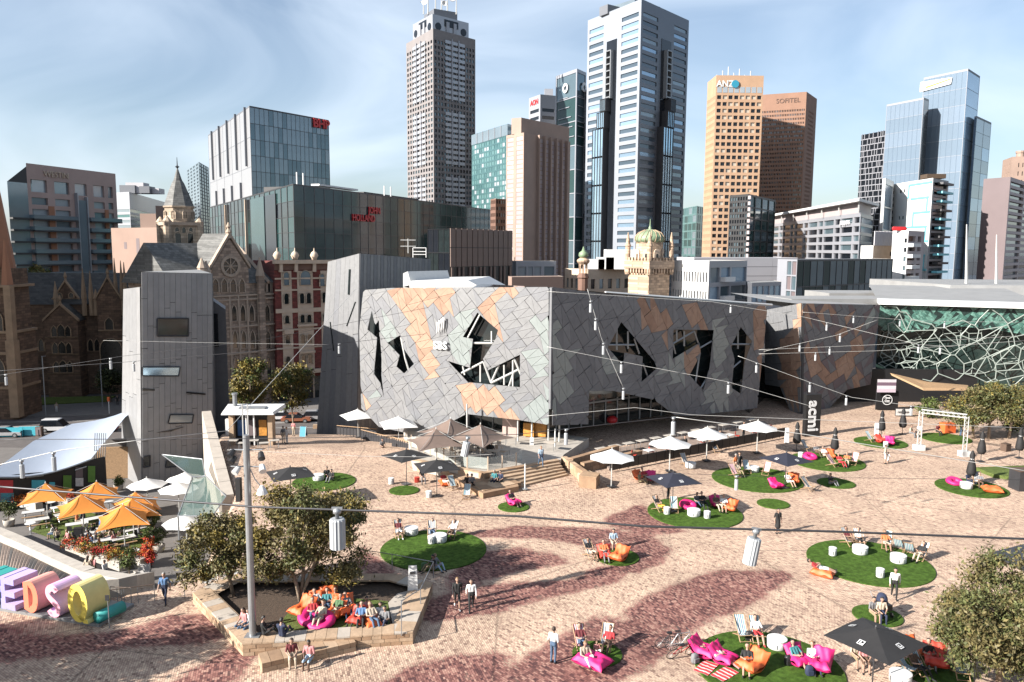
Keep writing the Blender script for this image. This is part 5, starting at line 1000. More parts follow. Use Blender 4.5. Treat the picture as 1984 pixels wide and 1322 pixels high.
A1, B1 = at(409,585,93), at(437,600,93); b = MB(); b.prism([(A1.x, A1.y, -7),(B1.x, B1.y, -7),(B1.x * 1.06 , B1.y * 1.06,-7),(A1.x * 1.06, A1.y * 1.06,-7)],[(A1.x, A1.y, A1.z + .3),(B1.x, B1.y, B1.z),(B1.x * 1.06, B1.y * 1.06, B1.z),(A1.x * 1.06, A1.y * 1.06, A1.z + .3)]); b.build('rear_block','zinc_b', r)
b = MB(); p = at(417,640,92.9); b.box((p.x, p.y, p.z),(.7,.1,4)); b.build('rear_window','glass_black', r)
# ================================================================== right wing with pointed sandstone diamonds
Cw, Lw, Rw = at(1554,588,90), at(1482,601,97.5), at(1706,588,97);
for p in (Cw, Lw, Rw): p.z = 0
r = thing('gallery_wing','dark zinc wing with sandstone diamonds tapering down to the square','building',(Cw.x, Cw.y, 0)); exw, nw, LW = fr(Cw, Rw); exl, nl, LLw = fr(Lw, Cw)
zw = onplane(1554,588, Lw, Cw).z; zwr = onplane(1704,592, Cw, Rw).z
OUT_W = [(1554,588),(1704,591),(1688,720),(1685,745),(1640,755),(1610,785),(1589,815),(1545,822)]
for OUTL, AA, BB in ((OUT_W, Cw, Rw),([(1484,601),(1554,588),(1552,815),(1543,822),(1513,750),(1483,745)], Lw, Cw)):
 ex_, n_, _ = fr(AA, BB); b = MB(); b.extr([onplane(x, y, AA, BB) for x, y in OUTL],-n_ * .3); b.build('inner_wall','charcoal', r)
DIA = [ZR(p) for p in ([(210,120),(295,120),(240,300),(205,240)],[(330,230),(390,125),(480,135),(340,280)],[(585,180),(580,290),(500,420),(480,500),(450,370),(500,320)],[(640,300),(690,390),(620,600),(570,690),(520,720),(495,580),(570,520)],[(200,500),(270,445),(410,650),(460,630),(480,755),(300,700),(240,670)],[(605,790),(660,650),(720,610),(730,640),(690,640),(640,780)])]
cladding(r, Cw, Rw, OUT_W, [],[(SS, p) for p in DIA] + [(PL, ZR([(690,250),(785,130),(720,380)]))],['zinc_b','plum','zinc_b'],4,1.1,4, off=.05, ang=.4)
cladding(r, Lw, Cw, [(1484,601),(1554,588),(1552,815),(1543,822),(1513,750),(1483,745)],[],[(SS, ZR([(205,115),(195,590),(190,920),(120,945),(40,730),(20,520),(100,330)]))],['zinc_c','zinc_c'],4,1.0,5, off=.05, ang=.2, cap=200)
b = MB(); b.poly([V(Lw, zw - .1), V(Cw, zw - .1), V(Rw, zwr - .1), V(Rw + Vector((0,16,0)), zwr - .1), V(Lw + Vector((0,16,0)), zw - .1)]); b.build('roof','grey_roof', r)
b = MB(); p = at(1530,575,105); b.box((p.x + 6, p.y, p.z - .6),(16,7,1.1),.15); b.build('roof_box','grey_roof', r)
b = MB(); p = at(1630,577,106); b.box((p.x, p.y, p.z - .8),(10,7,1.6),.1); b.build('roof_box','grey_roof', r)
# recess between the two
b = MB(); p = Rs; q_ = Lw; b.prism([(Rs.x - 1, Rs.y + 1.5,0),(Lw.x + 2, Lw.y + 3.5,0),(Lw.x + 2, Lw.y + 8,0),(Rs.x - 1, Rs.y + 8,0)],[(Rs.x - 1, Rs.y + 1.5,10.5),(Lw.x + 2, Lw.y + 3.5,10.5),(Lw.x + 2, Lw.y + 8,10.5),(Rs.x - 1, Rs.y + 8,10.5)]); b.build('glazed_link','dark_glass', r)
b = MB(); q = [Cw + nl * -6 + exl * -4, Cw + Vector((1.5,4,0)), Rw + Vector((-3,3,0)), Rw + Vector((-3,10,0)), Cw + Vector((-4,12,0))]; b.prism([V(p, 0) for p in q],[V(p, 4.5) for p in q]); b.build('ground_floor','black_clad', r)
# upright sign
p = at(1573,804,78.4); pz0, pz1 = at(1573,846,78.4).z, at(1573,764,78.4).z
s = thing('sign_slab','tall black upright slab sign with white vertical lettering','sign',(p.x, p.y, 0)); e_ = Vector((.97,.24,0)).normalized(); n_ = Vector((e_.y, -e_.x, 0))
b = MB(); b.box((p.x, p.y, (pz1 + 0) / 2),(1.75,.5, pz1), math.atan2(e_.y, e_.x)); b.build('slab','sign_black', s)
text('acmi',1.75, Vector((p.x, p.y, pz1 / 2 - .05)) + n_ * .27,(0,0,-1), n_, 'sign_white', s, ext=.02, bold=.04, up=e_)
# ================================================================== atrium with the steel lattice
Aa, Ba = at(1700,700,99), at(2030,700,92)
for p in (Aa, Ba): p.z = 0
r = thing('glass_atrium','glass atrium behind an irregular white steel lattice','building',(Aa.x, Aa.y, 0)); exa, na, LAa = fr(Aa, Ba)
mat('atrium_glass',(0.02,0.035,0.032),0.12,0.1,0.4,0.5); mat('atrium_green',(0.06,0.15,0.125),0.25,0.2,0.5,1.2); mat('lattice_steel',(0.30,0.345,0.315),0.5,0.1,0.08)
za, zb2, z0a = onplane(1840,592, Aa, Ba).z, onplane(1840,628, Aa, Ba).z, 0
b = MB(); b.extr([Aa - na * 2.6 + V(Vector(),0), Ba - na * 2.6, Ba - na * 2.6 + V(Vector(), za), Aa - na * 2.6 + V(Vector(), za)],-na * .2); b.build('glazing','atrium_glass', r)
rg = random.Random(5); O = Vector((Aa.x, Aa.y, 0)); PP = lambda u, v, d=0: O + exa * u + na * d + Vector((0,0, v))
def lattice(seed, d, rad, size, m, vlo, vhi, name, cap):
 """struts along the edges of irregular cells (half-plane clipping of scattered points)"""
 rg = random.Random(seed); pts = [(rg.uniform(-1, LAa + 1), rg.uniform(vlo - 1.5, vhi + 1)) for _ in range(int(LAa * (vhi - vlo) / size ** 2))]; E = {}
 for i, p in enumerate(pts):
  cell = [(-3, vlo - 3),(LAa + 3, vlo - 3),(LAa + 3, vhi + 3),(-3, vhi + 3)]
  for j, q in sorted(enumerate(pts), key=lambda t: math.dist(p, t[1]))[1:16]:
   mx_, my_ = (p[0] + q[0]) / 2,(p[1] + q[1]) / 2; ux, uy = q[0] - p[0], q[1] - p[1]; f = lambda c: (c[0] - mx_) * ux + (c[1] - my_) * uy; out = []
   for k in range(len(cell)):
    a, c = cell[k - 1], cell[k]; fa, fc = f(a), f(c)
    if (fa <= 0) != (fc <= 0): t = fa / (fa - fc); out.append((a[0] + (c[0] - a[0]) * t, a[1] + (c[1] - a[1]) * t))
    if fc <= 0: out.append(c)
   cell = out
   if not cell: break
  for k in range(len(cell)):
   a, c = cell[k - 1], cell[k]; key = tuple(sorted(((round(a[0],1), round(a[1],1)),(round(c[0],1), round(c[1],1))))); E[key] = (a, c)
  if rg.random() < .30 and len(cell) > 4: k = rg.randrange(len(cell)); E[(i, 'd')] = (cell[k], cell[(k + 2) % len(cell)])
 S = [(a, c) for a, c in E.values() if math.dist(a, c) > .25 and min(a[0], c[0]) > -.2 and max(a[0], c[0]) < LAa and min(a[1], c[1]) > vlo and max(a[1], c[1]) < vhi]; S.sort(key=lambda e: -math.dist(*e)); rest = MB()
 for i, (a, c) in enumerate(S):
  b = MB() if i < cap else rest; b.tube([PP(a[0], a[1], d), PP(c[0], c[1], d)], rad, 5)
  if i < cap: b.build(name, m, r)
 if rest.f: tag(rest.build(name, m, r), kind='stuff')
lattice(11,.0,.06,1.5,'lattice_steel',2.6, za - .1,'lattice_strut',230)
lattice(12,-1.5,.045,1.25,'lattice_steel',2.4, za - .1,'inner_strut',120)
# band of green glass triangles under the roof
ol = [(1702,593),(1990,590),(1990,650),(1930,640),(1850,632),(1760,645),(1702,640)]
mat('fritted_glass',(0.10,0.21,0.175),0.3,0.1,0.7,3.5)
cladding(r, Aa, Ba, ol, [],[],['fritted_glass','atrium_green','fritted_glass','atrium_glass'],5,.5,8, off=-.6, ang=.6, cap=150)
b = MB(); b.extr([PP(-.3, za - .1,.5), PP(LAa, za - .1,.5), PP(LAa, za + .45,.5), PP(-.3, za + .45,.5)],-na * 4); b.build('fascia','white_paint', r)
b = MB(); b.poly([PP(-.3, za + .3,-3), PP(LAa, za + .3,-3), PP(LAa, za + 1.2,-30), PP(-.3, za + 1.2,-30)]); b.build('roof','grey_roof', r)
p = at(1764,580,112); b = MB(); b.box((p.x, p.y, p.z),(6.5,4,1.1),.05); b.build('roof_box','white_paint', r)
p0 = at(1835,577,118); b = MB(); b.prism([(p0.x, p0.y, za),(p0.x + 60, p0.y - 4, za),(p0.x + 60, p0.y + 26, za),(p0.x, p0.y + 26, za)],[(p0.x + 1, p0.y + 1, at(1838,553,118).z),(p0.x + 60, p0.y - 3, at(1838,553,118).z + .2),(p0.x + 60, p0.y + 26, at(1838,553,118).z),(p0.x, p0.y + 26, at(1838,553,118).z)]); b.build('upper_roof','grey_roof', r)
p0 = at(1700,562,125); b = MB(); b.box((p0.x, p0.y, p0.z - 1.4),(20,9,2.2),.05); b.build('rear_roof','grey_roof', r)
for px, y in ((1931,455),(1873,435)): p = at(px, 555,125); t_ = at(px, y, 125); b = MB(); b.tube([(p.x, p.y, p.z - 1),(t_.x, t_.y, t_.z)],[.28,.08],5); b.build('roof_mast','steel_white', r)
# low canopy roof, screen and signs at the foot of the atrium
ca = [at(1728,728,93), at(1800,745,91), at(1880,752,90), at(1880,757,88), at(1790,757,88)]; b = MB(); b.extr(ca, (0,.5,.25)); b.build('entry_canopy','timber', r)
def board(name, label, px, py, Y, w, h, m, rz=0.0, frame='steel_dark', cat='sign'):
 p = at(px, py, Y); t = thing(name, label, cat, (p.x, p.y, p.z - h / 2), rz); b = MB(); b.box((0,0, h / 2),(w, .06, h)); b.build('face', m, t, world=False); b = MB(); b.box((0,.06, h / 2),(w + .12,.05, h + .12)); b.build('frame', frame, t, world=False); return t
stripes('screen_print',[(0.55,0.45,0.52),(0.62,0.58,0.62),(0.16,0.10,0.14),(0.60,0.55,0.58)],'Z',.62)
board('video_screen','pale pink video screen hung at the foot of the atrium',1718,748,91,2.2,1.55,'screen_print')
b_ = board('hoarding','long white banner board at the back of the square',1752,799,88,1.9,.75,'poster_pale'); text('FED SQUARE',.26, at(1752,799,87.9),(1,0,0),(0,-1,0),'sign_black', b_, ext=.01)
s = board('round_sign','round white lettered sign on a dark panel below the screen',1719,776,91.5,2.6,2.2,'black_clad'); text('Time\nOut',.36, at(1719,774,91.3),(1,0,0),(0,-1,0),'sign_white', s, ext=.01, bold=.01)
kk = 20; b = MB(); c = at(1719,775,91.35); b.rings([[c + Vector((q * math.cos(2 * math.pi * i / kk),-.02, q * math.sin(2 * math.pi * i / kk))) for i in range(kk)] for q in (.62,.54)], False); b.build('ring','sign_white', s)
b = MB(); p0, p1 = at(1690,790,96), at(1984,800,96); b.box(((p0.x + p1.x) / 2,97.2,2),(p1.x - p0.x + 6,.5,4.4)); b.build('rear_screen_wall','black_clad', r)
# ================================================================== terrace, steps and planters on the square
def Gp(px, py, z=0.0): return onz(px, py, z)
# raised terrace in front of the faceted building
ZT = 0.9
tp = [Gp(690,855,-.9), Gp(760,885,-.4), Gp(935,918, ZT), Gp(1082,893, ZT)]
ter = thing('stone_terrace','raised sandstone terrace in front of the faceted building','terrace',(Gp(935,918, ZT).x, Gp(935,918, ZT).y, 0))
q = [onz(800,892, ZT), onz(938,918, ZT), onz(1085,892, ZT), onz(1092,880, ZT), Vector((Cn.x + 4, Cn.y + 3, ZT)), Vector((Ls.x + 3, Ls.y + 6, ZT))]
b = MB(); b.prism([(p.x, p.y, -3) for p in q],[(p.x, p.y, ZT - .06) for p in q]); b.build('deck','concrete', ter)
# paving slabs of the deck edge
def row_blocks(root, P, Q, z0, z1, step, depth, mats, name='stone_block', inward=None, seed=1, rows=1):
 rg = random.Random(seed); d = Q - P; d.z = 0; Ln_ = d.length; d.normalize(); n_ = Vector((d.y, -d.x, 0)); z1 += (seed % 7) * .005; hz = (z1 - z0) / rows
 for rw in range(rows):
  u = 0.0 if rw % 2 == 0 else -step * .5
  while u < Ln_ - .02:
   w = step * rg.uniform(.75,1.25); u0, u1 = max(0, u), min(Ln_, u + w); u += w
   if u1 - u0 < .05: continue
   j = rg.uniform(-.012,.012)
   b = MB(); c = P + d * ((u0 + u1) / 2) - n_ * (depth / 2 - j); b.box((c.x, c.y, z0 + hz * (rw + .5)),(u1 - u0 - .018, depth, hz - .014), math.atan2(d.y, d.x)); b.build(name, rg.choice(mats), root)
SB = ['sandstone_block','sandstone_block_b','sandstone_block_b','sandstone_block_c']
row_blocks(ter, q[0], q[1],-.5, ZT + .02,.9,.5, SB, rows=3, seed=2); row_blocks(ter, q[1], q[2],-.05, ZT + .02,.8,.5, SB, rows=2, seed=3)
# steps between the terrace and the square
steps = thing('stone_steps','wide sandstone steps rising from the square to the terrace','steps',(onz(1020,930,0).x, onz(1020,930,0).y, 0))
lo_a, lo_b, hi_a, hi_b = onz(938,962,0), onz(1100,922,0), onz(952,912, ZT), onz(1083,893, ZT)
for k in range(5):
 t0, t1 = k / 5,(k + 1) / 5 + .02; zz_ = ZT * (k + 1) / 6; a0, a1 = lo_a.lerp(hi_a, t0), lo_b.lerp(hi_b, t0); c0_, c1_ = lo_a.lerp(hi_a, t1), lo_b.lerp(hi_b, t1)
 b = MB(); qd = [a0, a1, c1_, c0_]; b.prism([(p.x, p.y, -.2) for p in qd],[(p.x, p.y, zz_) for p in qd]); b.build('step','sandstone_block_b', steps)
# seating ledge left of the steps
lq = [onz(872,924,.4), onz(936,957,.4), onz(1005,943,.4), onz(995,922,.4), onz(940,908,.4), onz(900,908,.4)]
led = thing('stone_ledge','low sandstone seating ledge left of the wide steps','ledge',(lo_a.x, lo_a.y, 0)); row_blocks(led, onz(868,925,0), onz(936,962,0),-.1,.45,.9,1.2, SB, seed=5); row_blocks(led, onz(938,962,0), onz(1010,946,0),-.1,.45,.9,1.2, SB, seed=6); b = MB(); b.prism([(p.x, p.y, -.1) for p in lq],[(p.x, p.y, .43) for p in lq]); b.build('ledge_fill','sandstone_block_c', led)
# retaining wall and ramps right of the steps
rw = thing('retaining_wall','sandstone retaining wall and ramp right of the wide steps','wall',(lo_b.x, lo_b.y, 0))
w0, w1, w2 = onz(1088,905,0), onz(1135,940,0), onz(1158,936,0)
row_blocks(rw, w0, w1,0,.95,.8,.45, SB, rows=2, seed=7); row_blocks(rw, w1, w2,0,.75,.7,1.2, SB, rows=2, seed=8); row_blocks(rw, onz(1132,905,.5), onz(1245,880,.5),0,.8,1.0,.5,['sandstone_block_c','sandstone_block'], rows=2, seed=9); row_blocks(rw, onz(1110,898,.6), onz(1200,872,.6),.1,1.0,1.0,.5,['sandstone_block_c','sandstone_block'], rows=2, seed=10)
# café deck behind the black fence
cd = thing('cafe_deck','dining deck in front of the shaded facade','deck',(onz(1300,880,0).x, onz(1300,880,0).y, 0)); q = [onz(1180,912,0), onz(1520,845,0), onz(1480,818,0), onz(1150,880,0)]
b = MB(); b.prism([(p.x, p.y, -.1) for p in q],[(p.x, p.y, .16) for p in q]); b.build('deck','deck_board', cd)
f0, f1 = onz(1182,914,.1), onz(1523,846,.1); fe = thing('deck_fence','long low black planted fence along the dining deck','fence',(f0.x, f0.y, 0)); d = f1 - f0; Ln_ = d.length; d.normalize()
for k in range(22):
 p = f0 + d * (Ln_ * (k + .5) / 22); b = MB(); b.box((p.x, p.y, .62),(Ln_ / 22 - .05,.12,.85), math.atan2(d.y, d.x)); b.build('fence_panel','black_clad', fe)
 p = f0 + d * (Ln_ * k / 22); b = MB(); b.tube([(p.x, p.y, .1),(p.x, p.y, 1.15)],.03,5); b.build('post','steel_dark', fe)
# glass balustrade round the terrace
gl = mat('clear_glass',(0.75,0.82,0.78),0.05,0,0, alpha=.22); gb_ = thing('glass_balustrade','glass balustrade with pale posts round the terrace','balustrade',(onz(935,915, ZT).x, onz(935,915, ZT).y, ZT))
bal = [onz(797,866, ZT), onz(860,893, ZT), onz(905,907, ZT), onz(945,911, ZT), onz(1000,902, ZT), onz(1012,893, ZT)]
for P, Q in zip(bal, bal[1:]):
 d = Q - P; k = max(1, int(d.length / 1.1))
 for i in range(k):
  a_, c_ = P + d * (i / k), P + d * ((i + 1) / k); b = MB(); b.box((a_.x, a_.y, ZT + .55),(.09,.09,1.15)); b.build('post','cream_render', gb_)
  m_ = (a_ + c_) / 2; b = MB(); b.box((m_.x, m_.y, ZT + .55),((c_ - a_).length - .12,.02,.95), math.atan2(d.y, d.x)); b.build('glass_pane','clear_glass', gb_)
# dark railing on the left part of the terrace
rl = thing('railing','dark slatted railing beside the white umbrellas at the kiosk side','railing',(onz(700,840,0).x, onz(700,840,0).y, -2))
for (x0, y0, x1, y1, z) in ((653,843,730,850,-2.2),(700,852,760,868,-1.6),(760,868,810,884,-.6)):
 P, Q = onz(x0, y0, z), onz(x1, y1, z); d = Q - P; k = 12
 for i in range(k): p = P + d * (i / k); b = MB(); b.box((p.x, p.y, z + .55),(.07,.07,1.1)); b.build('baluster','steel_dark', rl)
 b = MB(); b.tube([P + Vector((0,0,1.1)), Q + Vector((0,0,1.1))],.05,5); b.build('rail','timber', rl)
 b = MB(); m_ = (P + Q) / 2; b.box((m_.x, m_.y, z + .5),(d.length, .03,.8), math.atan2(d.y, d.x)); b.build('infill','steel_dark', rl)
# ------------------------------------------------ planter with trees and beanbags in the foreground
pl = thing('stone_planter','large sandstone planter with trees, lawn and beanbags in the foreground','planter',(onz(600,1230,0).x, onz(600,1230,0).y, 0)); zpw = .62
wl = [onz(373,1152,.0), onz(468,1262,0), onz(800,1247,0), onz(842,1160,0)]
out = [onz(373,1148, zpw), onz(470,1248, zpw), onz(800,1225, zpw), onz(838,1130, zpw), onz(765,1112, zpw), onz(440,1114, zpw)]
ctr = sum(out, Vector()) / 6
for i in range(6):
 P, Q = out[i], out[(i + 1) % 6]; row_blocks(pl, V(P, 0), V(Q, 0),0, zpw - .08,.62,.34, SB, rows=3 if i in (0,1,2) else 1, seed=20 + i)
 row_blocks(pl, V(P, 0), V(Q, 0), zpw - .075, zpw, .55,.9 if i != 1 else .95,['sandstone_block_b','sandstone_block_b','concrete_pale'],'coping_stone', seed=30 + i)
b = MB(); b.poly([(ctr.x + (p.x - ctr.x) * .97, ctr.y + (p.y - ctr.y) * .97,.36) for p in out]); b.build('soil','mulch', pl)
b = MB(); rg_ = [[(ctr.x + (p.x - ctr.x) * k_, ctr.y + (p.y - ctr.y) * k_, zpw - .02) for p in out] for k_ in (.985,.80)]; b.rings(rg_, False); b.build('coping_bed','sandstone_block_b', pl)
b = MB(); b.poly([V(onz(x, y, .40),.40) for x, y in ((560,1232),(755,1216),(752,1165),(690,1160),(560,1185),(530,1222))]); b.build('lawn_patch','turf_dry', pl)
b = MB(); b.poly([V(onz(x, y, .43),.43) for x, y in ((762,1215),(806,1208),(832,1135),(770,1150),(752,1168))]); b.build('stone_floor','concrete_pale', pl)
# bench step in front of it
bs = thing('stone_bench','low sandstone bench stepping out of the planter wall','bench',(onz(560,1290,0).x, onz(560,1290,0).y, 0)); P, Q = onz(508,1305,0), onz(690,1262,0); row_blocks(bs, P, Q, 0,.44,.7,1.0, SB, rows=2, seed=41)
# railing at its right end
rr = thing('handrail','thin steel handrail at the right end of the planter','railing',(onz(840,1180,0).x, onz(840,1180,0).y, 0)); b = MB()
hp = [onz(700,1095,.6), onz(760,1105,.6), onz(840,1120,.5), onz(815,1175,.5), onz(778,1200,.5), onz(778,1232,.5)]
for i, p in enumerate(hp): b = MB(); b.tube([p, p + Vector((0,0,.95))],.025,5); b.build('post','steel_grey', rr)
for p_, q_ in zip(hp, hp[1:]): b = MB(); b.tube([p_ + Vector((0,0,.95)), q_ + Vector((0,0,.95))],.025,5); b.build('rail','steel_grey', rr)
p = onz(800,1148,.43); t = thing('info_post','white slanted information post at the right end of the planter','sign', p, .1); b = MB(); b.prism([(-.28,-.16,0),(.28,-.16,0),(.28,.16,0),(-.28,.16,0)],[(-.22,-.06,1.55),(.22,-.06,1.55),(.22,.08,1.5),(-.22,.08,1.5)]); b.build('post','white_paint', t, world=False); b = MB(); b.box((0,-.11,1.15),(.3,.05,.12)); b.build('slot','steel_dark', t, world=False)
# ------------------------------------------------ turf discs
DISCS = [(840,1065,213,'large turf disc with three deckchairs right of the planter trees'),(783,951,60,'small empty turf disc near the black umbrellas'),(995,983,63,'small turf disc with one pink beanbag below the steps'),(1346,994,187,'turf disc under the crowd of beanbags in mid square'),(1684,1090,238,'large turf disc with four deckchairs and drum stools'),
  (1700,1194,96,'small turf disc with the pram'),(1488,1293,298,'largest turf disc at the bottom with pink beanbags'),(1196,1080,88,'small turf disc with the orange beanbag in mid square'),(1157,1268,102,'turf disc with two deckchairs behind the pink beanbag'),(628,934,124,'turf disc beside the black umbrella at the left'),
  (1467,929,176,'turf disc with chairs in front of the dining deck'),(1602,895,142,'turf disc with red and pink beanbags at the back right'),(1498,977,63,'small empty turf disc right of the beanbag crowd'),(1620,937,72,'small turf disc half in umbrella shade'),(1706,858,98,'turf disc with the white lantern post at the back'),
  (1832,850,92,'turf disc beside the silver truss arch'),(1882,946,130,'turf disc with pink ring and orange bag at the right'),(1815,1305,130,'turf disc under the big black umbrella')]
for px, py, w, lab in DISCS:
 c = onz(px, py, 0); rad = w / 2 * c.y / FX * 1.0; b = MB(); rg = random.Random(px); k = 48; b.lathe([(rad, 0),(rad, .05),(rad - .03,.06)], k, (0,0,0))
 o = b.build('turf_disc','turf'); o.location = (c.x, c.y, .004); tag(o, lab, 'turf disc','turf discs on the square')
q = [onz(1890,912,0), onz(1990,908,0), onz(1990,935,0), onz(1925,926,0)]; b = MB(); b.extr([(p.x, p.y, .0) for p in q],(0,0,.3)); tag(b.build('raised_lawn','turf_dry'),'raised flat lawn at the right edge of the square','lawn')
q = [onz(1916,1075,0), onz(1990,1056,0), onz(2010,1100,0), onz(1985,1108,0)]; b = MB(); b.extr([(p.x, p.y, .0) for p in q],(0,0,.12)); tag(b.build('dark_platform','steel_dark'),'dark low platform at the right edge','platform')
# ------------------------------------------------ umbrellas
def umbrella(fab, W=3.0, h=2.55, rise=.62, sag=0.0, n=4, pole='steel_dark', logo=None, valance=0.0, seg=6, base=True):
 def mk():
  o = thing('umbrella','u','umbrella')
  b = MB(); b.tube([(0,0,0),(0,0, h + rise - .03)],.03 if W < 3.5 else .05,6); b.build('pole', pole, o, world=False)
  cor = [(W / math.sqrt(2) * math.cos(math.pi / 4 + 2 * math.pi * k / n), W / math.sqrt(2) * math.sin(math.pi / 4 + 2 * math.pi * k / n)) for k in range(n)]
  if n == 8: cor = [(W / 2 * math.cos(2 * math.pi * k / n), W / 2 * math.sin(2 * math.pi * k / n)) for k in range(n)]
  for k in range(n):
   (x0, y0),(x1, y1) = cor[k], cor[(k + 1) % n]; b = MB(); rows = []
   for i in range(seg + 1):
    t = i / seg; row = []
    for j in range(seg + 1):
     s = j / seg; x, y = (x0 + (x1 - x0) * s) * t, (y0 + (y1 - y0) * s) * t; pull = 1 - sag * 4 * s * (1 - s) * t
     z = h + rise * ((1 - t) ** (1.6 if sag else 1.15)) + (.14 if sag else .05) * 4 * s * (1 - s) * t * (1 - .3 * t)
     row.append((x * pull, y * pull, z))
    rows.append(row)
   vs = [p for rw_ in rows for p in rw_]; m = seg + 1
   b.mesh_(vs, [(i * m + j, (i + 1) * m + j, (i + 1) * m + j + 1, i * m + j + 1) for i in range(seg) for j in range(seg)])
   if valance: b.mesh_([rows[-1][0], rows[-1][-1],(rows[-1][-1][0], rows[-1][-1][1], rows[-1][-1][2] - valance),(rows[-1][0][0], rows[-1][0][1], rows[-1][0][2] - valance)],[(0,3,2,1)])
   c = b.build('canopy_panel', fab, o, True, world=False)
   if logo:
    mxx, myy = (x0 + x1) / 2 * .72,(y0 + y1) / 2 * .72; dn = Vector((mxx, myy, 0)).normalized(); ex_ = Vector((-dn.y, dn.x, 0)); sl = rise / (W / 2); upv = (-dn + Vector((0,0, sl))).normalized(); nn_ = ex_.cross(upv)
    c0_ = Vector((mxx, myy, h + rise * (1 - .72) ** 1.15 + .09))
    for (dx, dz, w_, h_) in ((-.12,0,.035,.28),(.12,0,.035,.28),(0,.12,.28,.035),(0,-.12,.28,.035),(-.03,0,.05,.16),(.05,-.04,.11,.04)):
     b = MB(); b.poly([c0_ + ex_ * (dx + sx * w_ / 2) + upv * (dz + sz * h_ / 2) for sx, sz in ((-1,-1),(1,-1),(1,1),(-1,1))]); b.build('printed_logo','sign_white', c, world=False)
  for k in range(n):
   b = MB(); x, y = cor[k]; b.tube([(0,0, h + rise - .08),(x * .98, y * .98, h - .02)],.018,4); b.build('rib', pole, o, world=False)
  if base: b = MB(); b.box((0,0,.04),(.6,.6,.08)); b.build('base','steel_dark', o, world=False)
  b = MB(); b.lathe([(.05, h + rise - .02),(.05, h + rise + .08),(.01, h + rise + .14)],8); b.build('finial', pole, o, world=False)
  return o
 return mk
def pole_base(px, apex_py, Hm, z=None):
 """foot of a pole whose top of height Hm is seen at that pixel"""
 p = onz(px, apex_py, Hm if z is None else z + Hm); return Vector((p.x, p.y, 0 if z is None else z))
UB = umbrella('black_fabric',3.0,2.35,.55, logo=True); UN = umbrella('navy_fabric',3.0,2.35,.6, logo=True)
gU = 'square cafe umbrellas set out on the paving'
for px, ap, rz, lab in ((562,905,.5,'black square umbrella with white logo beside the left turf disc'),(787,871,.75,'black square umbrella nearest the glass balustrade'),(846,891,.35,'black square umbrella over the orange cushion by the ledge'),(1697,1217,.6,'big black square umbrella in the right foreground')):
 inst('ub', UB, lab, 'umbrella', pole_base(px, ap, 2.9), rz, gU)
for px, ap, rz, lab in ((1305,915,.35,'navy square umbrella above the mid square turf disc'),(1524,877,.5,'navy square umbrella between the back turf discs')): inst('un', UN, lab, 'umbrella', pole_base(px, ap, 2.95), rz, gU)
UW = umbrella('white_fabric',3.3,2.4,.85, pole='steel_white', n=4); UW8 = umbrella('white_fabric',3.7,2.35,.75, pole='steel_white', n=8)
gW = 'white cafe umbrellas'
for px, ap, z, rz, lab in ((693,793,-2.2,.5,'white square umbrella nearest the zinc tower'),(772,807,-.6,.3,'white square umbrella left of the brown sails')): inst('uw', UW, lab, 'umbrella', pole_base(px, ap, 3.25, z), rz, gW)
for px, ap, z, rz, lab in ((1186,870,.1,.3,'white round umbrella nearest the sandstone wall'),(1299,845,.1,0,'second white round umbrella along the dining deck'),(1371,828,.1,.2,'third white round umbrella along the dining deck'),(1469,815,.1,.1,'white round umbrella farthest along the dining deck')): inst('uw8', UW8, lab, 'umbrella', pole_base(px, ap, 3.1, z), rz, gW)
for px, ap, z, rz, lab in ((284,926,-6.4,.4,'white round umbrella at the back of the beer garden'),(345,934,-6.2,.2,'white round umbrella under the glass canopy'),(360,996,-5.4,.3,'white round umbrella half hidden by the planter tree'),(358,915,-6.8,.5,'small white umbrella behind the glass canopy')): inst('uw8', UW8, lab, 'umbrella', pole_base(px, ap, 3.1, z), rz, gW)
UBR = umbrella('brown_fabric',4.3,2.2,1.25, sag=.16, pole='steel_white', n=4)
for px, ap, z, rz, lab in ((873,811, ZT, .75,'brown sail umbrella against the cladding'),(931,822, ZT, .9,'brown sail umbrella nearest the entrance pier'),(845,831, ZT - .4,.4,'low brown sail umbrella in the row at the left')): inst('ubr', UBR, lab, 'umbrella', pole_base(px, ap, 3.45, z), rz, 'brown sail umbrellas on the terrace')
UO = umbrella('orange_fabric',3.9,2.15,1.35, sag=.15, pole='steel_white', n=4, seg=8)
for px, ap, z, rz, lab in ((88,936,-6.0,.35,'orange sail umbrella at the left of the beer garden'),(158,957,-5.7,.55,'orange sail umbrella in the middle of the front row'),(238,978,-5.3,.45,'orange sail umbrella nearest the flower planters'),(187,933,-6.3,.55,'orange sail umbrella in front of the green posters'),(256,965,-5.7,.6,'orange sail umbrella right behind the front one'),(262,953,-6.1,.5,'orange sail umbrella farthest right')): inst('uo', UO, lab, 'umbrella', pole_base(px, ap, 3.5, z), rz, 'orange sail umbrellas of the beer garden')
def closed_umbrella():
 o = thing('closed_umbrella','c','umbrella'); b = MB(); b.tube([(0,0,0),(0,0,2.8)],.03,6); b.build('pole','steel_dark', o, world=False)
 b = MB(); k = 16; b.rings([[((r_ * (1 + .28 * (i % 2))) * math.cos(2 * math.pi * i / k),(r_ * (1 + .28 * (i % 2))) * math.sin(2 * math.pi * i / k), z) for i in range(k)] for r_, z in ((.20,.75),(.30,1.0),(.24,1.6),(.13,2.1),(.17,2.4),(.08,2.75),(.02,2.85))]); b.build('folded_canopy','black_fabric', o, True, world=False)
 b = MB(); b.lathe([(.15,2.08),(.15,2.16)],10); b.build('strap','sign_white', o, world=False); b = MB(); b.box((0,0,.04),(.55,.55,.08)); b.build('base','steel_dark', o, world=False); return o
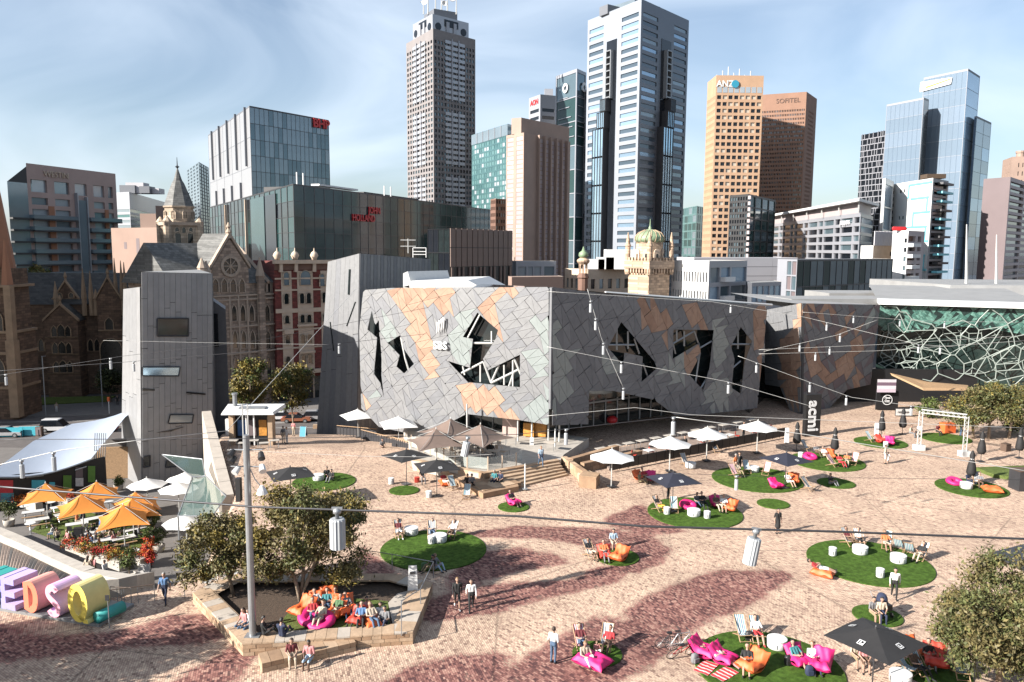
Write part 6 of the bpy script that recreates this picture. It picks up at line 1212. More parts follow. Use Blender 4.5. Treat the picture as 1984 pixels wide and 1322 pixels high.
for px, py, lab in ((1543,874,'closed black umbrella left of the red and pink beanbags'),(1616,886,'closed black umbrella right of the red and pink beanbags'),(1707,848,'closed dark umbrella behind the white lantern post'),(1748,842,'closed black umbrella left of the truss arch'),(1900,895,'closed black umbrella on the raised lawn edge'),(1974,888,'closed black umbrella at the right edge'),(1880,938,'closed navy umbrella on the pink ring turf disc')): inst('cu', closed_umbrella, lab, 'umbrella', onz(px, py, 0),0,'closed umbrellas')
# ------------------------------------------------ deckchairs, beanbags, stools, tables
def deckchair(m):
 def mk():
  o = thing('deckchair','d','deckchair')
  for s in (-.29,.29):
   b = MB(); b.tube([(s, -.45,.40),(s, .55,.02)],.025,4); b.build('rail','timber', o, world=False); b = MB(); b.tube([(s * .92,-.38,.02),(s * .92,.62,.98)],.025,4); b.build('rail','timber', o, world=False)
  for y, z in ((-.45,.40),(.62,.98),(.5,.04),(-.36,.04)): b = MB(); b.tube([(-.29, y, z),(.29, y, z)],.02,4); b.build('crossbar','timber', o, world=False)
  b = MB(); pr = [(-.45,.41),(-.3,.33),(-.1,.27),(.08,.30),(.25,.50),(.42,.73),(.62,.99)]; vs = [(x, y, z) for y, z in pr for x in (-.24,-.12,0,.12,.24)]
  b.mesh_(vs, [(i * 5 + j, i * 5 + j + 1,(i + 1) * 5 + j + 1,(i + 1) * 5 + j) for i in range(6) for j in range(4)]); b.build('sling', m, o, True, world=False); return o
 return mk
DC = {'b': deckchair('stripe_blue'),'g': deckchair('stripe_grey'),'r': deckchair('stripe_red')}
def beanbag(m, style):
 def mk():
  o = thing('beanbag','b','beanbag'); nn_ = 18; top_, bot = [],[]
  for i in range(nn_ + 1):
   for j in range(nn_ + 1):
    s, t = -1 + 2 * i / nn_, -1 + 2 * j / nn_; th = .30 * ((1 - s ** 4) * (1 - t ** 4)) ** .55
    pin_ = 1 - .22 * ((1 - s * s) * abs(t) ** 3 + (1 - t * t) * abs(s) ** 3)
    x, y = s * .52 * (1 - .20 * (1 - s * s) * 0) , t * .72
    x *= 1 - .16 * (1 - t * t) * 0; x *= (.86 + .14 * t * t); y *= (.88 + .12 * s * s)
    if style == 'chair': lift = .10 + .55 * max(0, t) ** 1.6 + .06 * max(0,-t); dip = -.16 * math.exp(-((s / .55) ** 2 + ((t + .15) / .5) ** 2)); y2 = y * (1 - .25 * max(0, t))
    elif style == 'flat': lift = .0; dip = -.10 * math.exp(-((s / .6) ** 2 + (t / .6) ** 2)); y2 = y
    else: lift = .0; dip = 0; y2 = y
    w = .012 * math.sin(9 * s + 5 * t) + .012 * math.sin(7 * t - 4 * s)
    zc_ = .22 + lift; top_.append((x, y2, zc_ + th * .95 + dip + w * 2)); bot.append((x, y2, max(.012, zc_ - th * .72 - .9 * lift * (1 - abs(t)) )))
  m_ = nn_ + 1; b = MB(); F = [(i * m_ + j, (i + 1) * m_ + j, (i + 1) * m_ + j + 1, i * m_ + j + 1) for i in range(nn_) for j in range(nn_)]; b.mesh_(top_, F); b.build('cushion', m, o, True, world=False); b = MB(); b.mesh_(bot, [f[::-1] for f in F]); b.build('underside', m, o, True, world=False)
  if style == 'ring':
   pass
  return o
 return mk
def ring_bag(m):
 def mk():
  o = thing('beanbag','b','beanbag'); b = MB(); k, q = 28,12; rs = []
  for i in range(k):
   a = 2 * math.pi * i / k; rr_ = .26 + .07 * math.cos(a - 1.57) + .012 * math.sin(5 * a); R_ = .50
   rs.append([((R_ + rr_ * math.cos(2 * math.pi * j / q)) * math.cos(a),(R_ + rr_ * math.cos(2 * math.pi * j / q)) * math.sin(a) * 1.05,.22 + rr_ * .85 * math.sin(2 * math.pi * j / q) + .10 * math.sin(a)) for j in range(q)])
  b.rings(rs + [rs[0]], False); b.build('cushion', m, o, True, world=False); b = MB(); b.lathe([(.5,.14),(.4,.24),(.02,.22)],16); b.build('seat_hollow', m, o, True, world=False); return o
 return mk
BG = {(c, s): beanbag('bag_' + c, s) for c in ('orange','pink','red') for s in ('chair','flat')}; BG.update({(c, 'ring'): ring_bag('bag_' + c) for c in ('orange','pink','red')})
def bag(px, py, c, s, rz, lab, z=0.06, sc=1.0): return inst(('bag', c, s), BG[(c, s)], lab, 'beanbag', onz(px, py, z), rz, 'beanbags', sc * .86)
def chair(px, py, c, rz, lab, z=0.06): return inst(('dc', c), DC[c], lab, 'deckchair', onz(px, py, z), rz, 'striped deckchairs')
def drum(w=.62, h=.48):
 def mk():
  o = thing('drum_stool','s','stool'); b = MB(); b.lathe([(w / 2 * .92,0),(w / 2,.06),(w / 2, h - .05),(w / 2 * .97, h - .04)],20); b.build('body','plastic_white', o, True, world=False); b = MB(); b.lathe([(w / 2 * 1.03, h - .05),(w / 2 * 1.03, h),(w / 2 * .9, h + .015)],20); b.build('top','white_paint', o, world=False)
  for k in range(10):
   a = 2 * math.pi * k / 10; b = MB(); b.box((math.cos(a) * w / 2, math.sin(a) * w / 2, h * .45),(.02,.05, h * .45), a); b.build('slot','steel_grey', o, world=False)
  return o
 return mk
def stool(px, py, lab, big=False, z=0.06): return inst(('drum', big), drum(.92,.46) if big else drum(.46,.50), lab, 'stool', onz(px, py, z),0,'white drum stools')
def cafe_table(m='plastic_white', w=1.1, d=.7):
 def mk():
  o = thing('cafe_table','t','table'); b = MB(); b.box((0,0,.74),(w, d, .04)); b.build('top', m, o, world=False)
  for sx in (-1,1):
   for sy in (-1,1): b = MB(); b.tube([(sx * (w / 2 - .08), sy * (d / 2 - .08),0),(sx * (w / 2 - .08), sy * (d / 2 - .08),.72)],.02,4); b.build('leg','steel_grey', o, world=False)
  return o
 return mk
def round_table():
 o = thing('cafe_table','t','table'); b = MB(); b.lathe([(.42,.98),(.44,1.0),(.42,1.02)],18); b.build('top','plastic_white', o, world=False); b = MB(); b.lathe([(.22,0),(.05,.03),(.035,.98)],10); b.build('pedestal','steel_grey', o, world=False); return o
def cafe_chair(m):
 def mk():
  o = thing('cafe_chair','c','chair'); b = MB(); b.box((0,0,.45),(.42,.42,.04)); b.build('seat', m, o, world=False); b = MB(); b.box((0,.2,.68),(.40,.03,.34)); b.build('backrest', m, o, world=False)
  for sx in (-1,1):
   for sy in (-1,1): b = MB(); b.tube([(sx * .2, sy * .2,0),(sx * .17, sy * .18,.44)],.015,4); b.build('leg','steel_grey', o, world=False)
  return o
 return mk
def picnic_table():
 o = thing('picnic_table','t','table')
 for k in range(4): b = MB(); b.box((0,-.3 + .2 * k, .74),(1.8,.18,.04)); b.build('plank','plastic_white', o, world=False)
 for s in (-1,1):
  b = MB(); b.box((0, s * .68,.44),(1.8,.24,.04)); b.build('bench','timber', o, world=False)
  b = MB(); b.tube([(s * .65,-.6,0),(s * .65,.25,.72)],.03,4); b.tube([(s * .65,.6,0),(s * .65,-.25,.72)],.03,4); b.tube([(s * .65,-.7,.42),(s * .65,.7,.42)],.03,4); b.build('trestle','steel_grey', o, world=False)
 return o
# ================================================================== people
SL = ['skin','hair','top','sleeve','bottom','shin','shoe']
def joints(pose):
 v = lambda *a: Vector(a); J = {}
 if pose in ('stand','walk','walk2'):
  J.update(hip=v(0,0,.94), chest=v(0,-.01,1.40), head=v(0,-.03,1.64))
  for s, k in ((-1,'L'),(1,'R')):
   f = 0.0 if pose == 'stand' else (s if pose == 'walk' else -s)
   J['h' + k] = v(s * .09,0,.92); J['k' + k] = v(s * .10,-.02 - .16 * f, .50 + .01 * abs(f)); J['a' + k] = v(s * .10,.03 - .24 * f + (.14 if f < 0 else 0) * 0 + (.10 if f < 0 else 0),.09 + (.07 if f < 0 else 0)); J['t' + k] = J['a' + k] + v(s * .02,-.15,-.05)
   J['s' + k] = v(s * .19,0,1.41); J['e' + k] = v(s * .25,.04 + .10 * f, 1.13); J['w' + k] = v(s * .25,-.06 + .20 * f, .90); J['f' + k] = J['w' + k] + v(0,-.02 + .03 * f, -.16)
 elif pose == 'sit':
  J.update(hip=v(0,.05,.54), chest=v(0,.0,1.0), head=v(0,-.05,1.24))
  for s, k in ((-1,'L'),(1,'R')):
   J['h' + k] = v(s * .09,.02,.53); J['k' + k] = v(s * .13,-.40,.50); J['a' + k] = v(s * .13,-.42,.09); J['t' + k] = v(s * .15,-.58,.04)
   J['s' + k] = v(s * .19,0,1.01); J['e' + k] = v(s * .26,-.06,.74); J['w' + k] = v(s * .14,-.27,.64); J['f' + k] = v(s * .07,-.38,.62)
 elif pose == 'recline':
  J.update(hip=v(0,.0,.40), chest=v(0,.30,.76), head=v(0,.38,1.02))
  for s, k in ((-1,'L'),(1,'R')):
   J['h' + k] = v(s * .09,-.03,.40); J['k' + k] = v(s * .13,-.42,.50); J['a' + k] = v(s * .13,-.72,.16); J['t' + k] = v(s * .15,-.86,.12)
   J['s' + k] = v(s * .19,.28,.78); J['e' + k] = v(s * .27,.06,.60); J['w' + k] = v(s * .12,-.12,.62); J['f' + k] = v(s * .05,-.20,.66)
 elif pose == 'floor':
  J.update(hip=v(0,.1,.13), chest=v(0,.18,.60), head=v(0,.12,.85))
  for s, k in ((-1,'L'),(1,'R')):
   J['h' + k] = v(s * .09,.08,.13); J['k' + k] = v(s * .16,-.30,.42 if s > 0 else .34); J['a' + k] = v(s * .12,-.55,.09); J['t' + k] = v(s * .14,-.70,.04)
   J['s' + k] = v(s * .19,.18,.61); J['e' + k] = v(s * .27,.02,.38); J['w' + k] = v(s * .16,-.20,.38); J['f' + k] = v(s * .10,-.30,.40)
 elif pose == 'lie':
  J.update(hip=v(0,.0,.28), chest=v(0,.44,.44), head=v(0,.62,.62))
  for s, k in ((-1,'L'),(1,'R')):
   J['h' + k] = v(s * .09,-.03,.28); J['k' + k] = v(s * .10,-.44,.24); J['a' + k] = v(s * .11,-.86,.10); J['t' + k] = v(s * .14,-.92,.20)
   J['s' + k] = v(s * .19,.43,.46); J['e' + k] = v(s * .30,.25,.36); J['w' + k] = v(s * .14,.10,.48); J['f' + k] = v(s * .06,.02,.50)
 return J
def capsule(mb, p0, p1, r0, r1, n=10):
 d = (p1 - p0); Ln_ = max(d.length, 1e-4); d = d / Ln_; a = d.cross(Vector((0,0,1))) if abs(d.z) < .9 else d.cross(Vector((1,0,0))); a.normalize(); c = d.cross(a); rs = []
 for t in (-1,-.7,-.35,0): rr_ = r0 * math.sqrt(max(0,1 - t * t)) + .0005; rs.append((p0 + d * (r0 * t), rr_))
 for t in (0,.35,.7,1): rr_ = r1 * math.sqrt(max(0,1 - t * t)) + .0005; rs.append((p1 + d * (r1 * t), rr_))
 mb.rings([[p + a * (q * math.cos(2 * math.pi * i / n)) + c * (q * math.sin(2 * math.pi * i / n)) for i in range(n)] for p, q in rs])
BODY = {}
def body_mesh(pose, hair='short', skirt=False):
 key = (pose, hair, skirt)
 if key in BODY: return BODY[key]
 J = joints(pose); B_ = []                                   # bones: p0, p1, r0, r1, slot
 up = (J['chest'] - J['hip']).normalized(); rt = Vector((1,0,0)); fw = rt.cross(up) * -1
 if fw.y > 0: fw = -fw
 for s in (-1,1): B_.append((J['hip'] + rt * .055 * s, J['hip'] + rt * .045 * s + up * .12,.125,.115,4)); B_.append((J['hip'] + rt * .05 * s + up * .14, J['chest'] + rt * .075 * s - up * .06,.105,.115,2))
 B_.append((J['sL'] , J['sR'],.062,.062,2)); hd = (J['head'] - J['chest']).normalized()
 B_.append((J['chest'] + up * .04, J['head'] - hd * .10,.058,.05,0)); B_.append((J['head'] - hd * .035, J['head'] + hd * .03,.083,.092,0))
 fwh = fw; B_.append((J['head'] + fwh * .085 - hd * .01, J['head'] + fwh * .105 - hd * .025,.014,.016,0))
 for s in (-1,1): B_.append((J['head'] + rt * .088 * s - hd * .01, J['head'] + rt * .094 * s + hd * .015,.014,.016,0))
 B_.append((J['head'] + hd * .055 - fwh * .012, J['head'] + hd * .02 - fwh * .045,.090,.088,1))
 if hair == 'long': B_.append((J['head'] - fwh * .05, J['chest'] - fwh * .13 + up * -.04,.085,.055,1))
 if hair == 'hat': B_.append((J['head'] + hd * .06 - rt * .12, J['head'] + hd * .06 + rt * .12,.035,.035,1)); B_.append((J['head'] + hd * .06 - fwh * .10, J['head'] + hd * .06 + fwh * .15,.04,.03,1))
 for k in 'LR':
  s = -1 if k == 'L' else 1
  B_.append((J['h' + k], J['k' + k],.088,.062,4)); B_.append((J['k' + k], J['k' + k].lerp(J['a' + k],.35),.060,.058,5)); B_.append((J['k' + k].lerp(J['a' + k],.35), J['a' + k],.058,.040,5)); B_.append((J['a' + k] + Vector((0,.03,-.03)), J['t' + k],.045,.036,6))
  B_.append((J['s' + k], J['e' + k],.056,.044,2)); B_.append((J['e' + k], J['w' + k],.042,.030,3))
  hv = (J['f' + k] - J['w' + k]); hv.normalize(); side = hv.cross(fw); side = side.normalized() if side.length > .1 else rt;
  B_.append((J['w' + k], J['w' + k] + hv * .075,.030,.036,0))
  for q, ln in ((-1.5,.062),(-.5,.075),(.5,.072),(1.5,.055)): a0 = J['w' + k] + hv * .085 + side * (.014 * q); a1 = a0 + hv * ln * .6; B_.append((a0, a1,.0105,.010,0)); B_.append((a1, a1 + hv * ln * .35 + fw * .015,.010,.009,0))
  B_.append((J['w' + k] + hv * .03 + side * .03, J['w' + k] + hv * .075 + side * .058,.013,.011,0))
 if skirt: B_.append((J['hip'], J['kL'].lerp(J['kR'],.5) + Vector((0,0,.02)),.15,.19,4))
 mb = MB()
 for p0, p1, r0, r1, _ in B_: capsule(mb, p0, p1, r0, r1)
 me0 = mb.data('tmp','cloth_white'); ob = bpy.data.objects.new('tmp', me0); COL.objects.link(ob)
 md = ob.modifiers.new('r','REMESH'); md.mode = 'VOXEL'; md.voxel_size = .0165
 sm = ob.modifiers.new('s','SMOOTH'); sm.factor = .5; sm.iterations = 2
 dg = bpy.context.evaluated_depsgraph_get(); me = bpy.data.meshes.new_from_object(ob.evaluated_get(dg)); bpy.data.objects.remove(ob); bpy.data.meshes.remove(me0)
 me.materials.clear()
 for _ in SL: me.materials.append(None)
 nf_ = len(me.polygons); ct = np.empty(nf_ * 3); me.polygons.foreach_get('center', ct); ct = ct.reshape(-1,3); best = np.full(nf_, 1e9); sl = np.zeros(nf_, int)
 for p0, p1, r0, r1, slot in B_:
  a, d = np.array(p0), np.array(p1 - p0); L2 = max(d @ d, 1e-9); t = np.clip(((ct - a) @ d) / L2,0,1); ds = np.linalg.norm(ct - a - t[:, None] * d, axis=1) - (r0 + (r1 - r0) * t)
  m = ds < best; best[m] = ds[m]; sl[m] = slot
 me.polygons.foreach_set('material_index', sl.astype(np.int32)); me.polygons.foreach_set('use_smooth', np.ones(nf_, bool)); me.name = 'person'; me.update(); BODY[key] = me; return me
LABELS = set()
ORD = 'first second third fourth fifth sixth seventh eighth ninth tenth eleventh twelfth thirteenth fourteenth fifteenth sixteenth'.split()
def person(px, py, pose, rz, top, bottom, where, z=0.0, skin=0, hair=0, style='short', skirt=False, shoe='black', shorts=False, long=False, sc=1.0, ground=False, loc=None, lift=0.0):
 cw = {'lightblue': 'light blue','jeans': 'denim'}; T, Bt = cw.get(top, top), cw.get(bottom, bottom)
 verb = {'stand': 'standing','walk': 'walking','walk2': 'walking','sit': 'sitting','recline': 'reclining','floor': 'sitting','lie': 'lying back'}[pose]
 lab = f'person in {T}, {Bt} ' + ('skirt ' if skirt else 'shorts ' if shorts else 'trousers ') + f'{verb} {where}'
 if lab in LABELS: raise ValueError('label twice: ' + lab)
 if len(lab.split()) > 16: print('LONG', lab)
 me = body_mesh(pose, style, skirt); o = bpy.data.objects.new('person', me); COL.objects.link(o)
 p = loc if loc is not None else (gnd(px, py) if ground else onz(px, py, z)); o.location = (p.x, p.y, p.z + lift + (.13 if pose == 'lie' else 0)); o.rotation_euler = (0,0, rz); o.scale = (sc,) * 3
 names = ['skin_%d' % skin, 'hair_%d' % hair, 'cloth_' + top, ('cloth_' + top) if long else 'skin_%d' % skin, 'cloth_' + bottom, ('skin_%d' % skin) if (shorts or skirt) else 'cloth_' + bottom, 'cloth_' + shoe]
 for i, nm in enumerate(names): o.material_slots[i].link = 'OBJECT'; o.material_slots[i].material = M[nm]
 LABELS.add(lab); tag(o, lab, 'person','people on and around the square'); return o
PI = math.pi
# walkers and standing people on the paving
person(886,1180,'walk',.15,'black','black','beside a person in white on the paving', shorts=True, long=True, shoe='white', hair=2)
person(913,1184,'walk2',.1,'white','black','on the paving right of the planter', long=True, hair=1)
person(1072,1285,'stand',2.6,'white','jeans','alone left of the pink beanbag', hair=1)
person(1506,1034,'stand',.2,'black','black','alone with long hair in mid square', style='long', hair=0, skirt=True)
person(1732,1160,'walk',-.4,'white','black','across the edge of the large right turf disc', long=True, hair=0)
person(1714,899,'stand',1.2,'beige','white','with a child on the far paving', shorts=True, hair=1)
person(1720,899,'walk',-1.2,'white','white','as a small child on the far paving', sc=.62, hair=2, shorts=True)
person(1048,904,'walk',.3,'lightblue','jeans','at the top of the wide steps', z=ZT, hair=2)
person(320,1170,'walk',.1,'blue','navy','up the ramp left of the planter', ground=True, hair=3)
person(172,1122,'walk',2.9,'beige','brown','with a backpack towards the beer garden', ground=True, hair=1, style='long'); person(183,1121,'walk2',2.8,'pink','brown','past the concrete planter wall', ground=True, hair=2, style='long'); person(205,1131,'walk',-1.9,'white','jeans','past the flower planters', ground=True, hair=1, long=True)
person(226,926,'walk2',3.0,'lightblue','brown','at the foot of the zinc shard', ground=True, shorts=True, hair=1); person(213,918,'stand',.4,'black','black','in the shadow beside the zinc shard', ground=True)
person(549,858,'stand',.8,'grey','beige','by the kiosk seen from the side', ground=True, hair=1); person(556,860,'stand',-.6,'white','white','close to the kiosk in pale clothes', ground=True, hair=2); person(569,845,'stand',3.0,'pink','beige','between the kiosk and the blue sign board', ground=True, hair=1)
person(110,800,'stand',1.0,'beige','white','on the cathedral footpath near the signal pole', ground=True); person(228,786,'stand',.3,'black','black','on the footpath beside the shard', ground=True)
person(1432,915,'stand',-.9,'black','black','over the deckchair on the dining deck turf disc', hair=1); person(1424,918,'stand',.8,'orange','grey','next to a person in black by the dining deck', hair=3)
person(1861,845,'stand',1.4,'black','jeans','on the step beside the truss arch', hair=0)
# planter group
person(474,1228,'sit',-.7,'pink','jeans','on the planter wall behind the light pole', z=.16, hair=1, style='long'); person(484,1230,'sit',-.6,'white','jeans','on the planter wall at the light pole', z=.16, hair=1)
person(517,1230,'floor',1.9,'black','black','on the planter edge facing left', z=.64, hair=0); person(549,1232,'floor',2.9,'navy','navy','on the planter edge seen from behind', z=.64, hair=0)
person(566,1290,'sit',.35,'maroon','beige','with long red hair on the low bench', z=-.08, hair=1, style='long'); person(600,1294,'sit',-.15,'pink','lightblue','on the low bench with a phone', z=-.08, hair=0, skin=2, shorts=True)
# beanbags in the planter
bag(588,1192,'orange','chair',-.5,'orange beanbag at the left of the planter group', z=.42, sc=1.15); bag(606,1204,'pink','ring',.2,'pink ring beanbag in front of the planter group', z=.42, sc=1.15); bag(621,1212,'pink','ring',-.2,'pink ring beanbag nearest the planter edge', z=.42, sc=1.1)
bag(612,1178,'orange','chair',.1,'orange beanbag at the back left of the planter group', z=.42); bag(638,1172,'orange','chair',.3,'orange beanbag with a raised peak at the back of the planter group', z=.42, sc=1.1); bag(650,1196,'orange','chair',-.3,'orange beanbag in the middle of the planter group', z=.42); bag(672,1190,'orange','chair',.5,'orange beanbag at the right of the planter group', z=.42, sc=1.15); bag(694,1208,'red','chair',-.2,'red beanbag at the planter edge', z=.42); bag(722,1212,'orange','flat',.4,'orange flat beanbag by the stone floor', z=.42)
for px, py, pose, rz, t_, b_, wh, kw in ((607,1203,'recline',.3,'red','jeans','in the pink ring at the planter', dict(hair=0)),(621,1210,'recline',-.2,'beige','beige','curled in the front pink ring', dict(hair=2, style='hat')),(634,1184,'recline',.2,'teal','jeans','in the back of the planter group', dict(hair=1)),(615,1184,'recline',.6,'white','black','on the orange bag in the planter', dict(hair=0)),(653,1196,'recline',-.3,'green','beige','in the middle of the planter group', dict(hair=1)),(672,1192,'recline',.4,'grey','navy','at the right of the planter group', dict(hair=0)),(647,1183,'recline',.0,'orange','beige','behind others in the planter group', dict(hair=1, skin=1)),(690,1208,'floor',-.5,'maroon','black','by the red beanbag on the lawn patch', dict(hair=0)),(700,1212,'recline',.1,'blue','black','on the red beanbag', dict(hair=1)),(722,1212,'recline',.5,'beige','jeans','on the flat orange beanbag', dict(hair=2, style='long')),(738,1204,'floor',.3,'white','lightblue','with crossed legs at the stone floor', dict(hair=1)),(744,1212,'floor',-.2,'grey','navy','at the end of the planter lawn', dict(hair=0)),(714,1192,'floor',.8,'pink','black','in the shade of the planter wall', dict(hair=0))):
 person(px, py, pose, rz, t_, b_, wh, z=.42, lift=-.05 if pose == 'recline' else 0, **kw)
# large disc right of the planter
for px, py, c, rz, lab in ((773,1040,'g',.3,'deckchair at the left rim of the planter-side turf disc'),(837,1042,'g',.1,'deckchair at the back of the planter-side turf disc'),(876,1042,'g',-.3,'deckchair at the right rim of the planter-side turf disc')): chair(px, py, c, rz, lab)
person(773,1040,'recline',.3,'maroon','white','in the left deckchair by the big disc', shorts=True, skin=1, shoe='white'); person(838,1041,'recline',.1,'white','jeans','in the middle deckchair by the big disc', hair=1, style='long'); person(876,1042,'recline',-.3,'white','brown','in the right deckchair by the big disc', hair=1)
stool(797,1035,'low white drum table between the left deckchairs', True); stool(852,1049,'low white drum table in front of the middle deckchair', True); stool(836,1053,'small white drum stool beside the low drum table')
person(835,1106,'floor',-1.0,'black','khaki','in shade at the front of the big disc', z=.06, hair=0, skin=1); person(846,1104,'floor',.9,'grey','lightblue','at the front rim of the big disc', z=.06, hair=2)
# small groups
bag(994,979,'pink','chair',.7,'pink beanbag below the wide steps'); person(994,980,'recline',.7,'black','black','in the pink beanbag below the steps', shorts=True)
chair(1144,1080,'g',.4,'deckchair left of the orange beanbags'); person(1144,1080,'recline',.4,'black','beige','left of the orange beanbags', shorts=True, skin=1); bag(1172,1082,'red','chair',.1,'red beanbag between the deckchair and the orange beanbag'); bag(1200,1086,'orange','chair',-.6,'orange peaked beanbag in mid square', sc=1.1)
person(1171,1084,'recline',.1,'orange','grey','in the red beanbag in mid square', hair=0); person(1188,1064,'sit',.1,'lightblue','beige','behind the orange beanbag', z=-.05, style='long', hair=0, shorts=True)
bag(1148,1290,'pink','flat',.9,'big pink beanbag in the foreground', sc=1.35); person(1136,1283,'floor',.4,'beige','white','on the edge of the big pink beanbag', hair=2, z=.2); chair(1126,1258,'r',.2,'deckchair with a person in dark red behind the pink beanbag'); person(1126,1258,'recline',.2,'maroon','jeans','in the deckchair behind the pink beanbag', hair=1, style='long'); chair(1174,1256,'g',-.3,'deckchair with white stripes behind the pink beanbag'); person(1178,1262,'recline',-.4,'red','brown','at the white striped deckchair', hair=0, skin=1); person(1157,1266,'floor',.2,'pink','white','as a small child by the pink beanbag', sc=.6, hair=2)
# largest disc, bottom
chair(1439,1238,'b',.1,'empty blue striped deckchair at the top of the largest turf disc'); chair(1466,1240,'b',.0,'blue striped deckchair with a reader on the largest turf disc'); person(1466,1241,'recline',.0,'white','red','in the blue deckchair on the largest disc', hair=1, shorts=True, shoe='red'); stool(1505,1254,'white drum table on the largest turf disc', True)
bag(1360,1272,'pink','chair',.9,'pink beanbag at the left of the largest turf disc', sc=1.15); bag(1398,1284,'pink','chair',.8,'pink beanbag in the middle left of the largest turf disc', sc=1.1); bag(1458,1300,'orange','chair',-.9,'orange curved beanbag on the largest turf disc', sc=1.2); bag(1546,1288,'pink','chair',.3,'pink beanbag at the right of the largest turf disc', sc=1.1); bag(1590,1298,'pink','chair',-.5,'pink beanbag at the right rim of the largest turf disc', sc=1.15)
person(1364,1276,'lie',.9,'beige','beige','on the left pink beanbag of the largest disc', hair=0, shorts=True); person(1402,1290,'lie',.8,'white','pink','on the middle pink beanbag of the largest disc', hair=2); person(1446,1300,'recline',-.3,'black','beige','against the orange curved beanbag', hair=1, shorts=True); person(1545,1292,'recline',.4,'teal','beige','with arms up on the right pink beanbag', hair=0, shorts=True, style='long'); person(1576,1296,'recline',-.1,'white','navy','in a straw hat on the right rim pink beanbag', hair=2, style='hat', long=True)
# crowd disc in mid square
person(1277,990,'recline',.5,'black','yellow','in the deckchair at the left of the crowd disc', hair=1); chair(1277,990,'g',.5,'deckchair at the left of the crowd disc'); chair(1306,992,'b',-.1,'empty striped deckchair on the crowd disc'); person(1294,968,'stand',.8,'white','black','at the back of the crowd disc', sc=.95); bag(1334,984,'pink','ring',.3,'pink ring beanbag on the crowd disc'); bag(1388,982,'pink','chair',.2,'magenta beanbag at the back of the crowd disc'); bag(1416,990,'orange','chair',-.5,'orange beanbag at the right of the crowd disc'); stool(1344,999,'wide white drum table on the crowd disc', True); stool(1370,1004,'white drum stool at the front of the crowd disc'); stool(1292,996,'white drum stool at the left of the crowd disc')
person(1362,984,'recline',.1,'black','black','between the beanbags of the crowd disc', hair=0); person(1389,988,'recline',.2,'brown','beige','in the magenta beanbag', hair=0, style='long'); person(1402,990,'recline',-.2,'white','beige','beside the orange beanbag of the crowd disc', hair=2, shorts=True); person(1352,979,'floor',.4,'grey','jeans','behind the white drum table of the crowd disc', hair=1)
bag(1238,930,'orange','chair',.5,'orange beanbag against the black deck fence'); bag(1262,932,'pink','chair',.0,'pink beanbag against the black deck fence'); person(1250,934,'recline',.6,'red','brown','against the black deck fence', hair=0); person(1242,936,'floor',.9,'khaki','khaki','with the red dressed person at the fence', hair=1)
# disc before the dining deck
chair(1424,924,'r',.4,'dark deckchair with a standing person behind it'); chair(1447,916,'b',.0,'blue deckchair on the dining deck turf disc'); chair(1484,920,'r',-.6,'red deckchair on the dining deck turf disc'); bag(1502,946,'pink','chair',.4,'pink beanbag under the navy umbrella'); bag(1538,936,'orange','chair',-.3,'orange beanbag right of the navy umbrella'); person(1528,942,'recline',.3,'white','white','in pale clothes by the orange beanbag', hair=1, shorts=True); chair(1566,950,'g',.6,'empty pale deckchair beside the umbrella shadow'); stool(1460,914,'low drum table behind the blue deckchair', True); person(1430,922,'recline',.3,'beige','khaki','in the dark deckchair', hair=1); stool(1338,906,'low white drum table near the dining deck fence', True)
person(1611,940,'floor',.6,'black','grey','on the small half shaded disc', hair=0)
chair(1386,876,'g',.3,'striped deckchair at the black deck fence'); chair(1328,902,'g',.3,'striped deckchair at the near end of the deck fence')
# back right discs
bag(1570,889,'pink','ring',.2,'pink ring beanbag on the back right disc'); bag(1608,888,'orange','chair',-.2,'orange beanbag on the back right disc'); chair(1563,874,'g',.5,'white striped deckchair behind the pink ring'); person(1583,884,'recline',.3,'grey','brown','behind the pink ring', hair=0); person(1598,890,'recline',.2,'white','beige','beside the orange beanbag on the back disc', hair=0); chair(1614,904,'r',.6,'red deckchair on the back right disc'); chair(1654,900,'r',-.7,'striped deckchair at the right rim of the back disc'); person(1628,904,'recline',.2,'red','red','in the red deckchair at the back', hair=0); person(1640,902,'recline',-.4,'orange','beige','in the rim deckchair at the back', hair=1); stool(1551,887,'white drum stool left of the pink ring')
bag(1705,858,'red','chair',.3,'red beanbag by the lantern post'); bag(1724,862,'pink','chair',-.4,'pink beanbag by the lantern post'); person(1716,860,'recline',.1,'pink','pink','between the bags at the lantern post', hair=0); person(1703,856,'recline',.3,'black','black','on the red bag at the lantern post', hair=0); chair(1687,856,'b',.4,'blue deckchair left of the lantern post'); stool(1716,866,'white drum stool at the lantern post disc')
person(1764,848,'sit',.8,'beige','grey','at the left foot of the truss arch', z=-.05, hair=1); person(1781,846,'sit',-.4,'white','beige','inside the truss arch', z=-.05, hair=2); person(1816,845,'sit',.3,'maroon','black','on the disc beside the orange box', z=-.05, hair=0)
bag(1850,938,'pink','ring',.0,'pink ring beanbag at the right'); bag(1922,954,'orange','flat',1.2,'orange flat beanbag at the right', sc=1.2); stool(1872,946,'white drum table beside the pink ring', True); person(1898,944,'recline',-.4,'grey','brown','on the disc with the orange flat bag', hair=0); person(1878,936,'floor',.4,'navy','navy','under the closed navy umbrella', hair=1); chair(1893,940,'g',-.4,'dark striped deckchair under the closed navy umbrella')
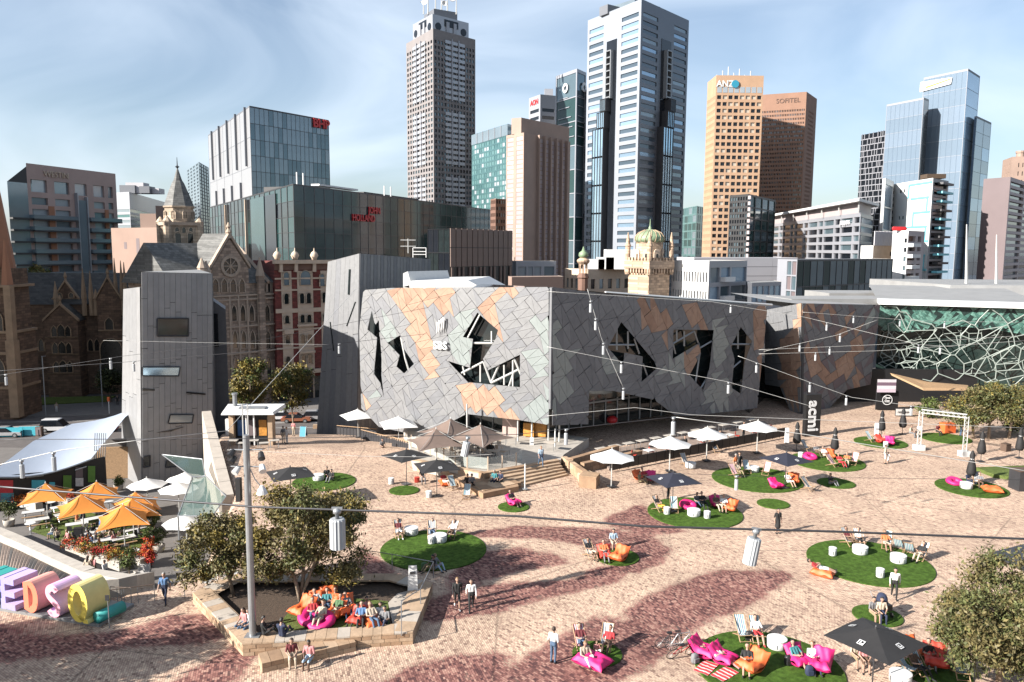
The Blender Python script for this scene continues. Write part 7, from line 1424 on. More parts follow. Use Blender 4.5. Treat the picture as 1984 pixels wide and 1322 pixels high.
# large right disc
for px, py, c, rz, lab in ((1645,1056,'g',.3,'dark deckchair at the left rear of the large right disc'),(1664,1058,'g',-.1,'second deckchair at the rear of the large right disc'),(1718,1062,'b',-.5,'blue deckchair with a person in orange on the large right disc'),(1742,1068,'b',2.4,'blue deckchair seen from behind on the large right disc'),(1762,1076,'b',2.5,'blue deckchair seen from behind nearest the rim'),(1784,1084,'g',-.9,'deckchair at the right rim of the large right disc')): chair(px, py, c, rz, lab)
person(1645,1056,'recline',.3,'maroon','brown','in the dark deckchair on the large right disc', hair=0, style='long', skin=1); person(1665,1058,'recline',-.1,'white','black','in the second deckchair on the large right disc', hair=0, shorts=True); person(1716,1064,'recline',-.2,'orange','beige','in the blue deckchair on the large right disc', hair=1, shorts=True, skin=1); person(1782,1086,'recline',-.9,'black','beige','at the right rim of the large right disc', hair=1)
stool(1613,1076,'white drum stool at the left of the large right disc'); stool(1666,1072,'white drum table at the rear of the large right disc', True); stool(1740,1089,'white drum table at the right of the large right disc', True); stool(1705,1118,'white drum stool at the front of the large right disc')
bag(1594,1116,'orange','flat',.9,'orange flat beanbag outside the large right disc', sc=1.1, z=0); person(1588,1116,'lie',1.3,'red','white','on the orange bag outside the right disc', hair=0, shorts=True, lift=.12)
person(1690,1204,'sit',.2,'grey','khaki','beside the pram', z=-.02, hair=0, shorts=True); person(1706,1205,'sit',-.1,'beige','navy','in front of the pram', z=-.02, hair=0)
person(1656,1290,'sit',.1,'beige','khaki','under the left side of the big black umbrella', z=-.05, shorts=True); person(1674,1298,'sit',-.2,'pink','brown','under the big black umbrella', z=-.05, shorts=True)
bag(1770,1268,'orange','chair',.3,'orange beanbag behind the big black umbrella', z=0); bag(1812,1290,'red','chair',-.4,'red orange beanbag right of the big black umbrella', sc=1.2); chair(1756,1304,'b',.7,'blue striped deckchair in front of the big black umbrella'); chair(1782,1304,'b',.3,'second blue striped deckchair in front of the big black umbrella'); chair(1862,1312,'b',-.2,'empty blue striped deckchair below the right tree'); person(1776,1308,'recline',.4,'brown','black','in the deckchair before the black umbrella', hair=0); stool(1744,1322,'white drum table cut by the lower edge', True)
person(1800,1290,'recline',-.3,'black','grey','on the red orange beanbag', hair=0)
# by the ledge
bag(862,940,'orange','flat',.3,'orange cushion under the black umbrella', z=0); person(862,942,'recline',.8,'red','white','on the orange cushion', hair=1, shorts=True); person(819,936,'sit',.3,'black','grey','under the near black umbrella', z=-.05, hair=0); chair(878,948,'b',.5,'blue deckchair right of the orange cushion', z=0); chair(904,966,'b',-.1,'blue striped deckchair in front of the ledge', z=0); person(906,950,'sit',.0,'black','black','on the ledge at the left', z=-.02, hair=0); person(914,950,'sit',.3,'grey','black','on the ledge with a companion', z=-.02, hair=1); person(958,942,'sit',-.4,'teal','navy','on the ledge beside a black bag', z=.02, hair=3); person(970,943,'sit',-.5,'navy','black','at the foot of the steps', z=.02, hair=0)
stool(758,938,'white drum stool left of the small empty disc', z=0); stool(831,964,'white drum stool in front of the black umbrellas', z=0)
person(741,876,'sit',.5,'grey','brown','on the slope by the railing', z=-.7, hair=0); person(634,927,'floor',.4,'black','black','on the left turf disc', z=.06, hair=0); person(641,932,'floor',-.3,'black','grey','on the left turf disc in front', z=.06, hair=0); stool(617,930,'white drum table on the left turf disc', True)
# terrace diners
for i, (px, py, t_, b_, rz) in enumerate(((880,868,'red','black',.4),(895,864,'beige','navy',-.6),(918,868,'maroon','black',1.2),(925,862,'red','grey',-.9),(868,862,'white','brown',.3),(946,880,'brown','black',2.0),(952,885,'black','black',2.6),(902,875,'teal','beige',1.0))): person(px, py, 'sit', rz, t_, b_, 'at a table on the raised terrace', z=ZT, hair=i % 3)
for i, (px, py) in enumerate(((858,868),(870,880),(888,872),(905,885),(910,872),(935,872),(955,890),(975,888),(990,862),(1065,872))): inst('ct', cafe_table('concrete_pale'), ORD[i] + ' pale dining table from the left on the raised terrace','table', onz(px, py, ZT),-.4 + .1 * (i % 3),'dining tables on the terrace')
for i in range(16): inst('cch', cafe_chair('cream_render'), ORD[i] + ' pale dining chair from the left on the raised terrace','chair', onz(852 + i * 8.2,866 + (i * 13) % 22, ZT), i * .9,'dining chairs on the terrace')
# dining deck tables, red chairs
for i in range(12): t = i / 11; inst('dt', cafe_table('concrete'), ORD[i] + ' dark table from the left on the shaded deck','table', onz(1165 + 290 * t, 884 - 58 * t, .16),.6,'tables on the shaded deck')
for i in range(10): t = i / 9; inst('rc', cafe_chair('bag_red'), ORD[i] + ' red chair from the left on the dining deck','chair', onz(1195 + 300 * t, 897 - 57 * t, .16),.6 + .5 * (i % 3),'red chairs on the dining deck')
for i in range(6): inst('wt', cafe_table('plastic_white',.8,.8), ORD[i] + ' white table from the left under the white umbrellas','table', onz(1205 + 52 * i, 898 - 10.3 * i, .16),.6,'white tables on the dining deck')
person(1290,884,'sit',.5,'white','grey','at the dining deck under the second umbrella', z=.16, hair=3); person(1326,880,'stand',.2,'black','black','serving on the dining deck', z=.16); person(1440,850,'stand',.6,'black','black','at the far end of the dining deck', z=.16); person(1395,860,'sit',-.4,'red','jeans','at the dining deck fence', z=.16, hair=1)
# ================================================================== trees
def leaf_mat(name, c, var=.45):
 m = mat(name, c, .6,0,.18,1.2, island=var, spec=.3); return m
leaf_mat('leaf_olive',(0.15,0.125,0.050)); leaf_mat('leaf_green',(0.10,0.11,0.038)); leaf_mat('leaf_gold',(0.21,0.16,0.035)); leaf_mat('leaf_dark',(0.028,0.036,0.014)); leaf_mat('leaf_bright',(0.085,0.12,0.025)); leaf_mat('flower_orange',(0.55,0.14,0.02)); leaf_mat('flower_red',(0.55,0.035,0.03)); leaf_mat('flower_yellow',(0.40,0.26,0.03))
mat('bark',(0.22,0.16,0.11),.9,0,.25,6,.4); mat('bark_pale',(0.34,0.26,0.19),.9,0,.25,6,.4)
def foliage(name, parent, ells, nleaf, size, mats, seed, clump=.34, nclump=60, gap=.0, droop=.0):
 rg = np.random.default_rng(seed); vol = np.array([e[3] * e[4] * e[5] for e in ells]); vol = vol / vol.sum(); cs = []
 for e, w in zip(ells, vol):
  k = max(4, int(nclump * w)); d = rg.normal(size=(k, 3)); d /= np.linalg.norm(d, axis=1)[:, None]; rr_ = rg.uniform(.45,1.0, k) ** .6; cs.append(np.array(e[:3]) + d * rr_[:, None] * np.array(e[3:6]))
 cs = np.concatenate(cs); csz = rg.uniform(.6,1.35, len(cs)) * clump
 ci = rg.integers(0, len(cs), nleaf); c = cs[ci] + rg.normal(size=(nleaf, 3)) * csz[ci][:, None] * np.array([1,1,.72])
 a = rg.normal(size=(nleaf, 3)); a[:, 2] -= droop; a /= np.linalg.norm(a, axis=1)[:, None]; bb_ = np.cross(a, rg.normal(size=(nleaf, 3))); bb_ /= np.linalg.norm(bb_, axis=1)[:, None]
 L_ = size * rg.uniform(.5,1.5, nleaf)[:, None]; W_ = L_ * .42; vv = np.stack([c - a * L_, c + bb_ * W_, c + a * L_, c - bb_ * W_],1).reshape(-1,3)
 me = bpy.data.meshes.new(name); me.vertices.add(nleaf * 4); me.vertices.foreach_set('co', vv.ravel()); me.loops.add(nleaf * 4); me.loops.foreach_set('vertex_index', np.arange(nleaf * 4, dtype=np.int32)); me.polygons.add(nleaf); me.polygons.foreach_set('loop_start', np.arange(0, nleaf * 4,4, dtype=np.int32))
 for m in mats: me.materials.append(M[m])
 cm = rg.integers(0, len(mats), len(cs)); me.polygons.foreach_set('material_index', np.where(rg.random(nleaf) < .75, cm[ci], rg.integers(0, len(mats), nleaf)).astype(np.int32)); me.update(); me.validate()
 o = bpy.data.objects.new(name, me); COL.objects.link(o); o.parent = parent; return o, cs
def tree(label, loc, trunks, ells, nleaf, size, mats, seed, clump=.34, nclump=60, bark='bark', rad=.12, name='tree', group='trees', limbs=16):
 t = thing(name, label, 'tree', loc, 0, group); cr_, cs = foliage('crown', t, ells, nleaf, size, mats, seed, clump, nclump); rg = random.Random(seed); mb = MB()
 for tr in trunks:
  pts = [Vector(p) for p in tr]; k = len(pts); mb.tube(pts, [rad * (1 - .55 * i / (k - 1)) for i in range(k)],7)
 for i in range(limbs):
  tr = rg.choice(trunks); t0 = rg.uniform(.5,1.0); seg = min(len(tr) - 2, int(t0 * (len(tr) - 1))); a = Vector(tr[seg]).lerp(Vector(tr[seg + 1]), rg.random()); e = Vector([float(v) for v in cs[rg.randrange(len(cs))]]); m = a.lerp(e, .5) + Vector((rg.uniform(-.2,.2), rg.uniform(-.2,.2), rg.uniform(0,.3))); mb.tube([a, m, e],[rad * .4, rad * .25, rad * .08],5)
 mb.build('trunk', bark, t, True, world=False); return t
# two planter trees
p = onz(582,1165,.36); tree('olive leaved tree with several pale trunks on the right of the planter', p, [[(0,0,0),(-.15,0,.8),(-.5,.1,1.8),(-.8,.2,3.0)],[(.05,0,0),(.3,.1,.9),(.7,.1,1.9),(1.1,0,3.0)],[(0,.1,0),(.1,.3,1.2),(.1,.6,3.2)]],[(.4,.3,3.8,3.0,2.5,1.6),(-1.3,.2,2.8,1.8,1.9,1.3),(1.7,.2,2.8,1.7,1.8,1.4),(.5,.7,5.1,2.6,2.2,1.25),(2.0,-.2,1.9,1.2,1.4,.8),(-1.9,-.2,1.8,1.2,1.4,.7)],27000,.09,['leaf_olive','leaf_green','leaf_olive','leaf_gold'],1,.30,78,'bark_pale',.13, group='trees of the planter')
p = onz(452,1155,.36); tree('olive leaved tree with one dark trunk on the left of the planter', p, [[(0,0,0),(-.2,.1,.9),(-.5,.2,1.7),(-.8,.3,2.8)],[(-.2,.1,.9),(.2,.3,1.8),(.5,.4,2.9)]],[(-.7,.3,2.9,2.3,2.1,1.3),(.5,.3,3.3,1.7,1.6,1.1),(-2.0,0,1.9,1.3,1.2,1.0),(.2,-.3,1.7,1.2,1.2,.7)],17000,.09,['leaf_olive','leaf_gold','leaf_olive','leaf_green'],2,.28,52,'bark',.11, group='trees of the planter')
p = onz(612,1126,.36); tree('olive leaved tree at the back of the planter', p, [[(0,0,0),(.1,.1,1.2),(-.2,.3,2.6),(0,.4,4.2)],[(.1,.1,1.2),(.7,.4,2.6),(1.0,.5,4.0)]],[(.4,.4,3.5,2.3,2.2,1.2),(1.3,.6,4.0,1.6,1.6,.9),(-.7,.5,4.0,1.5,1.6,.8)],19000,.09,['leaf_olive','leaf_gold','leaf_green'],14,.30,56,'bark_pale',.11, group='trees of the planter')
# big tree at the lower right and the one by the atrium
p = onz(1935,1335,0); tree('large dense olive tree at the lower right corner', p, [[(0,0,0),(0,.1,1.2),(-.3,.2,2.4),(-.4,.2,3.6)],[(0,0,.9),(.6,.3,2.2),(.9,.4,3.4)]],[(0,0,3.3,2.7,2.6,1.8),(.5,0,2.2,2.5,2.4,1.3),(-1.1,-.3,2.5,1.8,1.9,1.4),(.7,.6,4.8,1.7,1.6,.9)],32000,.09,['leaf_olive','leaf_green','leaf_olive','leaf_green'],3,.32,110,'bark',.14, group='trees of the square')
p = onz(1908,850,0); tree('spreading olive tree in front of the atrium', p, [[(-1.2,0,0),(-1.3,0,1.2),(-1.8,.2,2.6)],[(.4,0,0),(.5,.2,1.4),(.9,.3,3.0)],[(2.6,.2,0),(2.7,.2,1.4),(3.0,.3,2.8)]],[(-.5,0,3.4,3.2,2.4,1.6),(2.8,.2,3.5,3.0,2.3,1.8),(.9,0,4.5,2.6,2.0,1.1),(-2.6,-.2,2.6,1.6,1.6,1.0)],26000,.12,['leaf_green','leaf_gold','leaf_olive','leaf_green'],4,.42,120,'bark_pale',.16, group='trees of the square')
# street trees
for px, pyb, pyt, seed, lab in ((487,795,690,5,'golden green street tree left of the kiosk'),(567,822,697,6,'golden green street tree right of the kiosk')):
 p = at(px, pyb, 104); zt_ = at(px, pyt, 104).z; p.z = -7.9; h = zt_ + 7.9; w = 2.6
 tree(lab, p, [[(0,0,0),(.05,0, h * .3),(-.1,0, h * .5),(0,0, h * .8)]],[(0,0, h * .74, w, w, h * .22),(-.5,0, h * .58, w * .8, w * .8, h * .14),(.4,0, h * .86, w * .6, w * .6, h * .12)],9000,.17,['leaf_gold','leaf_bright','leaf_gold','leaf_olive'], seed, .42,60,'bark_pale',.12, group='street trees')
p = at(88,560,158); p.z = -8; tree('bright leaved tree behind the cathedral roof', p, [[(0,0,0),(0,0,10),(0,0, p.z * 0 + 17)]],[(0,0, at(88,533,158).z + 8,2.6,2.2,1.8),(-1.5,0, at(88,540,158).z + 8,1.8,2,1.5)],5000,.26,['leaf_bright','leaf_gold'],7,.5,30,'bark',.2, group='street trees')
for px, py, h, seed, lab in ((215,770,6.5,8,'dark leafy tree at the cathedral porch'),(30,790,3.0,9,'dark shrub at the foot of the cathedral tower')):
 p = gnd(px, py + 10); tree(lab, p, [[(0,0,0),(0,0, h * .4),(.1,0, h * .7)]],[(0,0, h * .62,1.8,1.6, h * .34)],4000,.2,['leaf_dark','leaf_green'], seed, .4,30,'bark',.12, group='street trees')
for px, py, s in ((1798,800,12),(1960,830,13)):
 p = onz(px, py + 10,0); tree('bright shrub beside the atrium entrance' if s == 12 else 'low shrub bed under the atrium tree', p, [[(0,0,0),(0,0,.5),(0,0,1.0)]],[(0,0,1.3,.9,.8,1.0)],1800,.14,['leaf_bright','leaf_green'], s, .3,20,'bark',.05, name='shrub', group='shrubs')
# trees left of and behind the viewpoint whose shade falls on the lower left paving
for x, y, s in ((-33.5,30,21),(-38,26,22),(-28,28.3,23)):
 tree('plane tree left of the picture shading the paving' if s == 21 else 'plane tree beside the ramp left of the picture' if s == 22 else 'plane tree behind the viewpoint',(x, y, zfun(x, y)),[[(0,0,0),(0,0,2.5),(.2,0,5)]],[(0,0,5.2,2.6,2.4,1.8),(.5,.4,6.6,1.6,1.6,1.1)],7000,.17,['leaf_green','leaf_olive'], s, .42,50,'bark',.16, group='plane trees outside the view')
# ================================================================== beer garden
ZG = lambda px, py: gnd(px, py)
# concrete planter wall along the ramp, with flowers
bw = thing('planter_wall','long pale concrete planter wall in front of the beer garden','wall',(ZG(120,1090).x, ZG(120,1090).y, -5))
wp = [(-20,1035),(40,1062),(100,1092),(160,1120),(232,1142),(300,1120)]
for i, ((x0, y0),(x1, y1)) in enumerate(zip(wp, wp[1:])):
 P, Q = gnd(x0, y0 + 14), gnd(x1, y1 + 14); d = Q - P; zz_ = min(P.z, Q.z); c = (P + Q) / 2
 b = MB(); n_ = Vector((-d.y, d.x, 0)).normalized(); b.prism([P - n_ * .0 - Vector((0,0,.5)), Q - Vector((0,0,.5)), Q + n_ * .9 - Vector((0,0,.5)), P + n_ * .9 - Vector((0,0,.5))],[P + Vector((0,0,1.0)), Q + Vector((0,0,1.0)), Q + n_ * .9 + Vector((0,0,1.0)), P + n_ * .9 + Vector((0,0,1.0))]); b.build('wall_section','concrete', bw)
for i, (px, py, w, mts, lab) in enumerate(((150,1076,1.3,['flower_orange','flower_red','leaf_green'],'orange red flower bed at the left of the planter wall'),(178,1086,1.3,['flower_yellow','leaf_bright','flower_orange'],'yellow green flower bed on the planter wall'),(200,1092,1.0,['flower_red','flower_red','leaf_green'],'red flower bed on the planter wall'),(224,1102,1.2,['flower_orange','flower_yellow','leaf_green'],'orange yellow flower bed at the planter corner'),(262,1098,1.4,['flower_orange','leaf_green','flower_red'],'orange flower bed right of the potted tree'),(60,986,1.8,['flower_orange','leaf_green'],'orange flower hedge under the left orange umbrella'),(125,980,1.4,['flower_orange','flower_red','leaf_dark'],'orange flower hedge behind the left tables'))):
 p = gnd(px, py); t = thing('flower_bed', lab, 'flower bed',(p.x, p.y, p.z),0,'flower beds of the beer garden'); b = MB(); b.box((0,0,.45),(w * 1.6,.7,.9),-.5); b.build('trough','concrete', t, world=False); foliage('blooms', t, [(0,0,1.05, w, .5,.28)],1500,.07, mts, 100 + i, .16,26)
p = gnd(291,1100); t = thing('flower_pillar','tall red flowering column at the garden gate','flower bed', p, 0); b = MB(); b.lathe([(.16,0),(.16,2.6)],8); b.build('post','steel_dark', t, world=False); foliage('blooms', t, [(0,0,1.5,.32,.32,1.15)],2600,.075,['flower_red','flower_red','flower_orange'],120,.14,40); foliage('top_leaves', t, [(0,0,2.8,.3,.3,.35)],400,.08,['leaf_bright'],121,.12,12)
def potted(px, py, h, seed, lab):
 p = gnd(px, py); t = thing('potted_plant', lab, 'plant', p, 0,'potted plants'); b = MB(); b.lathe([(.34,0),(.46,.25),(.50,.62),(.44,.66),(.40,.55)],16); b.build('pot','concrete', t, True, world=False); b = MB(); b.tube([(0,0,.5),(.03,0, h * .6),(-.05,.05, h * .9)],[.04,.03,.015],5); b.build('stem','bark', t, world=False); foliage('leaves', t, [(0,0, h * .72,.55,.55, h * .3)],900,.09,['leaf_bright','leaf_green'], seed, .16,20)
potted(251,1128,2.5,31,'potted citrus tree beside the sandwich board'); potted(18,1020,2.4,32,'potted bush at the left edge of the garden'); potted(230,950,1.4,33,'potted bush in front of the white umbrella'); potted(300,1042,2.4,34,'dark potted tree behind the orange umbrellas'); potted(308,1070,2.0,35,'dark potted tree at the garden gate')
def sandwich(px, py, rz, m, lab):
 p = gnd(px, py); t = thing('sandwich_board', lab, 'sign', p, rz)
 for s in (-1,1): b = MB(); b.mesh_([(-.35, s * .28,.05),(.35, s * .28,.05),(.35, s * .03,1.15),(-.35, s * .03,1.15)],[(0,1,2,3)]); b.build('board', m, t, world=False)
 for sx in (-1,1):
  for sy in (-1,1): b = MB(); b.tube([(sx * .37, sy * .29,0),(sx * .37, sy * .02,1.2)],.03,4); b.build('leg','white_paint', t, world=False)
sandwich(281,1122,.1,'poster_pale','white framed sandwich board beside the potted citrus'); sandwich(588,846,-.2,'sign_blue','blue sandwich board near the kiosk')
PT = [(65,1006),(74,1022),(128,1010),(120,996),(168,1052),(195,1040),(150,1030),(215,1020),(240,1058),(205,1062),(262,1040),(180,1020)]
for i, (px, py) in enumerate(sorted(PT)): inst('pt', picnic_table, ORD[i] + ' white topped picnic table from the left in the beer garden','table', gnd(px, py),.5 + .1 * (i % 4),'picnic tables of the beer garden')
for i, (px, py) in enumerate(((50,1000),(60,1035),(100,992),(212,992),(260,1090))): inst('rt', round_table, ORD[i] + ' round white bar table from the left in the beer garden','table', gnd(px, py),0,'round bar tables of the beer garden')
for i in range(14): inst('bch', cafe_chair('plastic_black'), ORD[i] + ' black chair from the left in the beer garden','chair', gnd(95 + i * 14,1012 + (i * 29) % 62), i * 1.1,'black chairs of the beer garden')
q = [gnd(x, y, .02) for x, y in ((60,1030),(290,1110),(300,1020),(110,980))]; b = MB(); b.poly(q); tag(b.build('garden_lawn','turf_dry'), kind='structure')
cols_t = ['white','beige','pink','black','green','red','blue','grey','orange','navy']; rg = random.Random(4)
for i, (px, py) in enumerate(((104,1045),(112,1052),(132,1056),(142,1062),(160,1066),(168,1070),(176,1064),(186,1060),(192,1072),(172,1056),(200,1046),(214,1052),(222,1060),(180,1044),(240,1040),(232,1030),(262,1032),(270,1046),(150,1020),(162,1016),(212,1036),(196,1032))):
 try: person(px, py, 'sit', rg.uniform(-3,3), cols_t[i % 10],['jeans','black','beige','navy'][i % 4],'at the beer garden tables', ground=True, skin=i % 2, hair=i % 3, style='long' if i % 3 == 0 else 'short', shorts=i % 2 == 0)
 except ValueError: person(px, py, 'sit', rg.uniform(-3,3), cols_t[(i + 5) % 10],'khaki','at the crowded beer garden tables', ground=True, skin=i % 2, hair=i % 3)
p = gnd(154,1056); t = thing('speaker_box','tall black speaker among the beer garden tables','speaker', p, .3); b = MB(); b.box((0,0,.75),(.7,.5,1.5)); b.build('cabinet','plastic_black', t, world=False); b = MB(); b.box((0,-.26,.8),(.55,.02,1.2)); b.build('grille','steel_dark', t, world=False)
# black pavilion with posters and a pale roof
A_, B_ = at(-30,900,72), at(205,900,79); A_.z = B_.z = -7.2; e_ = (B_ - A_).normalized(); n_ = Vector((e_.y, -e_.x, 0))
r = thing('garden_pavilion','black walled pavilion with coloured posters and pale curved roof','pavilion',(A_.x, A_.y, -7.2)); zA, zB = at(0,922,72.5).z, at(205,886,79).z
b = MB(); b.extr([A_, B_, V(B_, zB), V(A_.lerp(B_, .5),(zA + zB) / 2 - .5), V(A_, zA)],-n_ * .4); b.build('front_wall','black_clad', r)
rows = []
for i in range(9): t_ = i / 8; p0 = V(A_.lerp(B_, t_ * .86), zA + (zB - zA) * t_ - .7 * math.sin(math.pi * t_) + .1) + n_ * .3; rows.append((p0, p0 + Vector((0,7.5,1.6 + 1.2 * t_)), p0 + Vector((1,13,2.2 + 2.0 * t_))))
b = MB(); vs = [p for rw_ in rows for p in rw_]; b.mesh_(vs, [(i * 3 + j, (i + 1) * 3 + j, (i + 1) * 3 + j + 1, i * 3 + j + 1) for i in range(8) for j in range(2)])
mat('roof_blue',(0.44,0.50,0.60),.5,.1,.05,.3); b.build('roof_sheet','roof_blue', r, True)
for i in range(8): b = MB(); b.tube([rows[i][0] + n_ * .1, rows[i + 1][0] + n_ * .1],.09,5); b.build('gutter','steel_grey', r)
for (x0, y0, x1, y1, m) in ((-5,930,25,970,'poster_red'),(61,930,87,952,'poster_cyan'),(95,934,106,952,'poster_cyan'),(122,921,138,948,'poster_green'),(146,905,160,925,'plum'),(146,926,161,942,'poster_pale'),(170,903,184,934,'poster_green'),(0,955,26,972,'poster_cyan')):
 P4 = [onplane(x, y, A_, B_) + n_ * .06 for x, y in ((x0, y1),(x1, y1),(x1, y0),(x0, y0))]; b = MB(); b.extr(P4, n_ * .05); b.build('poster', m, r)
for (x0, y0, x1, y1) in ((50,924,83,920),(144,910,166,903)): b = MB(); b.tube([onplane(x0, y0, A_, B_) + n_ * .3, onplane(x1, y1, A_, B_) + n_ * .3],.06,5); b.build('wall_light','steel_white', r)
for k in range(6): P = at(180 + 4 * k, 885 - 3 * k, 79); b = MB(); b.tube([(P.x, P.y, zB - 1.5),(P.x + .2, P.y + .3, zB + 2.5)],.05,4); b.build('truss_bar','steel_grey', r)
b = MB(); p = at(222,905,84); b.box((p.x, p.y + 2,-5.4),(5.5,.4,3.6),.15); b.build('entrance_wall','timber', r); b = MB(); p = at(250,900,83.5); b.box((p.x - 2, p.y + 3,-5.0),(9,.5,4.4),.1); b.build('side_wall','bluestone', r)
# glass canopy shards
cg = mat('canopy_glass',(0.16,0.24,0.21),.08,0,0, alpha=.38)
r = thing('glass_canopy','tilted green glass canopy shards beside the concrete blade wall','canopy', gnd(380,960));
for quad in ([(314,881,70),(392,890,68),(398,924,63),(372,924,63)],[(372,926,64),(398,922,63),(438,962,58),(412,1000,56),(345,1000,57)]):
 pts = [at(x, y, Y) for x, y, Y in quad]; nn_ = (pts[1] - pts[0]).cross(pts[2] - pts[0]).normalized(); b = MB(); b.extr(pts, nn_ * .05); b.build('glass_sheet','canopy_glass', r)
 for i in range(len(pts)): b = MB(); b.tube([pts[i], pts[(i + 1) % len(pts)]],.05,5); b.build('edge_beam','steel_grey', r)
for x, y, Y in ((372,925,63.5),(412,1000,56),(345,1000,57)): p = at(x, y, Y); b = MB(); b.tube([p, (p.x, p.y, zfun(p.x, p.y))],.07,6); b.build('post','steel_grey', r)
# concrete blade wall along the edge of the square
q = [at(408,793,82), at(455,968,58.5), at(443,972,58.5), at(408,890,80)]
r = thing('blade_wall','tall pale concrete blade wall running down beside the zinc shard','wall',(q[1].x, q[1].y, 0))
P, Q = at(409,800,80), at(452,930,58.6); P0, Q0 = Vector((P.x, P.y, -7)), Vector((Q.x, Q.y, -4.5)); zP_, zQ_ = at(409,796,80).z, at(452,958,58.6).z
d = (Q0 - P0); d.z = 0; d.normalize(); s_ = Vector((d.y, -d.x, 0)); k = 8
for i in range(k):
 a0, a1 = P0.lerp(Q0, i / k), P0.lerp(Q0,(i + 1) / k - .003); h0, h1 = zP_ + (zQ_ - zP_) * (i / k), zP_ + (zQ_ - zP_) * ((i + 1) / k)
 b = MB(); b.extr([a0, a1, V(a1, h1), V(a0, h0)], s_ * .9); b.build('wall_panel','concrete_pale', r)
# ------------------------------------------------ kiosk
p = gnd(490,862); r = thing('kiosk','small stone kiosk with white canopy roof and drink posters','kiosk', p, .05)
def loc(name, m, fn): b = MB(); fn(b); return b.build(name, m, r, world=False)
for x in (-1.9,1.9): loc('pier','sandstone_block_b', lambda b, x=x: b.box((x, 0,1.6),(.45,1.2,3.2)))
loc('counter_wall','sign_black', lambda b: b.box((0,.3,1.5),(3.3,.6,3.0)))
for x, m in ((-1.05,'poster_blue'),(0,'plum'),(1.05,'poster_amber')): loc('drink_poster', m, lambda b, x=x: b.box((x, -.04,1.75),(.75,.05,1.6)))
for x in (-.3,.45): loc('post','white_paint', lambda b, x=x: b.box((x, -1.0,1.9),(.12,.12,3.8)))
loc('roof_slab','white_paint', lambda b: b.prism([(-2.6,-1.4,3.35),(2.5,-1.4,3.35),(3.0,1.6,3.5),(-2.9,1.6,3.5)],[(-2.5,-1.3,3.6),(2.4,-1.3,3.6),(2.9,1.6,3.85),(-2.8,1.6,3.85)])); loc('roof_grille','steel_grey', lambda b: b.box((.1,.1,3.78),(2.6,.9,.12)))
loc('flue','steel_grey', lambda b: b.lathe([(.22,3.6),(.22,4.9),(.3,4.95),(.3,5.1)],10,(-1.9,.9,0))); loc('service_box','white_paint', lambda b: b.box((-2.35,-.2,1.9),(.35,.4,1.6)))
for i in range(5):
 p = gnd(452 + 20 * i, 868 + (i % 2) * 5); inst('kt', cafe_table('concrete',.9,.6), ORD[i] + ' grey table from the left in front of the kiosk','table', p, .1 * i, 'tables at the kiosk')
# ------------------------------------------------ light pole with lamps
p = onz(490,1232,.62); zt_ = at(490,843, p.y).z; r = thing('light_pole','tall grey light pole with spotlights and a white dome lamp','light pole', p)
H_ = zt_ - p.z; loc('mast','steel_grey', lambda b: b.tube([(0,0,0),(0,0, H_)],[.17,.15],14)); loc('foot_plate','steel_grey', lambda b: b.box((0,0,.02),(.7,.5,.04)))
for x in (-.12,.12): loc('twin_rod','steel_white', lambda b, x=x: b.tube([(x, 0, H_ - .1),(x, 0, H_ + 1.45)],.03,6))
for z in (H_ - .7, H_ - 1.5): loc('cross_arm','steel_grey', lambda b, z=z: b.tube([(-.75,0, z),(.75,0, z)],.03,6))
for x, z, m in ((-.6, H_ - .85,'plastic_black'),(-.55, H_ - 1.15,'plastic_black'),(.65, H_ - .95,'plastic_black'),(.68, H_ - 1.55,'white_paint'),(-.4, H_ - 1.65,'white_paint')): loc('spotlight', m, lambda b, x=x, z=z: b.tube([(x, .05, z + .1),(x + (.12 if x > 0 else -.12),-.22, z - .12)],[.12,.17],10))
loc('lamp_arm','steel_grey', lambda b: b.tube([(.1,0, H_ - 1.5),(.35,0, H_ - 2.1),(.62,0, H_ - 2.45)],.025,5)); loc('dome_lamp','white_paint', lambda b: b.lathe([(.06, H_ - 2.4),(.12, H_ - 2.5),(.2, H_ - 2.62),(.26, H_ - 2.8),(.2, H_ - 2.82)],14,(.66,0,0)))
loc('loudspeaker','plastic_black', lambda b: b.box((-.42,0, H_ - 2.6),(.22,.3,1.1)))
# steel posts near the steps
for px, py, h, lab in ((1017,948,1.9,'slim white post on the wide steps'),(1075,880,2.2,'slim white post at the top of the steps')):
 p = onz(px, py, .1); t = thing('slim_post', lab, 'post', p); b = MB(); b.lathe([(.05,0),(.05, h * .5),(.07, h * .7),(.05, h),(.02, h + .2)],10); b.build('shaft','white_paint', t, world=False); b = MB(); b.lathe([(.24,0),(.24,.05)],10); b.build('foot','steel_grey', t, world=False)
for px, py, h, lab in ((1697,856,1.9,'white lantern post on the back turf disc'),(1030,878,1.5,'white menu totem at the terrace entrance'),(1524,858,1.5,'white totem at the end of the deck fence')):
 p = onz(px, py, .05); t = thing('totem_post', lab, 'post', p); b = MB(); b.prism([(-.2,-.12,0),(.2,-.12,0),(.2,.12,0),(-.2,.12,0)],[(-.17,-.08, h),(.17,-.08, h),(.17,.08, h),(-.17,.08, h)]); b.build('shaft','white_paint', t, world=False); b = MB(); b.box((0,-.1, h * .7),(.26,.06,.1)); b.build('slot','steel_grey', t, world=False)
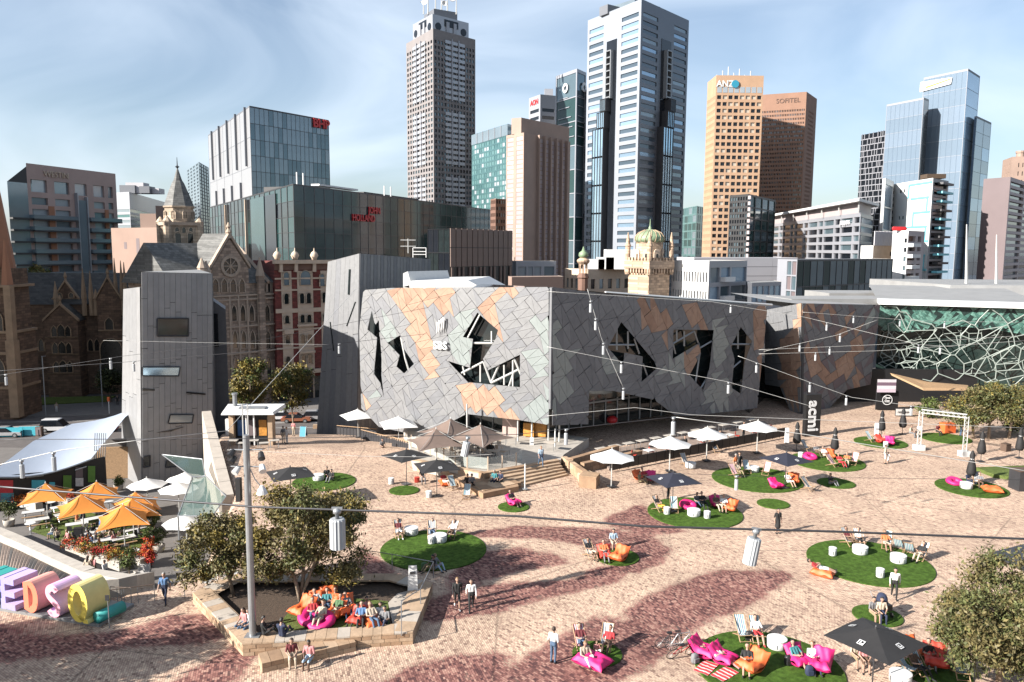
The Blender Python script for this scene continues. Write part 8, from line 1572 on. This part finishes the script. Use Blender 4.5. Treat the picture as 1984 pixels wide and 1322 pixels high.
# ------------------------------------------------ big letters
def strip(b, path, w, dep, closed=False):
 """flat band of width w along a path in x,z, pushed back by dep; front faces take material 0, the rest 1"""
 k = len(path); L_, R_ = [],[]
 for i, (x, z) in enumerate(path):
  p0, p1 = path[(i - 1) % k if closed else max(i - 1,0)], path[(i + 1) % k if closed else min(i + 1, k - 1)]; dx, dz = p1[0] - p0[0], p1[1] - p0[1]; q = math.hypot(dx, dz); nx_, nz_ = -dz / q * w / 2, dx / q * w / 2
  L_.append((x + nx_, z + nz_)); R_.append((x - nx_, z - nz_))
 for i in range(k if closed else k - 1):
  j = (i + 1) % k; A, B, C, D = L_[i], L_[j], R_[j], R_[i]; f = [(p[0],0, p[1]) for p in (D, C, B, A)]; g = [(p[0], dep, p[1]) for p in (D, C, B, A)]
  b.mesh_(f + g, [(0,1,2,3)],0); b.mesh_(f + g, [(7,6,5,4),(0,4,5,1),(2,6,7,3)] + ([(3,7,4,0)] if i == 0 and not closed else []) + ([(1,5,6,2)] if i == k - 2 and not closed else []),1)
def letter(ch, px, py, m, side, lab, h=1.72, rz=-.38, dep=1.35):
 p = onz(px, py, .16); t = thing('giant_letter', lab, 'letter', p, rz, 'giant colourful letters'); b = MB(); w = .36; H = h
 arc = lambda cx, cz, rx, rz_, a0, a1, n=14: [(cx + rx * math.cos(R(a0 + (a1 - a0) * i / n)), cz + rz_ * math.sin(R(a0 + (a1 - a0) * i / n))) for i in range(n + 1)]
 if ch in 'EF':
  strip(b, [(-.38,0),(-.38, H)], w, dep)
  for z in ((w / 2, H * .5, H - w / 2) if ch == 'E' else (H * .5, H - w / 2)): strip(b, [(-.2, z),(.5, z)], w * .86, dep - .003)
 elif ch == 'D': strip(b, [(-.34, H - w / 2),(-.34, w / 2)] + arc(-.05, H / 2,.40, H / 2 - w / 2,-90,90), w, dep, True)
 elif ch == 'S': strip(b, arc(0, H * .73,.32, H * .27 - w * .45,25,240,16) + arc(0, H * .27,.34, H * .27 - w * .45,60,-155,16), w, dep)
 elif ch == 'Q': strip(b, arc(0, H / 2,.50, H / 2 - w / 2,0,350,30), w, dep, True); strip(b, [(.05,.34),(.42,.12),(.66,.14)],.22, dep * .5)
 b.build('body',[m, side], t, world=False)
LK = 1.22
for k, c in {'let_teal': (0.03,0.30,0.28),'let_purple': (0.27,0.25,0.56),'let_lilac': (0.50,0.40,0.68),'let_orange': (0.80,0.17,0.09),'let_salmon': (0.80,0.35,0.29),'let_pink': (0.78,0.36,0.47),'let_pinkl': (0.70,0.45,0.72),'let_yellow': (0.82,0.60,0.10),'let_cream': (0.80,0.66,0.27)}.items(): mat(k, tuple(min(.95, v * LK) for v in c),.6,0,.06)
letter('F',-22,1178,'let_teal','let_teal','teal giant letter cut by the left edge of the picture'); letter('E',17,1182,'let_purple','let_lilac','purple giant letter E at the left edge'); letter('D',61,1188,'let_orange','let_salmon','orange giant letter D'); letter('S',104,1196,'let_pink','let_pinkl','pink giant letter S'); letter('Q',152,1206,'let_yellow','let_cream','yellow giant letter Q', h=2.0)
p = onz(190,1206,.16); t = thing('giant_dot','teal cylinder lying after the yellow letter Q','letter', p, -.10); b = MB(); b.tube([(0,-.1,.29),(.55,1.25,.29)],.29,24); b.build('body','let_teal', t, True, world=False);
P, Q = onz(-60,1174,0), onz(192,1216,0); d = Q - P; n_ = Vector((-d.y, d.x, 0)).normalized(); pb = thing('letter_plinth','long grey plinth under the giant letters','plinth',(P.x, P.y, 0)); b = MB(); b.prism([P, Q, Q + n_ * 2.4, P + n_ * 2.4],[p + Vector((0,0,.16)) for p in (P, Q, Q + n_ * 2.4, P + n_ * 2.4)]); b.build('slab','steel_grey', pb)
p = onz(212,1217,0); t = thing('ticket_post','slim dark post with a small panel beside the letters','post', p); b = MB(); b.tube([(0,0,0),(0,0,1.5)],.03,6); b.build('post','steel_grey', t, world=False); b = MB(); b.box((0,-.04,1.6),(.2,.04,.28)); b.build('panel','steel_dark', t, world=False)
# ramp edge with handrails down to the garden, boards left of the letters
hr = thing('ramp_handrail','steel handrails along the ramp left of the planter','railing',(onz(300,1170,0).x, onz(300,1170,0).y, -1))
for (x0, y0, x1, y1) in ((205,1178,300,1165),(358,1158,470,1130),(215,1170,255,1172)):
 P, Q = gnd(x0, y0), gnd(x1, y1); b = MB(); b.tube([P + Vector((0,0,.95)), Q + Vector((0,0,.95))],.025,5); b.build('rail','timber_dark', hr)
 for t_ in (0,.33,.66,1): p = P.lerp(Q, t_); b = MB(); b.tube([(p.x, p.y, zfun(p.x, p.y) - .2), p + Vector((0,0,.95))],.02,5); b.build('post','steel_grey', hr)
bd = thing('boardwalk','ramp of timber boards behind the giant letters','ramp',(-32,50,-4))
for i in range(34):
 t0, t1 = i / 34,(i + 1) / 34 - .004; A1, A2, B1, B2 = gnd(-40,1030), gnd(165,1128), gnd(-40,1120), gnd(120,1160)
 q = [A1.lerp(A2, t0), A1.lerp(A2, t1), B1.lerp(B2, t1), B1.lerp(B2, t0)]; b = MB(); b.extr([p + Vector((0,0,.10)) for p in q],(0,0,.05)); b.build('board', rnd.choice(['deck_board','deck_board','footpath']), bd)
# ------------------------------------------------ truss arch, boxes, bicycles, pram, bags
def bar(b, a, c, r_=.03): b.tube([a, c], r_, 4)
A_, B_ = onz(1780,872,0), onz(1868,884,0); r = thing('truss_arch','square silver truss arch standing on the far paving','arch',(A_.x, A_.y, 0)); h = at(1780,797, A_.y).z; e_ = (B_ - A_).normalized(); n_ = Vector((-e_.y, e_.x, 0)); w = .16
def truss(P, Q, name):
 ax = (Q - P).normalized(); s1 = n_; s2 = ax.cross(n_).normalized(); k = max(2, int((Q - P).length / .4));
 for i, j in ((-1,-1),(1,-1),(1,1),(-1,1)): b = MB(); bar(b, P + s1 * (w * i) + s2 * (w * j), Q + s1 * (w * i) + s2 * (w * j),.03); b.build('chord','steel_white', r)
 b = MB()
 for q in range(k):
  a, c = P.lerp(Q, q / k), P.lerp(Q, (q + 1) / k)
  for i, j, i2, j2 in ((-1,-1,1,-1),(1,-1,1,1),(1,1,-1,1),(-1,1,-1,-1)): bar(b, a + s1 * (w * i) + s2 * (w * j), c + s1 * (w * i2) + s2 * (w * j2),.018)
 tag(b.build('lacing','steel_white', r), kind='stuff')
truss(V(A_, .1), V(A_, h),'leg'); truss(V(B_, .1), V(B_, h),'leg'); truss(V(A_, h), V(B_, h),'beam')
for p in (A_, B_): b = MB(); b.box((p.x, p.y, .25),(.9,.7,.5),.1); b.build('ballast','plastic_white', r)
def crate(px, py, d, m, rz, lab, nm='box', lid=None):
 p = onz(px, py, 0); t = thing(nm, lab, 'box', p, rz); b = MB(); b.box((0,0, d[2] / 2), d); b.build('body', m, t, world=False); b = MB(); b.box((0,0, d[2] + .02),(d[0] * 1.04, d[1] * 1.04,.05)); b.build('lid', lid or m, t, world=False)
crate(1835,838,(1.3,.9,1.0),'bag_orange',.2,'orange box at the back beside the truss arch'); crate(1948,874,(.7,.6,.7),'timber_dark',.4,'brown box on the raised paving at the right'); crate(1980,948,(1.5,1.2,1.6),'steel_dark',.1,'dark metal cabinet at the right edge','cabinet','timber_dark'); crate(1142,942,(1.4,1.3,.95),'sandstone_block_c',-.35,'square stone bin at the end of the retaining wall','stone_bin','sandstone_block'); crate(808,934,(.4,.4,.35),'bag_red',.2,'small red cooler box under the black umbrella','cooler_box')
def bicycle(px, py, rz, m, lab, lean=.25):
 p = onz(px, py, 0); t = thing('bicycle', lab, 'bicycle', p, rz, 'parked bicycles'); t.rotation_euler = (lean, 0, rz)
 for x in (-.52,.52):
  b = MB(); k = 24; rs = [[(x + (.33 + q * math.cos(u)) * math.cos(2 * math.pi * i / k), q * math.sin(u),.34 + (.33 + q * math.cos(u)) * math.sin(2 * math.pi * i / k)) for u in [2 * math.pi * j / 6 for j in range(6)] for q in (.018,)] for i in range(k)]; b.rings(rs + [rs[0]], False); wh = b.build('wheel','rubber', t, True, world=False)
  b = MB()
  for i in range(8): a = math.pi * i / 8; b.tube([(x - .32 * math.cos(a),0,.34 - .32 * math.sin(a)),(x + .32 * math.cos(a),0,.34 + .32 * math.sin(a))],.004,3)
  b.build('spokes','steel_white', wh, world=False)
 b = MB()
 for a, c in (((-.52,0,.34),(-.05,0,.30)),((-.05,0,.30),(-.18,0,.85)),((-.18,0,.78),(.36,0,.82)),((-.05,0,.30),(.36,0,.74)),((-.52,0,.34),(-.18,0,.78)),((.36,0,.92),(.52,0,.34))): b.tube([a, c],.02,5)
 b.build('frame', m, t, world=False); b = MB(); b.box((-.2,0,.9),(.24,.13,.05)); b.build('saddle','plastic_black', t, world=False); b = MB(); b.tube([(.30,-.27,.98),(.36,0,.95),(.30,.27,.98)],.016,5); b.build('handlebar','steel_dark', t, world=False)
bicycle(1300,1254,.2,'steel_dark','dark bicycle at the back of the bicycle group'); bicycle(1318,1272,.4,'cloth_red','red framed bicycle at the front of the bicycle group',.45); bicycle(1322,1260,.1,'steel_grey','grey bicycle leaning in the bicycle group',-.2)
p = onz(1710,1192,.06); r = thing('pram','dark pram with a round hood behind the seated couple','pram', p, .2); loc('hood','cloth_navy', lambda b: b.rings([[(.26 * q * math.cos(u),.02 + .32 * q * math.sin(u) + .1,.75 + z) for u in [2 * math.pi * i / 14 for i in range(14)]] for q, z in ((1,0),(.95,.18),(.7,.34),(.2,.42))])); loc('basket','plastic_black', lambda b: b.box((0,0,.55),(.5,.8,.3)))
for x in (-.26,.26):
 for y in (-.35,.35): loc('wheel','rubber', lambda b, x=x, y=y: b.tube([(x - .02, y, .14),(x + .02, y, .14)],.14,12))
loc('handle','steel_grey', lambda b: b.tube([(-.25,.4,.6),(-.25,.75,1.0),(.25,.75,1.0),(.25,.4,.6)],.018,5))
def backpack(px, py, m, rz, lab, z=.06):
 p = onz(px, py, z); t = thing('backpack', lab, 'bag', p, rz); b = MB(); b.rings([[(.19 * q * math.copysign(abs(math.cos(u)) ** .6, math.cos(u)),.13 * q * math.copysign(abs(math.sin(u)) ** .6, math.sin(u)), z_) for u in [2 * math.pi * i / 14 for i in range(14)]] for q, z_ in ((.8,0),(1,.08),(1,.3),(.8,.42),(.3,.47))]); b.build('body', m, t, True, world=False); b = MB(); b.box((0,-.14,.15),(.26,.06,.2)); b.build('pocket', m, t, world=False); b = MB(); b.tube([(-.05,0,.45),(0,0,.53),(.05,0,.45)],.012,5); b.build('loop','plastic_black', t, world=False)
backpack(1527,1288,'plastic_black',.2,'black backpack at the left of the right pink beanbags'); backpack(1568,1308,'cloth_navy',.1,'navy backpack in front of the straw hat person'); backpack(1451,1240,'plastic_black',-.1,'black backpack between the two blue deckchairs'); backpack(1346,1284,'cloth_grey',.5,'grey backpack at the left rim of the largest disc'); backpack(822,1104,'cloth_green',.5,'green backpack at the front of the big disc'); backpack(975,945,'plastic_black',.1,'black backpack on the ledge by the steps',.02)
for px, py, rz, lab in ((1368,1294,.9,'red and white patterned picnic rug at the left of the largest disc'),(1404,1306,.7,'red and white patterned picnic rug before the orange beanbag')):
 if 'rug' not in M: stripes('rug',[(0.6,0.05,0.05),(0.75,0.7,0.66),(0.55,0.04,0.05)],'X',4.0)
 p = onz(px, py, .075); b = MB(); rg = random.Random(px); k = 8; vs = [(-.6 + 1.2 * i / k, -.35 + .7 * j / k, rg.uniform(0,.035)) for i in range(k + 1) for j in range(k + 1)]; b.mesh_(vs, [(i * 9 + j, (i + 1) * 9 + j, (i + 1) * 9 + j + 1, i * 9 + j + 1) for i in range(k) for j in range(k)]); o = b.build('picnic_rug','rug', None, True); o.location = p; o.rotation_euler = (0,0, rz); tag(o, lab, 'rug')
# ------------------------------------------------ catenary cables with lanterns
mat('lantern_shade',(0.46,0.48,0.50),.5,.1,.05)
def lantern(kind):
 def mk():
  o = thing('lantern','l','lantern'); k = 28; W_ = 1.0 if kind == 0 else .62; b = MB(); b.rings([[((W_ * r_ * (1 + .10 * (i % 2))) * math.cos(2 * math.pi * i / k),(W_ * r_ * (1 + .10 * (i % 2))) * math.sin(2 * math.pi * i / k), z) for i in range(k)] for r_, z in ((.10,-1.02),(.17,-1.0),(.17,-.30),(.15,-.27))]); b.build('ribbed_shade','lantern_shade', o, world=False)
  b = MB(); b.lathe([(.05,-.28),(.05,-.14),(.10,-.13),(.10,-.05),(.03,.0)],12); b.build('cap','steel_grey', o, True, world=False); b = MB(); b.box((0,0,-.02),(.26,.05,.07)); b.build('clamp','steel_grey', o, world=False); return o
 return mk
NL = [0]
def cable(pts, lab, lant=(), dark=True, rad=.02, sc=1.0, tilt=0.0):
 P = [at(*p) for p in pts]; mb = MB(); path = []
 for a, c in zip(P, P[1:]):
  for k in range(8): path.append(a.lerp(c, k / 8))
 path.append(P[-1]); mb.tube(path, rad if pts[0][2] < 22 else rad * .62,5); o = mb.build('cable','steel_dark' if dark else 'steel_white', None, True); tag(o, lab, 'cable','catenary cables above the square')
 for t in lant:                                              # fraction along the polyline
  u = t * (len(P) - 1); i = min(int(u), len(P) - 2); p = P[i].lerp(P[i + 1], u - i); NL[0] += 1
  q = inst('slantern', lantern(1),'%s ribbed lantern along the %s' % (['first','second','third','fourth'][lant.index(t)], lab),'lantern', p, rnd.uniform(0,6),'lanterns on the catenary cables', sc * .8); q.rotation_euler = (0, tilt, 0)
C_ = cable
C_([(-40,940,20),(490,982,18.5),(1000,1000,17.5),(1250,1020,17),(1620,1030,17),(2030,1046,17)],'thick dark cable crossing the whole foreground',(), True, .028)
def big_lantern(px, py, Y, sc, tilt, lab): q = inst('lantern', lantern(0), lab, 'lantern', at(px, py, Y),.4,'lanterns on the catenary cables', sc); q.rotation_euler = (0, tilt, 0)
big_lantern(653,984,17.9,1.0,0.0,'large ribbed white lantern hanging in front of the planter tree'); big_lantern(1466,1024,17,.85,.16,'large tilted white lantern in the foreground right of centre'); big_lantern(907,846,26,.7,.2,'tilted silver lantern in front of the terrace')
C_([(-30,852,26),(490,850,26),(1000,842,26),(1305,808,27)],'dark level cable in front of the terrace',(.77,), True, .02,.7)
C_([(1305,808,27),(1560,842,27),(2020,918,27)],'pale cable falling to the right above the far discs',(0.0,), False, .022,.8); C_([(1060,806,40),(1230,790,40),(1340,804,40),(2000,830,40)],'thin pale cable along the foot of the shaded facade',(), False, .018)
C_([(1138,560,45),(1165,655,45),(1208,752,45)],'steep pale cable over the shaded facade',(.12,.3,.55,1.0), False, .02,.85); C_([(1060,672,48),(1215,703,48),(1410,740,48),(1580,790,48)],'pale cable descending across the shaded facade',(.31,.67), False, .022,.9)
C_([(1430,690,50),(1580,745,50),(1650,770,50),(1860,800,50)],'pale cable descending from the facade to the truss arch',(.08,.31,.62,.85), False, .022,.8); C_([(1480,681,60),(1620,650,60),(1700,620,60)],'thin cable rising to the gallery wing',(.25,.55), False, .02,.8); C_([(1060,565,70),(1380,585,70),(1560,615,70),(1780,668,66),(1850,672,66)],'long cable running to the atrium lattice',(.3,.55,.75,.9), False, .022,.9)
C_([(1470,678,55),(1700,668,55),(1990,650,55)],'thin pale cable in front of the gallery wing',(.3,), False, .016,.7); C_([(1470,686,52),(1700,680,52),(1990,660,52)],'second thin pale cable in front of the gallery wing',(.24,), False, .016,.7); C_([(1555,605,80),(1780,622,80),(1990,625,80)],'thin cable along the top of the atrium',(.22,.42,.62), False, .018,.9)
C_([(-20,730,50),(240,690,50),(500,660,50),(830,596,55)],'thin cable rising to the sunny facade',(.04,.3), True, .018,.9); C_([(-20,720,48),(240,702,48),(620,670,48),(826,647,55)],'second thin cable reaching the sunny facade',(.35,.72), True, .02,.8); C_([(-20,905,24),(120,872,24),(270,853,24),(440,835,30),(690,560,70)],'pale cable over the pavilion roof',(.11,.22), False, .02,.75)
C_([(440,872,35),(700,884,35),(850,886,35),(960,880,35)],'thin pale cable over the left turf disc',(), False, .015); C_([(1305,918,30),(1560,925,30),(1984,930,30)],'thin cable over the mid square discs',(.24,), True, .012,.75); C_([(1480,860,45),(1760,880,45),(2000,905,45)],'thin cable from the truss arch to the right edge',(), True, .014)
C_([(200,660,60),(440,665,60),(640,668,60)],'tram wire beside the zinc shard',(), False, .015)
# ------------------------------------------------ street: poles, signals, vehicles
for px, pyt, pyb, lab in ((89,690,806,'tall tram pole on the left street'),(199,705,790,'pale street pole near the cathedral porch')):
 p = gnd(px, pyb); zt_ = at(px, pyt, p.y).z; t = thing('street_pole', lab, 'pole', p); b = MB(); b.tube([(0,0,0),(0,0, zt_ - p.z)],.09,8); b.build('shaft','steel_grey', t, world=False); b = MB(); b.tube([(0,0, zt_ - p.z - .1),(.6,0, zt_ - p.z)],.05,5); b.build('arm','steel_grey', t, world=False)
p = gnd(212,803); t = thing('signal_post','short street post with a red orange head','post', p); b = MB(); b.tube([(0,0,0),(0,0,2.3)],.08,6); b.build('shaft','white_paint', t, world=False); b = MB(); b.box((0,-.05,2.5),(.3,.25,.7)); b.build('head','bag_orange', t, world=False)
def car(px, py, rz, m, lab, van=0.0, Ln_=4.5):
 p = gnd(px, py); t = thing('parked_car', lab, 'car', p, rz, 'vehicles on the street'); w = .88; hl = Ln_ / 2
 def loft(prof, m_, nm, ins, par=t):
  b = MB(); rs = []
  for s, sc_ in ((-1,1 - ins),(-.82,1),(.82,1),(1,1 - ins)): rs.append([(x, w * s * (1 if abs(s) < 1 else 1),.0 + z0_ + (z_ - z0_) * sc_) for x, z_ in prof])
  b.rings(rs); return b.build(nm, m_, par, False, world=False)
 z0_ = .28; top = .82 + .1 * van
 loft([(-hl, .34),(hl, .34),(hl, .62),(hl * .92,.78),(hl * .45, top),(-hl * .9, top + .04),(-hl, .7)], m, 'body',.06)
 z0_ = top - .05; hr_ = 1.45 + .45 * van; loft([(-hl * (.78 + .16 * van), top - .02),(hl * .42, top - .02),(hl * .08, hr_ - .06),(-hl * .5 - .25 * van * hl, hr_ - .06)],'glass_black','cabin_glass',.12)
 b = MB(); b.prism([(hl * .10,-w * .78, hr_ - .07),(hl * .10, w * .78, hr_ - .07),(-hl * (.52 + .3 * van), w * .78, hr_ - .07),(-hl * (.52 + .3 * van),-w * .78, hr_ - .07)],[(hl * .04,-w * .7, hr_),(hl * .04, w * .7, hr_),(-hl * (.5 + .3 * van), w * .7, hr_),(-hl * (.5 + .3 * van),-w * .7, hr_)]); b.build('roof', m, t, world=False)
 for x in (-hl * .62, hl * .62):
  for y in (-w + .08, w - .08):
   b = MB(); b.tube([(x, y - .11,.33),(x, y + .11,.33)],.33,16); wh = b.build('wheel','rubber', t, world=False); b = MB(); b.tube([(x, y - .12,.33),(x, y + .12,.33)],.19,10); b.build('hub','steel_grey', wh, world=False)
 for y in (-.6,.6): b = MB(); b.box((hl - .02, y, .62),(.08,.3,.14)); b.build('headlight','white_paint', t, world=False); b = MB(); b.box((-hl + .02, y, .7),(.08,.28,.14)); b.build('taillight','sign_red', t, world=False)
mat('car_white',(0.72,0.72,0.73),.3,.1,.03); mat('car_red',(0.35,0.012,0.015),.3,.1,.05); mat('car_black',(0.015,0.015,0.016),.3,.1,.05); mat('car_silver',(0.40,0.40,0.41),.3,.5,.05); mat('car_rust',(0.30,0.11,0.06),.4,.1,.1)
car(115,836,.1,'car_white','white van on the street left of the zinc shard',1.0,5.2); car(196,836,.1,'car_red','red car on the street left of the zinc shard'); car(150,842,.15,'car_black','black car between the white van and the red car'); car(15,846,.1,'car_silver','silver car at the left edge of the street')
car(549,814,.1,'car_white','white and black car right of the kiosk'); car(575,818,.1,'car_rust','brown red car behind the street tree trunk'); car(613,814,.1,'car_silver','light coloured car at the foot of the zinc tower',.4,4.8)
for px, py, w_, lab in ((20,848,3.4,'teal hoarding panel at the left of the street'),(58,846,2.8,'second teal hoarding panel beside the vans')):
 p = gnd(px, py); t = thing('hoarding', lab, 'hoarding', p, .1); b = MB(); b.box((0,0,.8),(w_, .08,1.3)); b.build('panel','poster_cyan', t, world=False)
 for s in (-1,1): b = MB(); b.box((s * w_ * .45,.1,.5),(.1,.5,1.0)); b.build('foot','steel_dark', t, world=False)
p = gnd(77,845); t = thing('utility_cabinet','brown utility cabinet beside the white van','cabinet', p); b = MB(); b.box((0,0,.7),(.9,.6,1.4)); b.build('body','timber_dark', t, world=False); b = MB(); b.box((0,-.31,.75),(.7,.02,1.1)); b.build('door','plum', t, world=False)
for i, (px, py) in enumerate(((640,838),(655,840))): p = gnd(px - 20, py - 8); t = thing('street_bench','low orange stone seat at the street edge' if i == 0 else 'second low orange stone seat at the street edge','bench', p, .1); b = MB(); b.box((0,0,.25),(2.0,.6,.5)); b.build('block','sandstone_block', t, world=False); b = MB(); b.box((0,0,.52),(2.06,.66,.05)); b.build('slab','sandstone_block_b', t, world=False)
# bar stools behind the left planter tree
def bar_stool():
 o = thing('bar_stool','s','stool'); b = MB(); b.box((0,0,.74),(.32,.32,.04)); b.build('seat','plastic_white', o, world=False)
 for sx in (-1,1):
  for sy in (-1,1): b = MB(); b.tube([(sx * .2, sy * .2,0),(sx * .14, sy * .14,.73)],.02,4); b.build('leg','plastic_white', o, world=False)
 b = MB(); b.box((0,0,.3),(.32,.32,.02)); b.build('footrest','plastic_white', o, world=False); return o
for i, (px, py) in enumerate(((402,1138),(412,1132),(425,1134),(438,1124),(455,1120))): inst('bst', bar_stool, ORD[i] + ' white bar stool from the left behind the planter tree','stool', onz(px, py, -.3), i * .4,'white bar stools')
inst('rt', round_table, 'round white bar table behind the left planter tree','table', onz(443,1128,-.3),0,'round bar tables of the beer garden')
